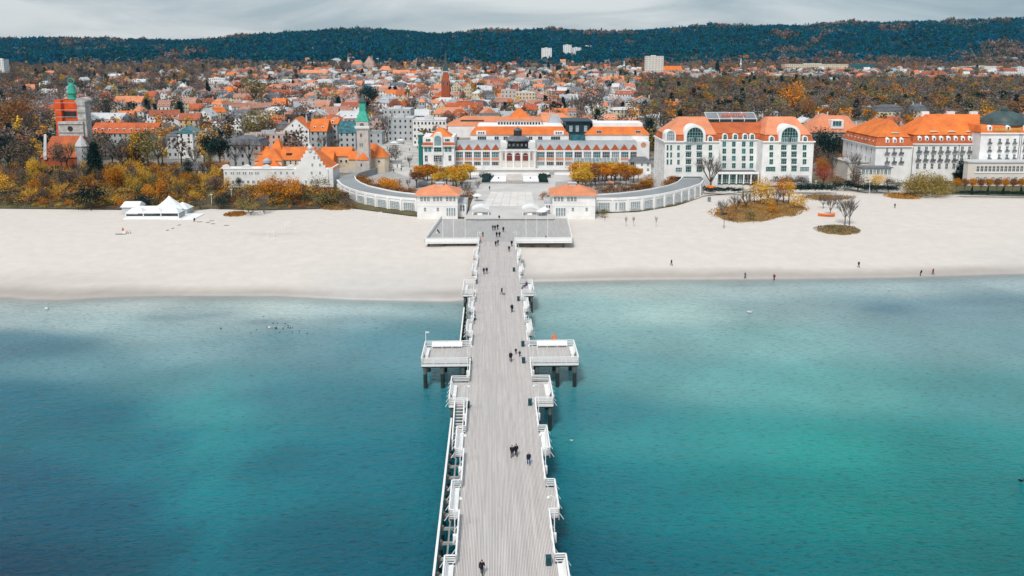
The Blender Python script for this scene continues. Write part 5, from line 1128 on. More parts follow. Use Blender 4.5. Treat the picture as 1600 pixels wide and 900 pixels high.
# ------------------------------------------------------------------ words for telling alike things apart
MARKS = [('the lighthouse tower', 565, 225), ('the brick church', 695, 150), ('the scaffolded church', 105, 200), ('the spa house', 830, 190), ('the cream tower block', 1021, 118), ('the arched hotel', 1145, 190), ('the domed hotel', 1480, 180), ('the white inn', 430, 262), ('the twin white towers', 875, 92), ('the beach tent', 245, 330), ('the long orange-roofed terrace', 195, 205), ('the grassy sand island', 1185, 320), ('the long white block', 1275, 105), ('the left gallery', 600, 300), ('the big willow', 1447, 295)]
def where(px, py):
    best = min(MARKS, key=lambda m: abs(px-m[1])+2.2*abs(py-m[2])); dx, dy = px-best[1], py-best[2]
    if abs(dx) > 2.2*abs(dy)*.8: s = ('far ' if abs(dx) > 110 else '')+('left of ' if dx < 0 else 'right of ')
    else: s = ('well behind ' if dy < -26 else 'behind ') if dy < 0 else 'in front of '
    return s+best[0]
AUTO = []    # (object, base label, px)
def auto(o, text, p):
    x_, y_, _ = proj(p); AUTO.append((o, text+' '+where(x_, y_), x_)); return o
def settle():
    from collections import defaultdict
    g_ = defaultdict(list)
    for o, l, x_ in AUTO: g_[l].append((x_, o))
    for l, L_ in g_.items():
        L_.sort(key=lambda a: a[0])
        for i, (x_, o) in enumerate(L_):
            s = l if len(L_) == 1 else (l+', '+(ORD[i] if i < 20 else f'number {i+1}')+' from left')
            o['label'] = s
# ------------------------------------------------------------------ town houses
RC = {'tile_orange': 'orange', 'tile_salmon': 'salmon', 'tile_rust': 'rust', 'tile_pink': 'pinkish', 'tile_brick': 'brick-orange', 'slate': 'slate', 'grey_metal': 'grey', 'white_membrane': 'white', 'asphalt_roof': 'dark grey', 'glass_teal': 'blue glass', 'copper_green': 'green'}
WC = {'plaster_white': 'white', 'plaster_cream': 'cream', 'plaster_grey': 'grey', 'plaster_pink': 'pink', 'brick_red': 'brick', 'glass_teal': 'glass', 'stone_tower': 'stone'}
def house_parts(w, d, he, hr, style, chim=1, wy=True, ncol=None, nrow=None, dorm=0, rnd=random):
    """returns dict part -> MB; local x along the front, centred; y from 0 back"""
    P = {}
    wall = MB(); roof = MB(); P['wall'] = wall; P['roof'] = roof; a, b = -w/2, w/2; ov = .45
    wall.box(a, 0, -2.5, b, d, he)
    if style == 'flat':
        roof.box(a-.15, -.15, he, b+.15, d+.15, he+.18); wall.box(a-.02, -.02, he+.18, b+.02, .25, he+.7); wall.box(a-.02, d-.25, he+.18, b+.02, d+.02, he+.7); wall.box(a-.02, .25, he+.18, a+.25, d-.25, he+.7); wall.box(b-.25, .25, he+.18, b+.02, d-.25, he+.7)
        if w > 12: roof.box(-w*.18, d*.35, he+.18, w*.1, d*.65, he+2.2)
    elif style == 'gable_x':
        wall.extr([(-.01, 0), (.01, 0), (0, .01)], 0, .01)
        roof.hull8([(a-ov, -ov, he-.25), (b+ov, -ov, he-.25), (b+ov, d+ov, he-.25), (a-ov, d+ov, he-.25), (a-ov, d/2-.02, he+hr), (b+ov, d/2-.02, he+hr), (b+ov, d/2+.02, he+hr), (a-ov, d/2+.02, he+hr)])
    elif style == 'gable_y':
        wall.hull8([(a, -.02, he-.01), (b, -.02, he-.01), (b, d, he-.01), (a, d, he-.01), (-.05, -.02, he+hr-.15), (.05, -.02, he+hr-.15), (.05, d, he+hr-.15), (-.05, d, he+hr-.15)])
        t = .25
        for s in (-1, 1): roof.hull8([(s*(w/2+ov), -ov, he-.4), (0, -ov, he+hr-.02), (0, d+ov, he+hr-.02), (s*(w/2+ov), d+ov, he-.4), (s*(w/2+ov), -ov, he-.4+t), (0, -ov, he+hr+t), (0, d+ov, he+hr+t), (s*(w/2+ov), d+ov, he-.4+t)])
    elif style == 'hip':
        i = min(w, d)/2-.05; roof.frus((a-ov, -ov, b+ov, d+ov), he-.1, (a+i, d/2-.05, b-i, d/2+.05) if w >= d else (-.05, i, .05, d-i), he+hr)
    elif style == 'mansard':
        roof.frus((a-ov, -ov, b+ov, d+ov), he-.05, (a+.9, .9, b-.9, d-.9), he+hr*.6); i = min(w, d)/2-.1
        roof.frus((a+.7, .7, b-.7, d-.7), he+hr*.6+.003, (a+i, d/2-.05, b-i, d/2+.05) if w >= d else (-.05, i, .05, d-i), he+hr)
    wn_ = MB(); P['window'] = wn_
    nr = nrow or max(1, int(he/3.1)); nc = ncol or max(2, int(w/2.9)); st = he/nr
    for j in range(nr):
        z_ = st*j+st*.38
        for i in range(nc):
            x_ = a+w*(i+.5)/nc
            wn_.box(x_-.5, -.07, z_, x_+.5, .0, z_+min(1.5, st*.5))
        for s in (-1, 1):
            for i in range(max(1, int(d/3.4))):
                y_ = d*(i+.5)/max(1, int(d/3.4)); wn_.box(s*w/2-.05, y_-.5, z_, s*w/2+.05, y_+.5, z_+min(1.5, st*.5))
    if style == 'gable_y':
        for x_ in (-w*.13, w*.13): wn_.box(x_-.4, -.09, he+hr*.22, x_+.4, -.03, he+hr*.22+1.2)
    if chim and style != 'flat':
        c = MB(); P['chimney'] = c
        for k in range(chim): x_ = w*(.28 if k == 0 else -.25); c.box(x_-.4, d*.5+.3, he+hr*.3, x_+.4, d*.5+1.1, he+hr+.9)
    if dorm and style in ('gable_x', 'hip', 'mansard'):
        dm_ = MB(); P['dormer'] = dm_
        for k in range(dorm):
            x_ = a+w*(k+.5)/dorm if style == 'gable_x' else a+w*.25+w*.5*(k+.5)/dorm; y_ = d*.12; z_ = he+hr*.2
            dm_.box(x_-.7, y_, z_-.4, x_+.7, y_+2.2, z_+1.2); wn_.box(x_-.45, y_-.06, z_+.1, x_+.45, y_, z_+1.0)
    return P
def house(p, rot, w, d, he, hr, style, roofm, wallm, label=None, group=None, name='house', chim=1, ncol=None, nrow=None, dorm=0, glass='glass_dark', chimm='white_membrane'):
    t = bpy.data.objects.new(name, None); COL.objects.link(t); t.location = p; t.rotation_euler = (0, 0, rot)
    tag(t, label or '', 'house' if name == 'house' else 'building', group)
    for k, mb in house_parts(w, d, he, hr, style, chim, True, ncol, nrow, dorm).items():
        mt = {'wall': wallm, 'roof': roofm, 'window': glass, 'chimney': chimm, 'dormer': 'white_paint'}[k]
        o = mb.build(k, mt, t)
        if k in ('window', 'dormer', 'chimney') : o['kind'] = 'stuff'
    if label is None: auto(t, f'{RC[roofm]}-roofed {WC[wallm]} {"gabled " if style == "gable_y" else ""}house', p)
    c = Vector(p)+Vector((-math.sin(rot)*d/2, math.cos(rot)*d/2, 0)); FOOT.append((c.x, c.y, max(w, d)*.5)); return t
MID = [  # px0, px1, base, eave, ridge, style, roof, wall, depth, extra, label
 (0, 22, 172, 157, 155, 'flat', 'white_membrane', 'plaster_white', 12, {}, 'white flat-roofed block at the left edge behind the scaffolded church'),
 (143, 245, 236, 208, 192, 'gable_x', 'tile_brick', 'plaster_grey', 14, dict(dorm=9, chim=2), 'long grey terrace with an orange dormered roof right of the scaffolded church'),
 (246, 268, 236, 203, 195, 'gable_y', 'slate', 'plaster_grey', 14, {}, 'pale grey gable house at the right end of the long orange-roofed terrace'),
 (262, 279, 248, 213, 205, 'mansard', 'slate', 'plaster_grey', 14, {}, 'grey slate-roofed house left of the turquoise topped tower house'),
 (280, 303, 248, 208, 197, 'hip', 'glass_teal', 'plaster_white', 12, dict(chim=0), 'white corner tower house with a turquoise glass top'),
 (304, 320, 246, 212, 204, 'mansard', 'slate', 'plaster_white', 12, {}, 'white slate-roofed house right of the turquoise topped tower house'),
 (352, 408, 262, 227, 212, 'mansard', 'slate', 'plaster_grey', 14, dict(dorm=5), 'long dark slate-roofed grey house behind the left end of the white inn'),
 (384, 403, 216, 184, 182, 'flat', 'white_membrane', 'plaster_white', 9, {}, 'narrow tall white blank block behind the slate-roofed house'),
 (325, 352, 134, 123, 121, 'flat', 'white_membrane', 'plaster_white', 12, {}, 'wide white flat block among bare trees below the forest, left'),
 (192, 215, 158, 148, 140, 'hip', 'tile_orange', 'brick_red', 14, {}, 'orange hipped roof house behind the scaffolded church among grey trees'),
 (193, 212, 172, 160, 155, 'gable_y', 'grey_metal', 'plaster_grey', 12, {}, 'blue-grey gable house right of the green spire'),
 (281, 312, 192, 180, 173, 'flat', 'white_membrane', 'tile_salmon', 14, {}, 'salmon walled house with a bright white flat roof'),
 (335, 374, 178, 172, 165, 'hip', 'white_membrane', 'plaster_grey', 14, {}, 'low house under a bright white roof left of the olive tree'),
 (422, 445, 206, 193, 180, 'gable_x', 'tile_orange', 'plaster_white', 12, {}, 'white house with orange roof left of the big white gable'),
 (444, 484, 232, 202, 185, 'gable_y', 'tile_orange', 'plaster_white', 14, {}, 'big white gable house with an orange roof behind the inn gable'),
 (485, 511, 232, 205, 186, 'gable_x', 'tile_orange', 'plaster_grey', 14, dict(dorm=2), 'orange-roofed house joined right of the big white gable'),
 (512, 528, 228, 194, 186, 'gable_x', 'tile_orange', 'plaster_grey', 14, dict(dorm=1), 'narrow grey orange-roofed house left of the blue glass roof'),
 (530, 556, 232, 207, 189, 'gable_x', 'glass_teal', 'plaster_grey', 14, dict(chim=0), 'grey house with a steep blue glass roof left of the lighthouse'),
 (575, 597, 226, 208, 205, 'flat', 'glass_teal', 'plaster_grey', 12, {}, 'glazed grey block right of the lighthouse tower'),
 (600, 642, 206, 172, 170, 'flat', 'white_membrane', 'plaster_grey', 18, {}, 'large pale grey modern block behind and right of the lighthouse'),
 (578, 606, 190, 176, 173, 'flat', 'white_membrane', 'dark', 16, {}, 'dark glass block with a white roof slab right of the green spire'),
 (606, 646, 222, 186, 183, 'flat', 'white_membrane', 'plaster_grey', 20, {}, 'light grey office block beside the bare plaza tree'),
 (646, 697, 228, 189, 184, 'flat', 'white_membrane', 'plaster_white', 18, dict(ncol=9, nrow=4), 'white four storey block with small square windows left of the spa house'),
 (620, 640, 172, 158, 147, 'gable_y', 'tile_orange', 'plaster_cream', 12, {}, 'cream gable house in the town left of the brick church'),
 (583, 594, 172, 160, 152, 'gable_y', 'tile_orange', 'plaster_cream', 10, {}, 'small cream gable with two white chimneys, near the dark pines'),
 (655, 664, 188, 160, 152, 'hip', 'tile_salmon', 'plaster_grey', 8, {}, 'slim grey tower house with a pointed roof left of the cream gables'),
 (669, 688, 180, 161, 155, 'hip', 'tile_salmon', 'plaster_white', 12, {}, 'white house with a hipped salmon roof left of the long dormered roof'),
 (680, 699, 186, 172, 157, 'gable_y', 'tile_orange', 'plaster_cream', 12, {}, 'steep cream gable at the left end of the long dormered roof'),
 (698, 754, 186, 176, 160, 'gable_x', 'tile_brick', 'plaster_cream', 14, dict(dorm=5, chim=2), 'long house with a steep dormered orange roof behind the spa house'),
 (716, 727, 184, 172, 165, 'gable_y', 'tile_orange', 'plaster_cream', 4, {}, 'small cream cross gable on the long dormered house'),
 (700, 760, 166, 160, 154, 'gable_x', 'tile_salmon', 'plaster_grey', 12, dict(dorm=4), 'low salmon-roofed row right of the brick church'),
 (705, 722, 152, 136, 127, 'gable_y', 'slate', 'plaster_cream', 12, {}, 'cream merchant house with twin gable right of the brick church'),
 (725, 738, 154, 138, 128, 'gable_y', 'tile_rust', 'plaster_cream', 12, {}, 'cream stepped gable house right of the brick church'),
 (783, 806, 172, 142, 140, 'flat', 'white_membrane', 'stone_tower', 12, {}, 'tall beige block behind the spa house pyramid roof'),
 (806, 836, 172, 146, 140, 'flat', 'white_membrane', 'plaster_cream', 16, {}, 'wide beige block right of the tall beige block'),
 (936, 956, 196, 176, 168, 'hip', 'grey_metal', 'plaster_white', 12, {}, 'white house with a grey hip roof behind the right spa wing'),
 (957, 998, 192, 172, 167, 'mansard', 'white_membrane', 'plaster_cream', 14, dict(dorm=4), 'cream castle-like row with a white crenellated top'),
 (1003, 1041, 200, 184, 178, 'hip', 'grey_metal', 'plaster_grey', 16, {}, 'wide grey stone block left of the arched hotel roof'),
 (905, 940, 196, 186, 180, 'gable_x', 'tile_salmon', 'plaster_pink', 12, {}, 'low salmon-roofed row behind the dark teal block'),
 (960, 1000, 203, 192, 185, 'gable_x', 'tile_salmon', 'plaster_pink', 12, {}, 'salmon-roofed row behind the right spa mansard'),
 (1008, 1036, 122, 89, 88, 'flat', 'white_membrane', 'plaster_pale', 16, dict(ncol=6, nrow=10), 'tall cream tower block standing in the middle of the town'),
 (1037, 1065, 120, 110, 103, 'gable_x', 'tile_orange', 'plaster_cream', 14, {}, 'orange-roofed house attached right of the cream tower block'),
 (846, 862, 97, 76, 75, 'flat', 'white_membrane', 'plaster_white', 16, dict(ncol=4, nrow=11), 'slim white tower block before the forest, left of the other'),
 (880, 893, 88, 71, 70, 'flat', 'white_membrane', 'plaster_white', 16, dict(ncol=4, nrow=9), 'white tower block before the forest with lower blocks at its right'),
 (894, 908, 86, 75, 74, 'flat', 'white_membrane', 'plaster_white', 14, dict(ncol=4, nrow=6), 'lower white block joined right of the white tower block'),
 (909, 924, 80, 72, 71, 'flat', 'white_membrane', 'plaster_white', 14, dict(ncol=4, nrow=4), 'small white block highest on the forest edge'),
 (-4, 8, 124, 94, 92, 'flat', 'white_membrane', 'plaster_white', 16, dict(ncol=4, nrow=11), 'white tower block cut by the left edge of the photo'),
 (1226, 1325, 113, 101, 99, 'flat', 'white_membrane', 'plaster_cream', 24, dict(ncol=30, nrow=4), 'long white hospital-like block below the forest'),
 (1322, 1368, 112, 101, 97, 'flat', 'slate', 'glass_teal', 20, {}, 'dark teal glass block right of the long white block'),
 (1203, 1238, 128, 118, 115, 'flat', 'white_membrane', 'plaster_cream', 20, {}, 'low cream block in front of the long white block'),
 (1240, 1295, 126, 117, 113, 'flat', 'white_membrane', 'plaster_grey', 20, {}, 'long grey block in front of the long white block'),
 (1310, 1366, 124, 118, 114, 'flat', 'white_membrane', 'plaster_white', 20, {}, 'low white block in front of the dark teal glass block'),
 (1146, 1170, 116, 110, 107, 'flat', 'white_membrane', 'plaster_white', 14, {}, 'small white block under a thin mast'),
 (1440, 1482, 124, 117, 110, 'hip', 'tile_rust', 'plaster_white', 18, {}, 'white house with a wide red roof before the right forest'),
 (1482, 1520, 116, 109, 106, 'gable_x', 'tile_salmon', 'plaster_white', 16, {}, 'salmon-roofed row left of the long blue-grey block'),
 (1505, 1566, 112, 104, 101, 'flat', 'grey_metal', 'plaster_white', 20, {}, 'long white block with a blue-grey roof near the right edge'),
 (1568, 1588, 127, 111, 106, 'gable_x', 'tile_rust', 'plaster_white', 16, {}, 'white house with rust roof near the right edge'),
 (1587, 1606, 126, 106, 104, 'flat', 'white_membrane', 'plaster_white', 16, {}, 'white block with dark windows at the right edge'),
 (1440, 1484, 110, 104, 101, 'flat', 'slate', 'plaster_grey', 16, {}, 'dark roofed block behind the wide red roof'),
 (905, 958, 124, 117, 114, 'flat', 'white_membrane', 'plaster_white', 18, {}, 'long low white block left of the cream tower block'),
 (950, 975, 132, 125, 118, 'gable_x', 'tile_salmon', 'plaster_pink', 14, {}, 'pink arcaded house left of the cream tower block'),
 (975, 1002, 126, 119, 114, 'flat', 'white_membrane', 'plaster_grey', 14, {}, 'grey flat block just left of the cream tower block'),
 (990, 1018, 132, 127, 120, 'hip', 'tile_orange', 'plaster_cream', 14, {}, 'house with a bright orange hip roof below the cream tower block'),
 (903, 925, 124, 121, 117, 'gable_x', 'tile_orange', 'plaster_cream', 12, {}, 'small orange-roofed house before the low white block'),
 (1100, 1135, 122, 116, 112, 'flat', 'white_membrane', 'plaster_cream', 16, {}, 'white and cream row right of the cream tower block'),
 (570, 584, 112, 98, 88, 'gable_y', 'tile_salmon', 'plaster_pink', 14, {}, 'salmon-roofed villa on the slope left of the brick church spire'),
 (549, 566, 110, 101, 94, 'hip', 'tile_salmon', 'plaster_grey', 14, {}, 'square salmon-roofed villa highest on the left slope'),
 (592, 612, 120, 110, 103, 'hip', 'tile_salmon', 'plaster_grey', 14, {}, 'salmon hip-roofed villa below the slope'),
 (614, 640, 122, 115, 109, 'gable_x', 'tile_salmon', 'plaster_pink', 14, {}, 'wide salmon-roofed villa left of the brick church spire'),
 (470, 512, 122, 114, 109, 'gable_x', 'tile_salmon', 'plaster_pink', 14, dict(dorm=4), 'long pink row with a salmon roof below the forest'),
 (1132, 1150, 205, 190, 187, 'flat', 'white_membrane', 'plaster_white', 10, {}, 'white block hidden behind the arched hotel penthouse'),
 (1355, 1375, 186, 168, 166, 'flat', 'white_membrane', 'plaster_grey', 12, {}, 'grey block behind the left roof of the domed hotel'),
 (1322, 1345, 182, 172, 168, 'gable_x', 'grey_metal', 'plaster_white', 12, {}, 'grey-roofed house behind the salmon rear roofs'),
 (1283, 1312, 184, 170, 164, 'mansard', 'grey_metal', 'plaster_white', 12, dict(dorm=3), 'white house with grey mansard right of the big orange tree'),
 (1180, 1215, 188, 176, 170, 'mansard', 'grey_metal', 'plaster_white', 12, dict(dorm=3), 'white house with grey mansard behind the right hotel arch'),
]
M['dark'] = M['dark_teal_wall']; WC['dark'] = 'dark'; WC['plaster_pale'] = 'pale'
for (a, b, pb, pe, pr, st, rm, wm, d, ex, lb) in MID:
    p = Gt((a+b)/2, pb); s = depth(p)/FPX; w = (b-a)*s; he = (pb-pe)*s/math.cos(TH); hr = max(.3, (pe-pr)*s)
    if st in ('gable_x', 'hip', 'mansard'): hr = max(1.5, hr-d/2*math.tan(TH)*.45)
    house(p, -AL+random.uniform(-.03, .03), w, d, he, hr, st, rm, wm, lb, name='building' if w > 16 or st == 'flat' else 'house', glass='glass_dark', **ex)
# church-like mast on the white block and a thin red-white chimney
for a, b, c, lb in ((1157, 112, 92, 'thin white mast rising from the small white block'), (975, 112, 96, 'slim white chimney left of the cream tower block')):
    p = Gt(a, b); h_ = (b-c)*depth(p)/FPX/math.cos(TH); t = thing('mast', lb, 'mast', p); m_ = MB(); m_.tube((0, 0, 0), (0, 0, h_), 1.6, .8, 8); m_.build('shaft', 'white_paint', t); m_ = MB(); m_.lathe((0, 0, h_*.55), [(2.6, 0), (2.6, 1.2), (1.2, 2)], 10); m_.build('collar', 'white_paint', t)
def zone(px, py):
    """(house chance, tree chance, species)"""
    B_ = ['brown', 'brown', 'grey', 'mauve', 'olive', 'olive', 'grey', 'rust', 'evergreen', 'brown', 'grey', 'brown', 'grey', 'olive', 'orange', 'brown', 'grey']
    Lm = ['brown', 'grey', 'grey', 'mauve', 'brown', 'olive', 'rust', 'evergreen', 'brown', 'grey', 'mauve', 'yellow', 'grey', 'brown']
    if py < 106 and px < 500: return .05, .92, ['pine', 'pine', 'pine', 'pine', 'mauve', 'brown', 'grey']
    if px < 60: return (.12, .85, Lm) if py > 116 else (.05, .9, Lm)
    if px < 340:
        if py < 118: return .10, .88, Lm
        if py < 150: return .34, .66, Lm
        if py < 215: return .62, .46, Lm
        return 0, .75, ['brown', 'grey', 'evergreen', 'olive', 'orange', 'brown', 'yellow']
    if px < 600:
        if py < 114: return .35, .65, Lm
        if py < 215: return .85, .30, Lm
        return .2, .35, Lm
    if px < 1000:
        if px < 668 and py > 185: return 0, .04, Lm
        if py < 112: return .35, .65, Lm+['orange', 'mauve']
        if py < 178 or px < 780: return .85, .30, Lm+['orange', 'evergreen']
        return .5, .35, B_
    if py < 112: return .05, .9, ['mauve', 'brown', 'grey', 'olive', 'brown', 'orange', 'mauve']
    if py < 130: return .75, .40, B_
    if py < 190: return .02, 1.0, B_
    return .25, .5, B_
def blocked(x, y, r):
    return any((x-a)**2+(y-b)**2 < (r+c)**2 for a, b, c in FOOT_near(x, y))
from collections import defaultdict
GR = defaultdict(list); NF = [0]
def FOOT_near(x, y):
    while NF[0] < len(FOOT):
        a = FOOT[NF[0]]; NF[0] += 1
        for i in (-1, 0, 1):
            for j in (-1, 0, 1): GR[(int(a[0]//40)+i, int(a[1]//40)+j)].append(a)
    return GR[(int(x//40), int(y//40))]
H_ = []
y = 451.0
while y < 2040:
    step = 21+y*.006; half = y*.72+60; x = -half
    while x < half:
        xx_ = x+random.uniform(-5, 5); yy_ = y+random.uniform(-5, 5); a, b, _ = proj((xx_, yy_, tz(xx_, yy_)))
        x += step
        if not (-30 < a < 1630) or b > 262: continue
        if random.random() < zone(a, b)[0]: H_.append((xx_, yy_))
    y += step
H_ = [q for q in H_ if not blocked(q[0], q[1], 7)]
H_.sort(key=lambda q: q[1])
big = MBs = {}
def rh():
    st = random.choice(['gable_x', 'gable_x', 'gable_y', 'gable_y', 'hip', 'mansard', 'flat'])
    rm = random.choices(['tile_orange', 'tile_salmon', 'tile_rust', 'tile_brick', 'slate', 'grey_metal', 'white_membrane', 'tile_pink'], [.9, 1.5, 2.0, .9, 1.6, 2.2, 2.4, 3.0])[0]
    if st == 'flat': rm = random.choice(['white_membrane', 'grey_metal', 'white_membrane'])
    wm = random.choices(['plaster_white', 'plaster_cream', 'plaster_grey', 'plaster_pink'], [5, 2.6, 1.8, 1])[0]
    return st, rm, wm
print('houses', len(H_), time.time()-T0)
NIND = 300-sum(1 for o in THINGS if o.get('category') == 'house')
far = defaultdict(MB)
for i, (x_, y_) in enumerate(H_):
    st, rm, wm = rh(); w = random.choice([random.uniform(9, 14), random.uniform(9, 14), random.uniform(15, 28)]); d = random.uniform(9, 13); he = random.uniform(5.5, 10.5) if y_ < 1150 else random.uniform(5, 9); hr = random.uniform(3, 5.5); rot = random.gauss(0, .22)+(math.pi/2 if random.random() < .25 else 0)
    p = Vector((x_, y_, tz(x_, y_)))
    if i < NIND:
        dm_ = random.choice([0, 0, 2, 3]); house(p, rot, w, d, he, hr, st, rm, wm, None, 'town houses', chim=random.choice([1, 2]), dorm=dm_)
    else:
        c, s = math.cos(rot), math.sin(rot)
        for k, mb in house_parts(w, d, he, hr, st, 1).items():
            if k == 'window' and y_ > 1500: continue
            mt = {'wall': wm, 'roof': rm, 'window': 'glass_dark', 'chimney': 'white_membrane', 'dormer': 'white_paint'}[k]; F_ = far[mt]; n = len(F_.v)
            F_.v += [(p.x+c*a-s*b, p.y+s*a+c*b, p.z+z_) for a, b, z_ in mb.v]; F_.f += [tuple(n+q for q in f_) for f_ in mb.f]; F_.m += [0]*len(mb.f)
        FOOT.append((x_, y_+5, 7))
J = MB(); mts = list(far)
for i, mt in enumerate(mts): n = len(J.v); J.v += far[mt].v; J.f += [tuple(n+q for q in f_) for f_ in far[mt].f]; J.m += [i]*len(far[mt].f)
o = J.build('distant_houses', mts, kind='stuff'); tag(o, 'mass of small distant houses filling the town up to the forest', 'houses')
print('town', time.time()-T0, len(J.f))
# ------------------------------------------------------------------ trees
def leaves(C, size, seed, flat=.0):
    r = np.random.default_rng(seed); n = len(C); u = r.normal(size=(n, 3)); u /= np.linalg.norm(u, axis=1)[:, None]; w = np.cross(u, r.normal(size=(n, 3))); w /= np.linalg.norm(w, axis=1)[:, None]
    s = size*r.uniform(.6, 1.35, (n, 1)); a = u*s*.5; b = w*s*.38
    V = np.stack([C-a, C+b, C+a*.9, C-b], 1).reshape(-1, 3); return V
def quads_mesh(name, V, mt):
    me = bpy.data.meshes.new(name); n = len(V)//4; me.vertices.add(len(V)); me.vertices.foreach_set('co', V.astype('f4').ravel()); me.loops.add(len(V)); me.loops.foreach_set('vertex_index', np.arange(len(V), dtype='i4'))
    me.polygons.add(n); me.polygons.foreach_set('loop_start', np.arange(0, len(V), 4, dtype='i4')); me.update(calc_edges=True); me.materials.append(M[mt]); return me
def slivers(P, Q, w, seed):
    r = np.random.default_rng(seed); d = Q-P; s = np.cross(d, r.normal(size=P.shape)); s /= np.linalg.norm(s, axis=1)[:, None]; s = s*w/2
    return np.stack([P-s, P+s, Q+s*.4, Q-s*.4], 1).reshape(-1, 3)
def crown_pts(shape, seed, ncl, per):
    r = np.random.default_rng(seed); out = []
    for k in range(ncl):
        v = r.normal(size=3); v /= np.linalg.norm(v); q = r.uniform(.45, 1)
        if shape == 'round': c = np.array([0, 0, 6.4])+v*q*np.array([3.3, 3.3, 3.0]); sg = .75
        elif shape == 'tall': c = np.array([0, 0, 6.0])+v*q*np.array([1.9, 1.9, 3.7]); sg = .6
        elif shape == 'bush': c = np.array([0, 0, 1.4])+np.array([v[0]*2.1, v[1]*2.1, abs(v[2])*1.5])*q; sg = .5
        elif shape == 'willow': c = np.array([0, 0, 1.6])+np.array([v[0]*8.5, v[1]*5, abs(v[2])*5.6])*max(q, .75); sg = .9
        elif shape == 'pruned': c = np.array([0, 0, 6.6])+v*q*np.array([2.5, 2.5, 1.7]); sg = .5
        elif shape == 'box': c = np.array([r.uniform(-2, 2), r.uniform(-.8, .8), r.uniform(.3, 1.9)]); sg = .3
        elif shape == 'cone':
            z = r.uniform(0, 1)**1.4; a = r.uniform(0, 6.28); R = 2.3*(1-z)*r.uniform(.6, 1.05)+.1; c = np.array([R*math.cos(a), R*math.sin(a), 1.2+z*8.6]); sg = .38
        elif shape == 'column':
            z = r.uniform(0, 1); a = r.uniform(0, 6.28); R = 1.25*(1-z**2.2)*r.uniform(.6, 1.0)+.05; c = np.array([R*math.cos(a), R*math.sin(a), .4+z*9.4]); sg = .3
        elif shape == 'pine':
            c = np.array([0, 0, 8])+v*q*np.array([2.8, 2.8, 1.7]); sg = .6
        n = int(per*r.uniform(.5, 1.5)); pts = c+r.normal(size=(n, 3))*sg; out.append(pts)
    P = np.concatenate(out); P[:, 2] = np.maximum(P[:, 2], .15); return P
TC = {}
def limbs(mb, shape, seed, fine=False):
    r = random.Random(seed)
    th = {'round': 3.4, 'tall': 3.5, 'bush': .4, 'willow': 1.5, 'pruned': 4.8, 'cone': 8, 'column': 8, 'pine': 6.5, 'bare': 2.6, 'box': .3}[shape]
    R = .24 if shape not in ('bush', 'box') else .1
    mb.tube((0, 0, -.4), (0, 0, th), R, R*.7, 6); ends = []
    n = {'bush': 5, 'cone': 2, 'column': 2, 'bare': 7, 'box': 2}.get(shape, 6)
    for k in range(n):
        a = 2*math.pi*k/n+r.uniform(-.4, .4); rad = r.uniform(1.2, 2.6)*(.6 if shape in ('tall', 'bush', 'box') else .25 if shape in ('cone', 'column') else 1.8 if shape == 'willow' else 1); up = r.uniform(1.5, 3.6)*(.3 if shape in ('bush', 'box') else .6 if shape == 'pruned' else 1)
        s = Vector((0, 0, th*r.uniform(.7, 1))); e = Vector((math.cos(a)*rad, math.sin(a)*rad, th+up)); m_ = s.lerp(e, .5)+Vector((0, 0, -.1*rad)); mb.tube(s, m_, R*.5, R*.35, 5, cap=False); mb.tube(m_, e, R*.35, R*.14, 5, cap=False); ends.append((m_, e))
    return ends
def tree_meshes(shape, var, col, fine):
    key = (shape, var, col, fine)
    if key in TC: return TC[key]
    seed = hash((shape, var)) % 1000 if False else var*17+len(shape)*101+ord(shape[0])
    mb = MB(); E = limbs(mb, shape, seed)
    if shape == 'bare':
        r = np.random.default_rng(seed); rr = random.Random(seed); P = []; Q = []; W_ = []
        segs = [(m_, e) for m_, e in E]+[(Vector((0, 0, 2.6)), Vector((rr.uniform(-.4, .4), rr.uniform(-.4, .4), 6.5)))]
        nxt = []
        for m_, e in segs:
            for k in range(5):
                s = m_.lerp(e, rr.uniform(.2, 1)); d = (e-m_).normalized()+Vector((rr.gauss(0, .55), rr.gauss(0, .55), rr.uniform(.1, .7))); q = s+d.normalized()*rr.uniform(1.4, 2.8); mb.tube(s, q, .055, .02, 3, cap=False); nxt.append((s, q))
        for s, q in nxt:
            for k in range(14 if fine else 8):
                a = s.lerp(q, rr.uniform(.15, 1)); d = (q-s).normalized()+Vector((rr.gauss(0, .7), rr.gauss(0, .7), rr.uniform(0, .6))); b = a+d.normalized()*rr.uniform(.6, 1.6); P.append(a); Q.append(b)
        V = slivers(np.array(P), np.array(Q), .06 if fine else .09, seed); cr_ = quads_mesh('crown', V, 'leaf_'+col)
    else:
        ncl, per, sz = {'round': (46, 26, .42), 'tall': (34, 22, .40), 'bush': (22, 22, .28), 'willow': (260, 30, .38), 'pruned': (60, 34, .40), 'cone': (150, 20, .46), 'column': (170, 18, .42), 'pine': (26, 30, .42), 'box': (40, 20, .2)}[shape]
        if not fine: ncl = int(ncl*.5); per = int(per*.45); sz *= 2.0
        if col in ('evergreen', 'pine'): ncl = int(ncl*1.3); per = int(per*1.3)
        V = leaves(crown_pts(shape, seed, ncl, per), sz, seed+1); 
        if fine and shape in ('round', 'tall'):   # fine twigs standing out of the crown
            C_ = crown_pts(shape, seed+5, 40, 5); V = np.concatenate([V, slivers(C_, C_+(C_-np.array([0, 0, 4.5]))*.22+np.array([0, 0, .3]), .05, seed)])
        cr_ = quads_mesh('crown', V, 'leaf_'+col)
    tr = mb.mesh('trunk', 'bark' if col in ('willow', 'orange', 'yellow', 'olive', 'rust', 'red', 'evergreen', 'pine') else 'bark_grey')
    TC[key] = (tr, cr_); return TC[key]
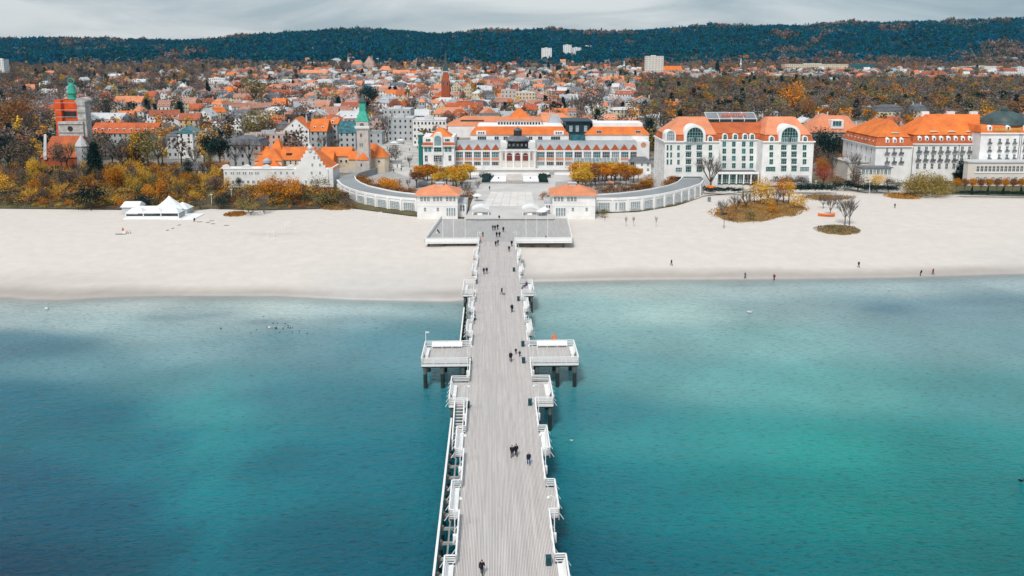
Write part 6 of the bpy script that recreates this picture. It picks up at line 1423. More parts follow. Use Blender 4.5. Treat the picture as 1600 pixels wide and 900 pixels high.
CW = {'orange': 'orange', 'yellow': 'golden yellow', 'rust': 'rust-brown', 'brown': 'bare brown', 'grey': 'bare grey', 'olive': 'olive-brown', 'willow': 'golden olive', 'evergreen': 'dark green', 'red': 'deep red', 'mauve': 'bare reddish-brown', 'pine': 'dark pine'}
SW = {'round': 'spreading', 'tall': 'upright', 'bush': 'low', 'willow': 'domed', 'pruned': 'clipped', 'cone': 'conical', 'column': 'columnar', 'pine': 'umbrella-topped', 'bare': 'leafless', 'box': 'boxy'}
NT = [0]
def tree(p, h, shape, col, label=None, fine=True, sx=1.0, group=None):
    NT[0] += 1; H0 = {'bush': 3.0, 'willow': 8.0, 'pruned': 8.5, 'box': 2.2, 'bare': 9.5}.get(shape, 10.0); s = h/H0
    nm = {'bush': 'shrub', 'box': 'shrub', 'cone': 'conifer_tree', 'column': 'cypress_tree', 'pine': 'pine_tree', 'willow': 'willow_tree'}.get(shape, 'bare_tree' if shape == 'bare' else 'autumn_tree')
    t = bpy.data.objects.new(nm, None); COL.objects.link(t); t.location = p; t.rotation_euler = (0, 0, random.uniform(0, 6.28) if shape != 'willow' else 0); t.scale = (s*sx, s*sx, s)
    tag(t, label or '', 'shrub' if nm == 'shrub' else 'tree', group)
    tr, cr_ = tree_meshes(shape, random.randrange(3), col, fine); link('trunk', tr, t); link('crown', cr_, t)
    if label is None:
        w = CW[col]; w = w.replace('bare ', '') if shape == 'bare' else w
        auto(t, f'{SW[shape]} {w} {"shrub" if nm == "shrub" else "tree"}', p)
    return t
def at(px, py): return Gt(px, py)
def hpx(p, d): return d*depth(p)/FPX/math.cos(TH)
def T(px, pb, pt, shape, col, label=None, **k):
    p = at(px, pb); return tree(p, hpx(p, pb-pt), shape, col, label, **k)
# plaza trees, clipped and orange
for px, pb, pt, c in ((656, 286, 259, 'orange'), (668, 284, 257, 'orange'), (681, 283, 258, 'yellow'), (693, 286, 262, 'rust'), (704, 286, 259, 'yellow'), (714, 284, 258, 'orange'), (727, 283, 256, 'yellow'), (684, 296, 270, 'yellow'), (713, 300, 268, 'yellow'), (722, 299, 269, 'yellow'), (651, 296, 268, 'rust'),
                      (899, 287, 255, 'orange'), (913, 287, 255, 'yellow'), (928, 287, 257, 'rust'), (941, 286, 256, 'orange'), (955, 285, 254, 'yellow'), (969, 285, 256, 'orange'), (982, 284, 258, 'yellow'), (990, 288, 262, 'orange'), (903, 300, 267, 'yellow'), (915, 300, 268, 'yellow'), (978, 292, 268, 'rust'), (997, 284, 264, 'orange'), (662, 292, 263, 'orange'), (675, 291, 262, 'orange'), (698, 295, 266, 'yellow'), (708, 294, 263, 'orange'), (735, 282, 258, 'yellow'), (720, 290, 262, 'yellow'), (906, 283, 253, 'yellow'), (920, 284, 254, 'orange'), (935, 283, 255, 'yellow'), (948, 284, 254, 'yellow'), (962, 283, 254, 'yellow'), (975, 284, 256, 'orange'), (910, 294, 262, 'yellow'), (930, 293, 264, 'rust'), (945, 292, 262, 'orange'), (960, 291, 262, 'orange')):
    T(px, pb, pt, 'pruned', c, sx=1.3, group='clipped plaza trees')
for px, pb, pt in ((624, 293, 278), (638, 294, 278), (730, 305, 280), (747, 297, 279), (895, 304, 282), (910, 303, 281), (923, 300, 280), (940, 300, 279), (953, 299, 280), (966, 297, 279)): T(px, pb, pt, 'bare', 'grey', group='small bare plaza trees')
T(733, 312, 296, 'bush', 'rust', 'round rust-brown shrub behind the annex of the left pavilion'); T(852, 314, 300, 'bush', 'rust', 'rust-brown shrub beside the annex of the right pavilion'); T(941, 340, 327, 'bush', 'olive', 'brown shrub against the wall right of the right pavilion')
T(640, 262, 240, 'bare', 'evergreen', 'dark shaggy palm-like tree on the plaza left of the green pylon', sx=.7); T(618, 258, 226, 'round', 'grey', 'round bare grey tree right of the chapel apse'); T(605, 262, 240, 'round', 'orange', 'small orange tree beside the round bare grey tree')
T(605, 222, 172, 'bare', 'grey', 'large bare grey tree before the light grey office block')
# around the hotels
T(1110, 299, 232, 'bare', 'grey', 'large spreading bare tree before the arched hotel', sx=1.15)
T(1286, 292, 256, 'round', 'red', 'deep red tree at the right corner of the arched hotel', sx=1.1); T(1306, 292, 275, 'bush', 'rust', 'reddish shrub right of the deep red tree')
T(1333, 282, 228, 'bare', 'grey', 'bare pale tree before the side of the domed hotel', sx=.7); T(1340, 300, 265, 'round', 'brown', 'bare brown tree left of the veranda'); T(1496, 282, 241, 'cone', 'evergreen', 'tall dark cypress before the domed hotel', sx=1.25); T(1467, 274, 253, 'column', 'evergreen', 'small dark cypress left of the tall one', sx=1.6)
T(1370, 300, 270, 'round', 'yellow', 'bright yellow tree left of the big willow'); T(1388, 300, 276, 'round', 'brown', 'brown tree between the yellow tree and the willow')
T(1447, 306, 268, 'willow', 'willow', 'huge domed olive willow at the top of the beach', sx=1.0)
for i in range(10): T(1494+i*12.5, 303, 279, 'pruned', 'rust' if i % 2 else 'orange', sx=.8, group='clipped trees before the domed hotel')
for i, px in enumerate((1320, 1308, 1350, 1362, 1402)): T(px, 298, 284, 'bush', ['evergreen', 'evergreen', 'olive', 'evergreen', 'grey'][i])
for px in (1518, 1543, 1567, 1595): T(px, 304, 293, 'cone', 'evergreen', sx=.9, group='small clipped cones before the domed hotel')
for px, pb, pt, s_, c in ((1278, 258, 200, 'round', 'evergreen'), (1292, 262, 204, 'round', 'evergreen'), (1306, 256, 202, 'round', 'evergreen'), (1320, 260, 208, 'round', 'brown'), (1268, 268, 222, 'round', 'brown'), (1300, 274, 232, 'bare', 'brown'), (1328, 268, 226, 'tall', 'olive'), (1284, 276, 244, 'round', 'orange'), (1312, 270, 240, 'tall', 'orange')): T(px, pb, pt, s_, c)
# sand island trees
for px, pb, pt, s, c in ((1165, 330, 290, 'bare', 'olive'), (1150, 335, 298, 'bare', 'grey'), (1188, 322, 276, 'tall', 'yellow'), (1178, 318, 283, 'tall', 'yellow'), (1199, 326, 280, 'tall', 'yellow'), (1224, 318, 276, 'round', 'orange'), (1232, 320, 284, 'tall', 'yellow'), (1214, 324, 288, 'bare', 'brown'), (1128, 338, 306, 'bare', 'grey'), (1245, 326, 305, 'bush', 'yellow'), (1206, 334, 318, 'bush', 'orange'), (1143, 345, 330, 'bush', 'rust'), (1172, 345, 330, 'bush', 'olive')): T(px, pb, pt, s, c)
T(1320, 352, 300, 'bare', 'grey', 'taller bare tree on the small oval sand island', sx=.8); T(1327, 352, 303, 'bare', 'grey', 'second bare tree on the small oval sand island', sx=.75)
T(1297, 336, 302, 'bare', 'grey', 'bare tree beside the orange boat'); T(1286, 326, 300, 'bare', 'brown', 'bare brown tree behind the orange boat'); T(1308, 326, 300, 'bare', 'grey', 'bare grey tree right of the orange boat')
for px in (945, 978, 990, 1025): T(px, 354 if px > 950 else 347, 334, 'bare', 'mauve', sx=.35, group='thin saplings on the sand')
# left scrub by the beach
R2 = random.Random(5)
for px, pb, pt, s, c in ((412, 332, 298, 'bare', 'grey'), (380, 334, 306, 'round', 'olive'), (392, 336, 312, 'bush', 'olive'), (414, 334, 310, 'bare', 'brown'), (425, 318, 272, 'round', 'orange'), (445, 318, 277, 'tall', 'orange'), (457, 320, 276, 'round', 'orange'), (440, 316, 286, 'tall', 'brown'), (470, 312, 282, 'bare', 'brown'), (410, 308, 280, 'round', 'orange'),
                         (356, 300, 274, 'tall', 'yellow'), (310, 292, 267, 'round', 'orange'), (305, 318, 296, 'round', 'yellow'), (234, 316, 288, 'round', 'orange'), (374, 292, 276, 'round', 'evergreen'), (142, 326, 292, 'bush', 'evergreen'), (222, 326, 306, 'bush', 'evergreen'), (313, 327, 312, 'bush', 'grey'), (345, 326, 308, 'bush', 'evergreen'), (515, 322, 300, 'bush', 'olive'), (530, 318, 296, 'round', 'olive'), (500, 322, 302, 'bush', 'olive'), (543, 326, 308, 'bush', 'brown'),
                         (504, 296, 278, 'bush', 'olive'), (492, 292, 278, 'bush', 'olive'), (160, 262, 205, 'round', 'brown'), (188, 268, 205, 'bare', 'grey'), (97, 268, 222, 'round', 'brown'), (150, 280, 224, 'cone', 'evergreen'), (212, 262, 205, 'tall', 'yellow'), (232, 266, 205, 'tall', 'olive'), (248, 262, 196, 'bare', 'grey'), (320, 262, 204, 'tall', 'yellow'), (330, 272, 212, 'pine', 'evergreen'), (345, 276, 216, 'pine', 'evergreen'), (14, 270, 210, 'round', 'evergreen'), (35, 275, 215, 'round', 'brown'), (390, 262, 205, 'bare', 'grey'), (368, 262, 210, 'bare', 'brown'), (402, 232, 168, 'round', 'olive'), (398, 170, 116, 'round', 'olive'), (418, 222, 176, 'bare', 'brown'), (413, 240, 200, 'bare', 'rust'), (440, 244, 210, 'bare', 'grey'), (505, 240, 207, 'bare', 'grey'), (525, 240, 210, 'bare', 'grey'), (100, 172, 128, 'bare', 'grey'), (45, 222, 165, 'bare', 'brown'), (30, 215, 150, 'round', 'rust'), (65, 200, 150, 'round', 'mauve'), (165, 195, 140, 'round', 'grey')): T(px, pb, pt, s, c)
for px, pb, pt, s, c in ((1258, 190, 152, 'round', 'rust'), (1240, 185, 124, 'tall', 'orange'), (1410, 190, 158, 'round', 'rust'), (1480, 180, 154, 'round', 'yellow'), (575, 165, 134, 'pine', 'pine'), (570, 170, 138, 'round', 'evergreen'), (582, 168, 136, 'round', 'evergreen'), (610, 158, 136, 'cone', 'evergreen'), (660, 152, 130, 'round', 'yellow'), (745, 185, 160, 'tall', 'orange'), (925, 190, 126, 'round', 'grey'), (905, 190, 134, 'bare', 'grey'), (886, 142, 130, 'cone', 'evergreen'), (914, 134, 122, 'cone', 'evergreen'), (1120, 120, 98, 'cone', 'evergreen'), (325, 150, 130, 'cone', 'evergreen')): T(px, pb, pt, s, c)
k = 0
while k < 75:
    px = R2.uniform(-8, 355); pb = R2.uniform(272, 324); p = at(px, pb)
    if blocked(p.x, p.y, 1.5): continue
    c = R2.choices(['yellow', 'orange', 'brown', 'olive', 'rust', 'grey', 'evergreen'], [4.6, 3, 1.6, 1.4, .8, .8, .5])[0]; s = 'bush' if pb > 312 and R2.random() < .6 else R2.choice(['round', 'tall', 'tall', 'bare', 'round'])
    tree(p, R2.uniform(2.2, 3.5) if s == 'bush' else R2.uniform(6.5, 11), s, c, sx=R2.uniform(.8, 1.1), group='scrub trees behind the left beach'); k += 1
for i in range(22):
    px = R2.uniform(0, 350); pb = R2.uniform(232, 268); p = at(px, pb)
    if blocked(p.x, p.y, 2): continue
    tree(p, R2.uniform(10, 17), R2.choice(['round', 'bare', 'bare', 'tall']), R2.choice(['brown', 'grey', 'orange', 'olive', 'brown', 'evergreen']), group='tall trees behind the scrub')
# ------------------------------------------------------------------ woodland and forest: uncountable, as instances
def gn_scatter(name, P, idx, rot, sc, col, label, cat):
    me = bpy.data.meshes.new(name); me.vertices.add(len(P)); me.vertices.foreach_set('co', np.asarray(P, 'f4').ravel()); me.update()
    for nm, tp, dt in (('pick', 'INT', idx), ('turn', 'FLOAT', rot), ('size', 'FLOAT_VECTOR', sc)):
        a = me.attributes.new(nm, tp, 'POINT'); a.data.foreach_set('vector' if tp == 'FLOAT_VECTOR' else 'value', np.asarray(dt, 'i4' if tp == 'INT' else 'f4').ravel())
    o = link(name, me, kind='stuff'); tag(o, label, cat)
    ng = bpy.data.node_groups.new(name, 'GeometryNodeTree'); ng.interface.new_socket('Geometry', in_out='INPUT', socket_type='NodeSocketGeometry'); ng.interface.new_socket('Geometry', in_out='OUTPUT', socket_type='NodeSocketGeometry')
    N = ng.nodes; L = ng.links; gi = N.new('NodeGroupInput'); go = N.new('NodeGroupOutput'); ip = N.new('GeometryNodeInstanceOnPoints'); ci = N.new('GeometryNodeCollectionInfo'); ci.inputs['Collection'].default_value = col; ci.inputs['Separate Children'].default_value = True; ci.inputs['Reset Children'].default_value = True
    def na(nm, tp): n = N.new('GeometryNodeInputNamedAttribute'); n.data_type = tp; n.inputs['Name'].default_value = nm; return n.outputs['Attribute']
    cx = N.new('ShaderNodeCombineXYZ'); L.new(na('turn', 'FLOAT'), cx.inputs[2])
    L.new(gi.outputs[0], ip.inputs['Points']); L.new(ci.outputs[0], ip.inputs['Instance']); ip.inputs['Pick Instance'].default_value = True
    L.new(na('pick', 'INT'), ip.inputs['Instance Index']); L.new(cx.outputs[0], ip.inputs['Rotation']); L.new(na('size', 'FLOAT_VECTOR'), ip.inputs['Scale']); L.new(ip.outputs[0], go.inputs[0])
    md = o.modifiers.new('scatter', 'NODES'); md.node_group = ng; return o
def lib(name, specs):
    c = bpy.data.collections.new(name)
    for i, (shape, col, lo) in enumerate(specs):
        if lo: V = leaves(crown_pts(shape, 40+i, lo[0], lo[1]), lo[2], i); me = quads_mesh('tree', V, 'leaf_'+col)
        else:
            tr, cr_ = tree_meshes(shape, i % 3, col, False); me = quads_mesh('tree', np.array([v.co for v in cr_.vertices]), 'leaf_'+col)
            bmx = MB(); limbs(bmx, shape, i); n = len(me.vertices); V = [tuple(v.co) for v in me.vertices]+bmx.v; F_ = [tuple(p.vertices) for p in me.polygons]+[tuple(n+q for q in f_) for f_ in bmx.f]
            me = bpy.data.meshes.new('tree'); me.from_pydata(V, [], F_); me.materials.append(M['leaf_'+col]); me.materials.append(M['bark']); me.polygons.foreach_set('material_index', [0]*(len(F_)-len(bmx.f))+[1]*len(bmx.f))
        o = bpy.data.objects.new(f'{name}_{i:02d}', me); c.objects.link(o)
    return c
WL = [('round', 'brown'), ('round', 'grey'), ('round', 'mauve'), ('round', 'olive'), ('tall', 'orange'), ('round', 'rust'), ('cone', 'evergreen'), ('tall', 'yellow'), ('bare', 'brown'), ('bare', 'grey'), ('tall', 'olive'), ('tall', 'brown'), ('round', 'orange'), ('round', 'evergreen'), ('cone', 'pine'), ('round', 'pine')]
wl = lib('woodland_tree', [(a, b, None) for a, b in WL]); WI = defaultdict(list)
for i, (a, b) in enumerate(WL): WI[b].append(i)
pts = []; ids = []
y = 369.0; RR = random.Random(3)
cand = []
while y < 2130:
    st = 8.5+y*.0022; half = y*.72+60; x = -half
    while x < half:
        xx_ = x+RR.uniform(-3, 3); yy_ = y+RR.uniform(-3, 3); z_ = tz(xx_, yy_); a, b, _ = proj((xx_, yy_, z_)); x += st
        if not (-40 < a < 1640) or b > 262 or (yy_ > 1880 and a < 1000): continue
        zn = zone(a, b)
        n_ = .5+.5*math.sin(xx_/37+math.sin(yy_/29)*2)*math.cos(yy_/41+1.3)      # clearings and clumps
        if RR.random() < zn[1]*(1 if zn[1] > .8 else (.25+n_*.75)) and not blocked(xx_, yy_, 1.0 if zn[1] > .5 else .6): cand.append((xx_, yy_, z_, RR.choice(zn[2])))
    y += st
print('tree candidates', len(cand), time.time()-T0)
left = max(0, 300-sum(1 for o in THINGS if o.get('category') == 'tree'))
cand.sort(key=lambda c: c[1])
vis = [c for c in cand if c[1] > 445][:left*2:2]; vs = set(id(c) for c in vis)
for c in vis:
    s, col = WL[RR.choice(WI[c[3]])] if c[3] in WI else ('round', 'brown')
    tree(Vector(c[:3]), RR.uniform(10, 15), s, col, fine=False, sx=RR.uniform(.9, 1.25), group='town and park trees')
rest = [c for c in cand if id(c) not in vs]
P = np.array([c[:3] for c in rest]); idx = [RR.choice(WI[c[3]]) for c in rest]; s = np.array([RR.uniform(1.0, 1.75) for _ in rest])
gn_scatter('woodland', P, idx, [RR.uniform(0, 6.28) for _ in rest], np.stack([s*1.1, s*1.1, s], 1), wl, 'autumn park woodland and garden trees spread through the town', 'woodland')
fl = lib('forest_tree', [('cone', 'pine', (16, 4, 2.6)), ('round', 'pine', (12, 5, 2.6)), ('cone', 'pine', (14, 4, 3.0)), ('round', 'pine_blue', (10, 6, 2.8)), ('round', 'mauve', (12, 5, 2.0)), ('round', 'brown', (12, 5, 2.0)), ('round', 'pine_green', (12, 5, 2.6)), ('round', 'grey', (12, 5, 2.0)), ('round', 'rust', (10, 5, 1.8))])
n = 64000; yy_ = 1850+(3300-1850)*rng.random(n)**.8; xx_ = (rng.random(n)-.5)*2*(yy_*.74+120); zz_ = Tz(xx_, yy_)
nz_ = fbm(xx_, yy_, 90, 3)+.5*fbm(xx_, yy_, 34, 8); edge = 1-sst((yy_-1905-45*fbm(xx_, yy_, 150, 21))/70); top = sst((yy_-2740)/200)
right = sst((xx_-400)/900)
edge = np.clip(edge+right*(1-sst((yy_-2020)/350)), 0, 1)
big_ = fbm(xx_, yy_, 260, 11)
pm = np.clip(.01+1.6*sst((edge-.45+.22*nz_+.28*big_)*1.6)*.6+.7*sst((nz_*.6+big_*.6-.75)*3)+.75*top*sst((nz_-.1)*3), 0, .95); rnd = rng.random(n)
idx = np.where(rnd < pm, np.where(rng.random(n) < .42, 4, np.where(rng.random(n) < .5, 5, np.where(rng.random(n) < .93, 7, 8))), np.where(rng.random(n) < .22, 6, rng.integers(0, 4, n)))
keep = np.ones(n, bool)
for a, b, c in FOOT:
    if b > 1860: keep &= ((xx_-a)**2+(yy_-b+10)**2 > (c+14)**2)
P = np.stack([xx_, yy_, zz_-1], 1)[keep]; s = ((1.1+.8*rng.random(n)**2)*(1+.45*np.clip(nz_-.3, 0, 1)))[keep]
gn_scatter('hill_forest', P, idx[keep], rng.random(n)[keep]*6.28, np.stack([s, s, s*1.15], 1), fl, 'dark blue-green forest covering the hills behind the town', 'forest')
# undergrowth of the left scrub, hotel hedges and grass of the sand islands
sl = lib('scrub_bush', [('bush', 'brown', (16, 10, .5)), ('bush', 'olive', (16, 10, .5)), ('bush', 'rust', (14, 10, .5)), ('bush', 'orange', (14, 9, .45)), ('bush', 'grey', (14, 9, .5)), ('bush', 'yellow', (14, 9, .45))])
pts = []; ids = []; ss = []
while len(pts) < 2300:
    px = RR.uniform(-60, 548); pb = RR.uniform(264, 326); 
    if px > 350 and pb < 298: continue
    d = ray(px, pb); t = (3.7-CAM.z)/d.z; q = CAM+d*t
    if q.y < float(back(q.x))+.3 or blocked(q.x, q.y, .3): continue
    if 318 < px < 332 and pb > 300 or 488 < px-(326-pb)*.9 < 496: continue
    e = (q.y-float(back(q.x)))
    pts.append((q.x, q.y, tz(q.x, q.y))); ids.append(RR.choices(range(6), [2.6, 3, 1.6, 2.0, 1, 2.2])[0]); ss.append(RR.uniform(.35, .65) if e < 5 else RR.uniform(.6, 1.15))
s = np.array(ss); gn_scatter('undergrowth', np.array(pts), ids, [RR.uniform(0, 6.28) for _ in pts], np.stack([s, s, s*.8], 1), sl, 'brown and olive undergrowth of the scrub along the back of the left beach', 'undergrowth')
def hedge(line, z, h, w, col, label, name='hedge', n=110):
    P_ = [Vector(G(a, b, z)) for a, b in line]; C_ = []
    for a, b in zip(P_, P_[1:]):
        L_ = (b-a).length
        m_ = int(L_*n*w*.5)
        for k in range(m_):
            t = RR.random(); q = a.lerp(b, t); C_.append((q.x+RR.gauss(0, w*.3), q.y+RR.gauss(0, w*.3), q.z+h*RR.random()**.6*(.82+.25*math.sin(q.x*1.3)+.1*math.sin(q.x*3.1))))
    C_ = np.array(C_); o0 = C_[0].copy(); o0[2] = z; V = leaves(C_-o0, .42, 5); me = quads_mesh(name, V, 'leaf_'+col); o = link(name, me, loc=tuple(o0)); tag(o, label, 'hedge'); return o
hedge([(560, 284), (567, 288), (576, 290.5)], 5, 3.2, 5, 'rust', 'high rust-orange hedge at the left bend inside the left gallery')
hedge([(597, 290), (607, 293), (618, 296)], 5, 3.4, 5, 'orange', 'round orange hedge inside the middle of the left gallery'); hedge([(576, 293), (600, 298), (625, 301), (650, 303)], 5, 2.2, 2.5, 'rust', 'long rust hedge following the inner edge of the left gallery')
hedge([(932, 303), (960, 302), (985, 300), (1005, 296), (1018, 292)], 5, 3.0, 2.5, 'rust', 'long rust hedge following the inner edge of the right gallery'); hedge([(1005, 295), (1015, 291)], 5, 4.4, 4, 'orange', 'taller orange hedge clump near the hotel end of the right gallery'); hedge([(1040, 292), (1052, 288), (1062, 283)], 5, 3.4, 3.5, 'rust', 'rust hedge at the foot of the arched hotel')
hedge([(1100, 298), (1130, 299), (1158, 299)], 4.9, 1.5, 2.5, 'evergreen', 'low dark hedge before the hotel lobby'); hedge([(1242, 297), (1300, 297)], 4.9, 2.4, 4, 'evergreen', 'dark hedge behind the red tree at the hotel corner'); hedge([(1325, 290), (1350, 296), (1400, 297)], 4.9, 1.8, 3.5, 'evergreen', 'dark hedge before the veranda of the domed hotel'); hedge([(1500, 302), (1560, 303), (1640, 304)], 4.9, 1.0, 2.5, 'evergreen', 'low dark hedge under the clipped trees'); hedge([(752, 277), (765, 277)], 5.1, 1.7, 3, 'evergreen', 'dark hedge at the left end of the fountain'); hedge([(845, 277), (858, 277)], 5.1, 1.7, 3, 'evergreen', 'dark hedge at the right end of the fountain')
hedge([(520, 262), (545, 262)], 5, 2.6, 4, 'evergreen', 'dark conifer hedge before the cloister wall'); hedge([(1415, 268), (1425, 268)], 5, 3, 5, 'grey', 'bare grey bushes against the domed hotel wall'); hedge([(1165, 286), (1262, 290)], 5, 3.6, 3, 'brown', 'bare brown bushes along the right wing of the arched hotel')
mat('dry_grass', (.34, .19, .06), (.17, .12, .05), .6, .95, bump=.5, bscale=3)
def mound(poly, h, label, dens=10, cols=('olive', 'orange', 'rust')):
    P_ = [G(a, b, 3.4) for a, b in poly]; c = sum(P_, Vector())/len(P_); c.z = tz(c.x, c.y)-.15; n = 48; V = []; R_ = 7
    ang = sorted((math.atan2(p.y-c.y, p.x-c.x), (p.xy-c.xy).length) for p in P_); A_ = [a for a, _ in ang]; D_ = [d for _, d in ang]
    def rad(t): return float(np.interp(t, [A_[-1]-2*math.pi]+A_+[A_[0]+2*math.pi], [D_[-1]]+D_+[D_[0]]))
    mb = MB(); 
    for j in range(R_+1):
        for i in range(n):
            t = -math.pi+2*math.pi*i/n; u = j/R_; r_ = rad(t)*u*(1+.05*math.sin(t*7)+.04*math.sin(t*13)); mb.v.append((r_*math.cos(t), r_*math.sin(t), h*(1-u**2.2)+.12*math.sin(r_*1.3+t*4)*(1-u)-.35*(u > .99)))
    for j in range(R_):
        for i in range(n): k2 = (i+1) % n; mb.f.append((j*n+i, (j+1)*n+i, (j+1)*n+k2, j*n+k2)); mb.m.append(0)
    o = mb.build('sand_island', 'dry_grass', loc=tuple(c)); tag(o, label, 'mound')
    C_ = []
    for k in range(int(dens*n*6)):
        t = RR.uniform(-math.pi, math.pi); u = math.sqrt(RR.random())*.98; r_ = rad(t)*u; C_.append((c.x+r_*math.cos(t), c.y+r_*math.sin(t), c.z+h*(1-u**2.2)+RR.uniform(.05, .5)))
    C_ = np.array(C_); q = np.array(c); 
    for i, cl in enumerate(cols): V = leaves((C_-q)[i::len(cols)], .38, i); g_ = link('dry_grass', quads_mesh('dry_grass', V, 'leaf_'+cl), o, 'stuff')
    return o
mound([(1103, 333), (1115, 326), (1140, 322), (1175, 312), (1215, 308), (1255, 315), (1266, 324), (1255, 333), (1215, 340), (1185, 347), (1155, 349), (1125, 343)], 1.1, 'large grassy sand island with yellow trees right of the gallery', 16)
mound([(1270, 354), (1285, 350), (1310, 349), (1335, 351), (1345, 356), (1335, 361), (1305, 362), (1280, 359)], .8, 'small oval sand island with two bare trees', 6, ('olive', 'brown'))
mound([(350, 335), (368, 331), (385, 334), (378, 338), (358, 339)], .5, 'small rust grass mound before the left scrub', 3, ('orange', 'rust')); mound([(1250, 309), (1300, 305), (1340, 307), (1310, 312), (1265, 313)], .5, 'low brown grass bank behind the orange boat', 5, ('rust', 'olive')); mound([(1380, 306), (1420, 303), (1440, 309), (1400, 311)], .5, 'orange grass bank left of the big willow', 5, ('orange', 'olive')); mound([(496, 324), (520, 318), (560, 322), (545, 328), (510, 328)], .8, 'rust grass bank at the left end of the gallery', 6, ('rust', 'olive'))
print('trees', NT[0], time.time()-T0)
# ------------------------------------------------------------------ people
def skin_body(J, E_, R_):
    me = bpy.data.meshes.new('body'); me.from_pydata(J, E_, []); o = bpy.data.objects.new('tmp', me); COL.objects.link(o)
    md = o.modifiers.new('s', 'SKIN'); md.use_smooth_shade = True
    me.skin_vertices.new() if not me.skin_vertices else None
    for i, r in enumerate(R_): me.skin_vertices[0].data[i].radius = (r, r); me.skin_vertices[0].data[i].use_root = (i == 0)
    sb = o.modifiers.new('d', 'SUBSURF'); sb.levels = sb.render_levels = 1
    dg = bpy.context.evaluated_depsgraph_get(); out = bpy.data.meshes.new_from_object(o.evaluated_get(dg)); bpy.data.objects.remove(o); return out
def pose(kind):
    hip = .92; J = []; E_ = []; R_ = []
    def j(p, r, par=None):
        J.append(p); R_.append(r)
        if par is not None: E_.append((par, len(J)-1))
        return len(J)-1
    sit = kind == 'sit'; H = .50 if sit else hip; lean = .25 if kind == 'bend' else .03
    pel = j((0, 0, H), .15); wa = j((0, -lean*.3, H+.20), .13, pel); ch = j((0, -lean*.7, H+.42), .16, wa); ne = j((0, -lean, H+.60), .065, ch); hd = j((0, -lean-.02, H+.68), .085, ne); hc = j((0, -lean-.03, H+.78), .10, hd); j((0, -lean-.02, H+.855), .06, hc); j((0, -lean-.135, H+.765), .018, hc)
    sw = {'walk': .26, 'walk2': -.22, 'stand': .03, 'sit': 0, 'bend': .05}[kind]
    for s in (-1, 1):
        f_ = sw*s
        if sit: k = j((s*.12, -.42, H-.02), .075, pel); a = j((s*.12, -.46, .08), .045, k); j((s*.12, -.62, .04), .04, a)
        else: h_ = j((s*.10, 0, H-.06), .10, pel); k = j((s*.11, -f_*.5-.03, .50), .065, h_); a = j((s*.11, -f_*.9+.04*(f_ < 0), .10+.05*(f_ < 0)), .045, k); j((s*.12, -f_*.9-.16, .04), .038, a)
        sh = j((s*.20, -lean*.9, H+.50), .065, ch); el = j((s*.25, f_*.35-lean+.03, H+.24), .048, sh); 
        fw = -.15 if sit or kind == 'bend' else f_*.75-.08-lean
        wr = j((s*.24, fw, H+.02), .034, el); pa = j((s*.235, fw-.02, H-.05), .032, wr)
        for q in range(4): kn = j((s*(.225+.004*q), fw-.055+.024*q, H-.105-.008*(q in (1, 2))), .0095, pa); j((s*.215, fw-.06+.024*q, H-.145-.01*(q in (1, 2))), .008, kn)
        tb = j((s*.205, fw-.055, H-.065), .011, pa); j((s*.20, fw-.075, H-.10), .009, tb)
    return J, E_, R_, H
PB = {}
def person_mesh(kind):
    if kind in PB: return PB[kind]
    J, E_, R_, H = pose(kind); me = skin_body(J, E_, R_); me.materials.clear(); me.materials.append(M['skin'])
    V = np.array([v.co for v in me.vertices]); me.calc_loop_triangles(); Nn = np.array([v.normal for v in me.vertices])
    F_ = [tuple(p.vertices) for p in me.polygons]; Cn = np.array([V[list(f_)].mean(0) for f_ in F_])
    def sub(name, mask, off):
        ids = sorted({i for f_, m_ in zip(F_, mask) if m_ for i in f_}); mp_ = {a: b for b, a in enumerate(ids)}
        m2 = bpy.data.meshes.new(name); m2.from_pydata([tuple(V[i]+Nn[i]*off) for i in ids], [], [tuple(mp_[i] for i in f_) for f_, m_ in zip(F_, mask) if m_]); m2.update(); m2.polygons.foreach_set('use_smooth', [True]*len(m2.polygons)); return m2
    z = Cn[:, 2]; ax = np.abs(Cn[:, 0])
    if kind == 'sit': leg = (z < H+.05); jac = (z > H-.02) & (z < H+.60) & ~((ax > .18) & (z < H+.0)); sho = z < .1
    else: leg = (z < H+.02) & (ax < .19) & (z > .08); jac = (z > H-.12) & (z < H+.60) & ~((ax > .18) & (z < H-.02)); sho = z < .1
    hair = (z > H+.72) & ((Cn[:, 1] > -.07) | (z > H+.85))
    PB[kind] = (me, sub('jacket', jac, .03), sub('trousers', leg, .014), sub('hair', hair, .014), sub('shoes', sho, .012)); return PB[kind]
matv = {}
def person(p, kind, rz, top, leg, label, h=1.75, hair='hair'):
    t = thing('person', label, 'person', p, rz, None); t.scale = (h/1.74,)*3; ms = person_mesh(kind)
    for nm, me, mt in zip(('body', 'jacket', 'trousers', 'hair', 'shoes'), ms, ('skin', top, leg, hair, 'cloth_black')):
        k = (me.name, mt)
        if nm == 'body': link(nm, me, t); continue
        if k not in matv: m2 = me.copy(); m2.materials.clear(); m2.materials.append(M[mt]); matv[k] = m2
        link(nm, matv[k], t)
    return t
K, Nv = 'cloth_black', 'cloth_navy'
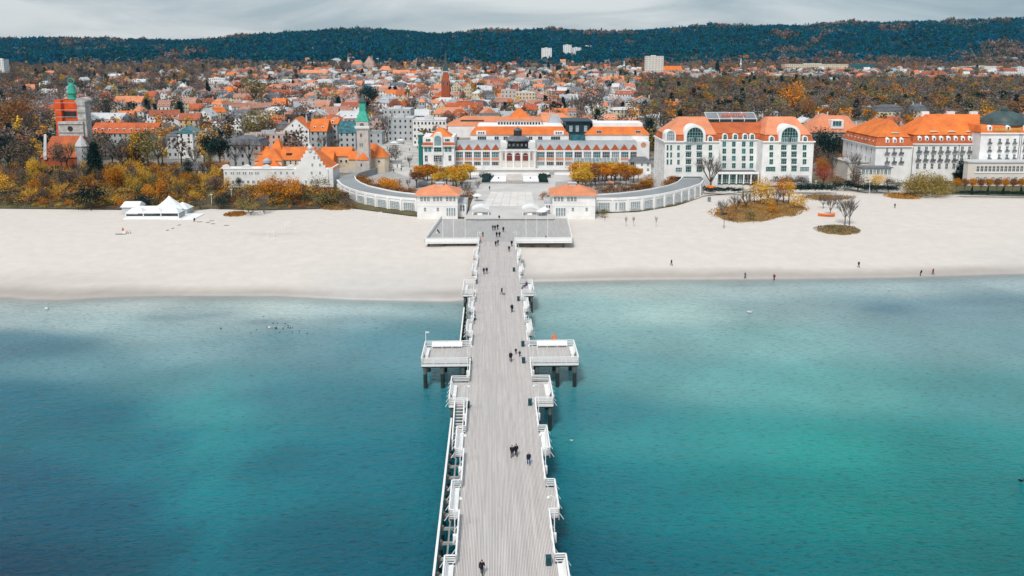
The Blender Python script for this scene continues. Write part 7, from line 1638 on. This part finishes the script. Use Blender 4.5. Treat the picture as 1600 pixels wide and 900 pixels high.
PP_ = [  # px, py of the feet, pose, turn (0 faces the camera), top, trousers, label
 (753, 899, 'walk', 3.0, K, K, 'person in black walking away at the bottom of the pier'), (800, 715, 'walk2', 3.1, K, K, 'shorter person in black of the close pair on the pier'), (806.5, 713, 'walk', 3.1, K, K, 'taller person in black of the close pair on the pier'), (826, 726, 'walk', .1, Nv, 'cloth_blue', 'person in navy jacket and blue jeans walking right of the pair'),
 (798, 565, 'walk', 0, K, K, 'person in black level with the wide side platforms'), (812, 557, 'walk2', .2, Nv, Nv, 'adult in navy walking beside a small child'), (806, 553, 'stand', 0, K, K, 'small child in dark clothes beside an adult in navy'), (784, 460, 'walk', .8, K, K, 'slim person in black beside a small dog'), (800, 488, 'walk2', 0, Nv, K, 'stout person in dark navy left of the right railing'),
 (756, 428, 'walk', 3.1, Nv, K, 'person in navy at the left of a pair above the sand'), (760.5, 428, 'walk2', 3.1, Nv, 'cloth_grey', 'person in navy with grey trousers, right of a pair above the sand'), (741, 468, 'stand', 1.5, Nv, Nv, 'person in navy leaning at the left railing'),
 (774.5, 385, 'walk', 0, K, K, 'person in black in front of the beach deck pairs'), (778, 383, 'walk', 0, 'cloth_grey', K, 'person in grey beside one in black near the beach deck'), (776, 371, 'walk2', 3.1, K, K, 'left one of two people in black at the middle of the beach deck'), (780.5, 371, 'walk', 3.1, K, K, 'right one of two people in black at the middle of the beach deck'), (754.5, 370, 'stand', 1, K, K, 'person in black standing over one in orange'), (750.5, 380, 'walk', 1.4, 'cloth_orange', 'cloth_grey', 'person in orange at the left pier corner'),
 (770, 360, 'walk', 0, 'cloth_grey', K, 'left one of three people walking abreast'), (773.5, 360, 'walk2', 0, K, K, 'middle one of three people walking abreast'), (777.5, 359, 'walk', 0, K, K, 'right one of three people walking abreast'), (786.5, 363, 'walk', 0, K, K, 'single person in black right of the three'), (780, 343.5, 'walk', 0, K, K, 'person in black at the foot of the plaza steps'), (765, 297, 'walk', 0, K, K, 'person in black on the upper plaza'), (745.5, 313, 'walk', 0, K, K, 'person in black behind the left ticket gate'),
 (795.5, 393, 'walk', 0, K, K, 'person in black by the right pier corner'), (799.5, 385, 'stand', 0, Nv, K, 'person in navy standing at the right pier corner'), (684, 364, 'sit', 1.2, K, K, 'person in black seated on the left beach deck'), (853, 375, 'sit', 0, K, K, 'person in black seated on the right beach deck'), (823, 448, 'sit', -.8, 'cloth_purple', K, 'person in purple seated on the far right platform'), (818, 452, 'sit', -.8, Nv, K, 'person in navy seated on the far right platform')]
for a, b, kd, rz, tp, lg, lb in PP_:
    z_ = DZ if b > 342 else 5.06; child = 'child' in lb; p = G(a, b, z_)
    if kd == 'sit':
        pass
    person(p, kd, rz, tp, lg, lb, h=1.1 if child else random.uniform(1.65, 1.85))
    if kd == 'sit':
        t = thing('stool', 'low white seat on the '+lb.split('seated on the ')[1]+(', under the person in '+lb.split()[2] if 'far' in lb else ''), 'seat', p, rz); m_ = MB(); m_.box(-.25, -.15, 0, .25, .3, .36); m_.build('seat', 'rail_paint', t); m_ = MB(); m_.box(-.25, .3, 0, .25, .36, .7); m_.build('backrest', 'rail_paint', t)
for a, b, kd, rz, tp, lg, lb in ((1049, 415, 'walk', .5, K, K, 'person in black on the sand right of the pier'), (1164, 435, 'walk', 1.5, 'cloth_grey', K, 'person in grey striding along the water line'), (1209.5, 438, 'walk2', 3, 'cloth_red', K, 'person in a red top at the water line'), (1341.5, 418, 'walk', 0, K, 'cloth_grey', 'person in black on the sand at the right'), (1438, 431, 'bend', 1.4, K, K, 'person bending over at the far right water line'), (1457.5, 429, 'walk', .3, 'cloth_red', K, 'person in a red jacket at the far right water line'), (1398, 325, 'walk', 0, K, K, 'lone person in black high on the right sand'), (192.5, 364, 'stand', 0, 'cloth_orange', 'cloth_red', 'person in orange on the left sand'), (304, 346, 'sit', 0, K, K, 'person in black seated on the sand right of the tent'), (634, 340, 'walk', 0, 'cloth_grey', K, 'person in grey near the left gallery')): 
    if lb.startswith('person in grey near'): continue
    person(Gt(a, b), kd, rz, tp, lg, lb)
for a, b in ((605, 233), (612, 246), (625, 240), (630, 226), (640, 236), (633, 250), (645, 246), (618, 232), (621, 262), (641, 271), (643, 272), (652, 232), (615, 270), (627, 268)):
    p = Gt(a, b); p.z = max(p.z, 5.06); auto(person(p, random.choice(['walk', 'walk2', 'stand']), random.uniform(0, 6), random.choice([K, Nv, 'cloth_grey', 'cloth_red']), K, ''), 'small dark figure', p)
p = G(787, 461, DZ); t = thing('dog', 'small brown dog beside the slim person on the pier', 'dog', p, 1.2)
m_ = skin_body([(0, 0, .34), (0, -.22, .36), (0, -.34, .45), (0, -.40, .52), (0, -.50, .49), (0, .2, .35), (0, .32, .45), (.07, -.2, .18), (.07, -.2, .02), (-.07, -.2, .18), (-.07, -.22, .02), (.07, .2, .2), (.07, .24, .12), (.07, .2, .02), (-.07, .2, .2), (-.07, .24, .12), (-.07, .2, .02)], [(0, 1), (1, 2), (2, 3), (3, 4), (0, 5), (5, 6), (1, 7), (7, 8), (1, 9), (9, 10), (5, 11), (11, 12), (12, 13), (5, 14), (14, 15), (15, 16)], [.1, .11, .06, .075, .035, .09, .02, .035, .022, .035, .022, .045, .025, .02, .045, .025, .02]); m_.materials.clear(); m_.materials.append(M['cloth_grey']); link('body', m_, t)
# ------------------------------------------------------------------ beach tent
z0 = tz(*G(240, 338, 2).xy)
f = Fac(197, 342, name='beach_tent', label='white beach restaurant tent with peaked canopies and long windows on the left sand', cat='tent', base=Gt(197, 342))
def tx(px, yl=0): return f.x(px, yl, 338)
x1 = tx(279); hE = f.z(333.2, 0)
m_ = MB(); m_.box(-.6, -.8, -.4, x1+1, 9, .25); m_.build('deck', 'white_paint', f.t)
for i in range(3):
    a, b = x1*i/3, x1*(i+1)/3; m_ = MB(); m_.frus((a-.1, -.2, b+.1, 5), hE, (a+(b-a)*.25, 1.8, b-(b-a)*.25, 2.4), hE+1.5); m_.build('canopy', 'tent_white', f.t)
    m_ = MB(); m_.box(a+.2, -.02, .95, b-.2, .03, hE-.35); m_.build('window', 'glass_dark', f.t); m_ = MB(); m_.box(a+.2, -.05, .25, b-.2, .05, .94); m_.build('side_panel', 'tent_white', f.t)
    m_ = MB(); m_.box(a-.12, -.12, 0, a+.15, .12, hE+.05); m_.build('post', 'rail_paint', f.t)
m_ = MB(); m_.box(x1-.1, -.1, 0, x1+.15, .12, hE+.05); m_.build('post', 'rail_paint', f.t)
m_ = MB(); m_.box(x1+.02, .2, .3, x1+.08, 5, hE-.4); m_.build('window', 'glass_light', f.t)
c = f.x(265, 8, 330); m_ = MB(); z1 = hE+.3; m_.lathe((c, 8.5, z1), [(5.6, 0), (3.2, 1.5), (1.2, 3.1), (.15, 4.2)], 8); m_.build('peaked_canopy', 'tent_white', f.t); m_ = MB(); m_.lathe((c, 8.5, 0), [(5.0, 0), (5.0, z1)], 8); m_.build('peaked_tent_wall', 'white_membrane', f.t)
c = f.x(284, 9, 330); m_ = MB(); m_.lathe((c, 10, hE), [(4.0, 0), (2.0, 1.1), (.1, 2.1)], 4); m_.build('end_canopy', 'tent_white', f.t); m_ = MB(); m_.lathe((c, 10, 0), [(3.6, 0), (3.6, hE)], 4); m_.build('end_tent_wall', 'plaster_grey', f.t)
a, b = f.x(193, 9, 328), f.x(222, 9, 328); m_ = MB(); m_.box(a+.4, 7, 0, b-.4, 12, hE+.8); m_.build('kitchen_wall', 'white_membrane', f.t); m_ = MB(); m_.frus((a, 6.5, b, 12.5), hE+.8, (a+.6, 9.2, b-.2, 9.8), hE+2.4); m_.build('kitchen_roof', 'tent_white', f.t)
m_ = MB(); m_.frus((b-1, 5, tx(262, 7), 9), hE+.2, (b, 6.5, tx(258, 7), 7.5), hE+1.2); m_.build('middle_roof', 'tent_white', f.t)
m_ = MB(); m_.box(x1+1.1, -.8, -.4, x1+5.5, 9, .18); m_.build('ramp', 'white_paint', f.t)
# windbreak, nets, boat, posts, driftwood
p = Gt(193, 365); t = thing('beach_windbreak', 'pale pink low windbreak round the person in orange', 'windbreak', p)
for k in range(5): a = -1.2+k*.5; m_ = MB(); m_.box(math.cos(a)*1.6-.5, math.sin(a)*.9-.03, 0, math.cos(a)*1.6+.5, math.sin(a)*.9+.03, .95); m_.build('panel', 'plaster_pink' if k % 2 else 'tent_white', t)
m_ = MB(); m_.box(-2, -1.2, .02, 1.2, -.6, .12); m_.build('mat', 'cloth_grey', t)
for i, (a, b, w) in enumerate(((418, 372, 10), (445, 358, 8), (592, 342, 5))):
    p = Gt(a, b); w_ = w*depth(p)/FPX; t = thing('beach_net', f'white volleyball net frame on the left sand, {ORD[i]} from left', 'net', p, .5)
    for x_ in (0, w_): m_ = MB(); m_.tube((x_, 0, 0), (x_, 0, 2.5), .06, .06, 6); m_.build('post', 'rail_paint', t)
    m_ = MB()
    for k in range(8): m_.box(0, -.01, 1.5+k*.13, w_, .01, 1.52+k*.13)
    for k in range(14): m_.box(w_*k/13, -.012, 1.5, w_*k/13+.02, .012, 2.43)
    m_.build('mesh', 'rail_paint', t)
p = Gt(1291, 338); t = thing('rowing_boat', 'orange rowing boat lying on the sand left of the small island', 'boat', p, -.12)
n = 12; L_ = 5.6; mb = MB()
for i in range(n+1):
    u = i/n; x_ = (u-.5)*L_; w_ = .85*math.sin(math.pi*(.08+.87*u))**.6; h_ = .75+.35*(2*u-1)**2
    mb.v += [(x_, -w_, h_), (x_, -w_*.7, .25), (x_, 0, .02), (x_, w_*.7, .25), (x_, w_, h_), (x_, w_*.88, h_-.03), (x_, w_*.5, .32), (x_, -w_*.5, .32), (x_, -w_*.88, h_-.03)]
for i in range(n):
    for k in range(9): a, b = i*9+k, i*9+(k+1) % 9; mb.f.append((a, b, b+9, a+9)); mb.m.append(0)
mb.f.append(tuple(range(8, -1, -1))); mb.m.append(0); mb.f.append(tuple(range(n*9, n*9+9))); mb.m.append(0); mb.build('hull', 'orange_plastic', t)
for x_ in (-1.2, .2, 1.5): m_ = MB(); m_.box(x_-.12, -.72, .55, x_+.12, .72, .6); m_.build('thwart', 'plaster_cream', t)
p = Gt(1131, 357); t = thing('signpost', 'dark post with a box on the sand before the large island', 'signpost', p); m_ = MB(); m_.tube((0, 0, 0), (0, 0, 4.6), .09, .07, 8); m_.build('post', 'dark_wood', t); m_ = MB(); m_.box(-.8, -.15, 4.4, .8, .15, 5.2); m_.build('box', 'dark_wood', t)
p = Gt(1108, 315); t = thing('litter_bin', 'dark bin under the orange parasol on the right sand', 'litter bin', p); m_ = MB(); m_.lathe((0, 0, 0), [(.55, 0), (.65, 1.3), (.6, 1.5)], 10); m_.build('body', 'asphalt_roof', t); m_ = MB(); m_.lathe((0, 0, 1.5), [(.7, 0), (.5, .3), (.1, .4)], 10); m_.build('lid', 'asphalt_roof', t)
for i, (a, b, w) in enumerate(((312, 347, 8), (262, 360, 4), (270, 357, 4), (280, 352, 5), (296, 343, 6), (325, 348, 6), (333, 350, 6), (331, 345.5, 7), (354, 352.5, 8))):
    p = Gt(a, b); w_ = w*depth(p)/FPX; t = thing('timber', f'dark timber lying on the sand right of the tent, {ORD[i]} in the scatter', 'timber', p, random.uniform(-.3, .3)+(.9 if i in (1, 2, 3) else 0)); m_ = MB(); m_.box(-w_/2, -.12, -.05, w_/2, .12, .16); m_.build('log', 'deck_beam', t)
for i, (a, b, h_) in enumerate(((331, 322, 18), (362, 312, 16), (1358, 303, 19), (1274, 300, 17))):
    p = Gt(a, b); t = thing('street_lamp', f'thin white lamp post behind the beach, {ORD[i]} from left', 'lamp', p, 0); H_2 = hpx(p, h_); m_ = MB(); m_.tube((0, 0, 0), (0, 0, H_2), .11, .07, 6); m_.build('pole', 'rail_paint', t); m_ = MB(); m_.box(-.5, -.15, H_2, .5, .15, H_2+.18); m_.build('lamp_head', 'rail_paint', t)
# small pavilion with a brown roof and a blue van, left
p = Gt(303, 276); house(p, 0, 12, 9, 3.2, 3.0, 'hip', 'stone_tower' if 0 else 'slate', 'plaster_cream', 'low pavilion with a tent-like brown roof left of the white inn', chim=0)
p = Gt(376, 300); t = thing('van', 'pale blue and white van parked before the white inn', 'van', p, .05)
m_ = MB(); m_.hull8([(-2.4, -.95, .35), (2.4, -.95, .35), (2.4, .95, .35), (-2.4, .95, .35), (-2.3, -.85, 1.25), (2.3, -.85, 1.25), (2.3, .85, 1.25), (-2.3, .85, 1.25)]); m_.hull8([(-2.3, -.85, 1.25), (1.4, -.85, 1.25), (1.4, .85, 1.25), (-2.3, .85, 1.25), (-2.2, -.75, 2.1), (.9, -.75, 2.1), (.9, .75, 2.1), (-2.2, .75, 2.1)]); m_.build('body', 'glass_light', t)
m_ = MB(); m_.box(-2.0, -.86, 1.35, 1.0, -.8, 1.9); m_.build('window', 'glass_dark', t)
for x_ in (-1.5, 1.5):
    for y_ in (-.9, .75): m_ = MB(); m_.tube((x_, y_, .35), (x_, y_+.2, .35), .35, .35, 12); m_.build('wheel', 'cloth_black', t)
p = Gt(1314, 273); t = thing('parked_car', 'dark car on the lane between the two big hotels', 'car', p, 1.3)
m_ = MB(); m_.hull8([(-2.2, -.85, .3), (2.2, -.85, .3), (2.2, .85, .3), (-2.2, .85, .3), (-2.1, -.8, .95), (2.1, -.8, .95), (2.1, .8, .95), (-2.1, .8, .95)]); m_.hull8([(-1.6, -.75, .95), (1.2, -.75, .95), (1.2, .75, .95), (-1.6, .75, .95), (-1.0, -.62, 1.45), (.5, -.62, 1.45), (.5, .62, 1.45), (-1.0, .62, 1.45)]); m_.build('body', 'cloth_black', t)
m_ = MB(); m_.box(-.9, -.78, 1.0, .5, -.7, 1.35); m_.build('window', 'glass_dark', t)
for x_ in (-1.4, 1.4):
    for y_ in (-.85, .65): m_ = MB(); m_.tube((x_, y_, .32), (x_, y_+.2, .32), .32, .32, 12); m_.build('wheel', 'cloth_black', t)
# parasols and stalls of the town square
for i, (a, b) in enumerate(((612, 220), (622, 214), (632, 218), (640, 208), (626, 224), (616, 228))):
    p = Gt(a, b); auto(parasol(p, '', r=2.6, grp='cafe parasols'), 'pale cafe parasol on the town square', p)
p = Gt(597, 262); t = thing('kiosk', 'low grey-roofed kiosk with a teal door right of the chapel', 'kiosk', p); m_ = MB(); m_.box(0, 0, -.5, 9, 4, 2.8); m_.build('wall', 'plaster_white', t); m_ = MB(); m_.box(-.4, -.8, 2.8, 9.4, 4.4, 3.05); m_.build('roof', 'asphalt_roof', t); m_ = MB(); m_.box(.4, -.06, 0, 1.8, 0, 2.3); m_.build('door', 'teal_panel', t)
# ------------------------------------------------------------------ birds
def bird(p, rz, white, label, s=1.0, group=None):
    key = 'w' if white else 'd'
    if not hasattr(bird, key):
        m_ = skin_body([(0, 0, .08), (0, -.16, .10), (0, -.24, .22), (0, -.25, .34), (0, -.33, .34), (0, .18, .12), (0, .28, .18)], [(0, 1), (1, 2), (2, 3), (3, 4), (0, 5), (5, 6)], [.12, .09, .035, .045, .018, .08, .02]); m_.materials.clear(); m_.materials.append(M['cloth_white' if white else 'cloth_black']); setattr(bird, key, m_)
    t = thing('swan' if white and s > 1.5 else 'gull' if white else 'duck', label, 'bird', p, rz, group); t.scale = (s, s, s); link('body', getattr(bird, key), t); return t
RB = random.Random(9)
for i in range(26):
    a, b = RB.gauss(440, 42), RB.gauss(514, 8); bird(G(a, b, 0), RB.uniform(0, 6), False, 'small dark duck floating in the flock left of the pier', .72, 'flock of dark ducks left of the pier')
bird(G(421, 513, 0), 1, True, 'white swan among the dark ducks left of the pier', 1.9); bird(G(73, 484, 0), 1, True, 'white swan alone near the left shore', 2.6); bird(G(1171, 489, 0), 1, True, 'white swan on the water right of the pier, nearer the pier', 2.2); bird(G(1389, 453, 0), 1, True, 'white gull near the right shore', 1.4); bird(G(893, 689, 0), 1, True, 'lone white gull floating just right of the pier', 1.0); bird(G(1595, 752, 0), 1, False, 'dark cormorant at the right edge of the photo', 1.3)
settle()
# ------------------------------------------------------------------ the air
hz = MB(); hz.box(-3900, -60, -12, 3900, 4600, 320); ho = hz.build('haze', 'white_paint', kind='stuff'); ho.data.materials.clear()
m = bpy.data.materials.new('haze'); m.use_nodes = True; nt = m.node_tree; nt.nodes.remove(nt.nodes['Principled BSDF']); v = nt.nodes.new('ShaderNodeVolumePrincipled'); v.inputs['Density'].default_value = HAZE; v.inputs['Color'].default_value = (.30, .64, .88, 1); v.inputs['Anisotropy'].default_value = .2
nt.links.new(v.outputs[0], nt.nodes['Material Output'].inputs['Volume']); ho.data.materials.append(m); ho['label'] = 'thin autumn haze filling the air over town and hills'; ho['category'] = 'haze'
print('done', time.time()-T0, len(bpy.data.objects))
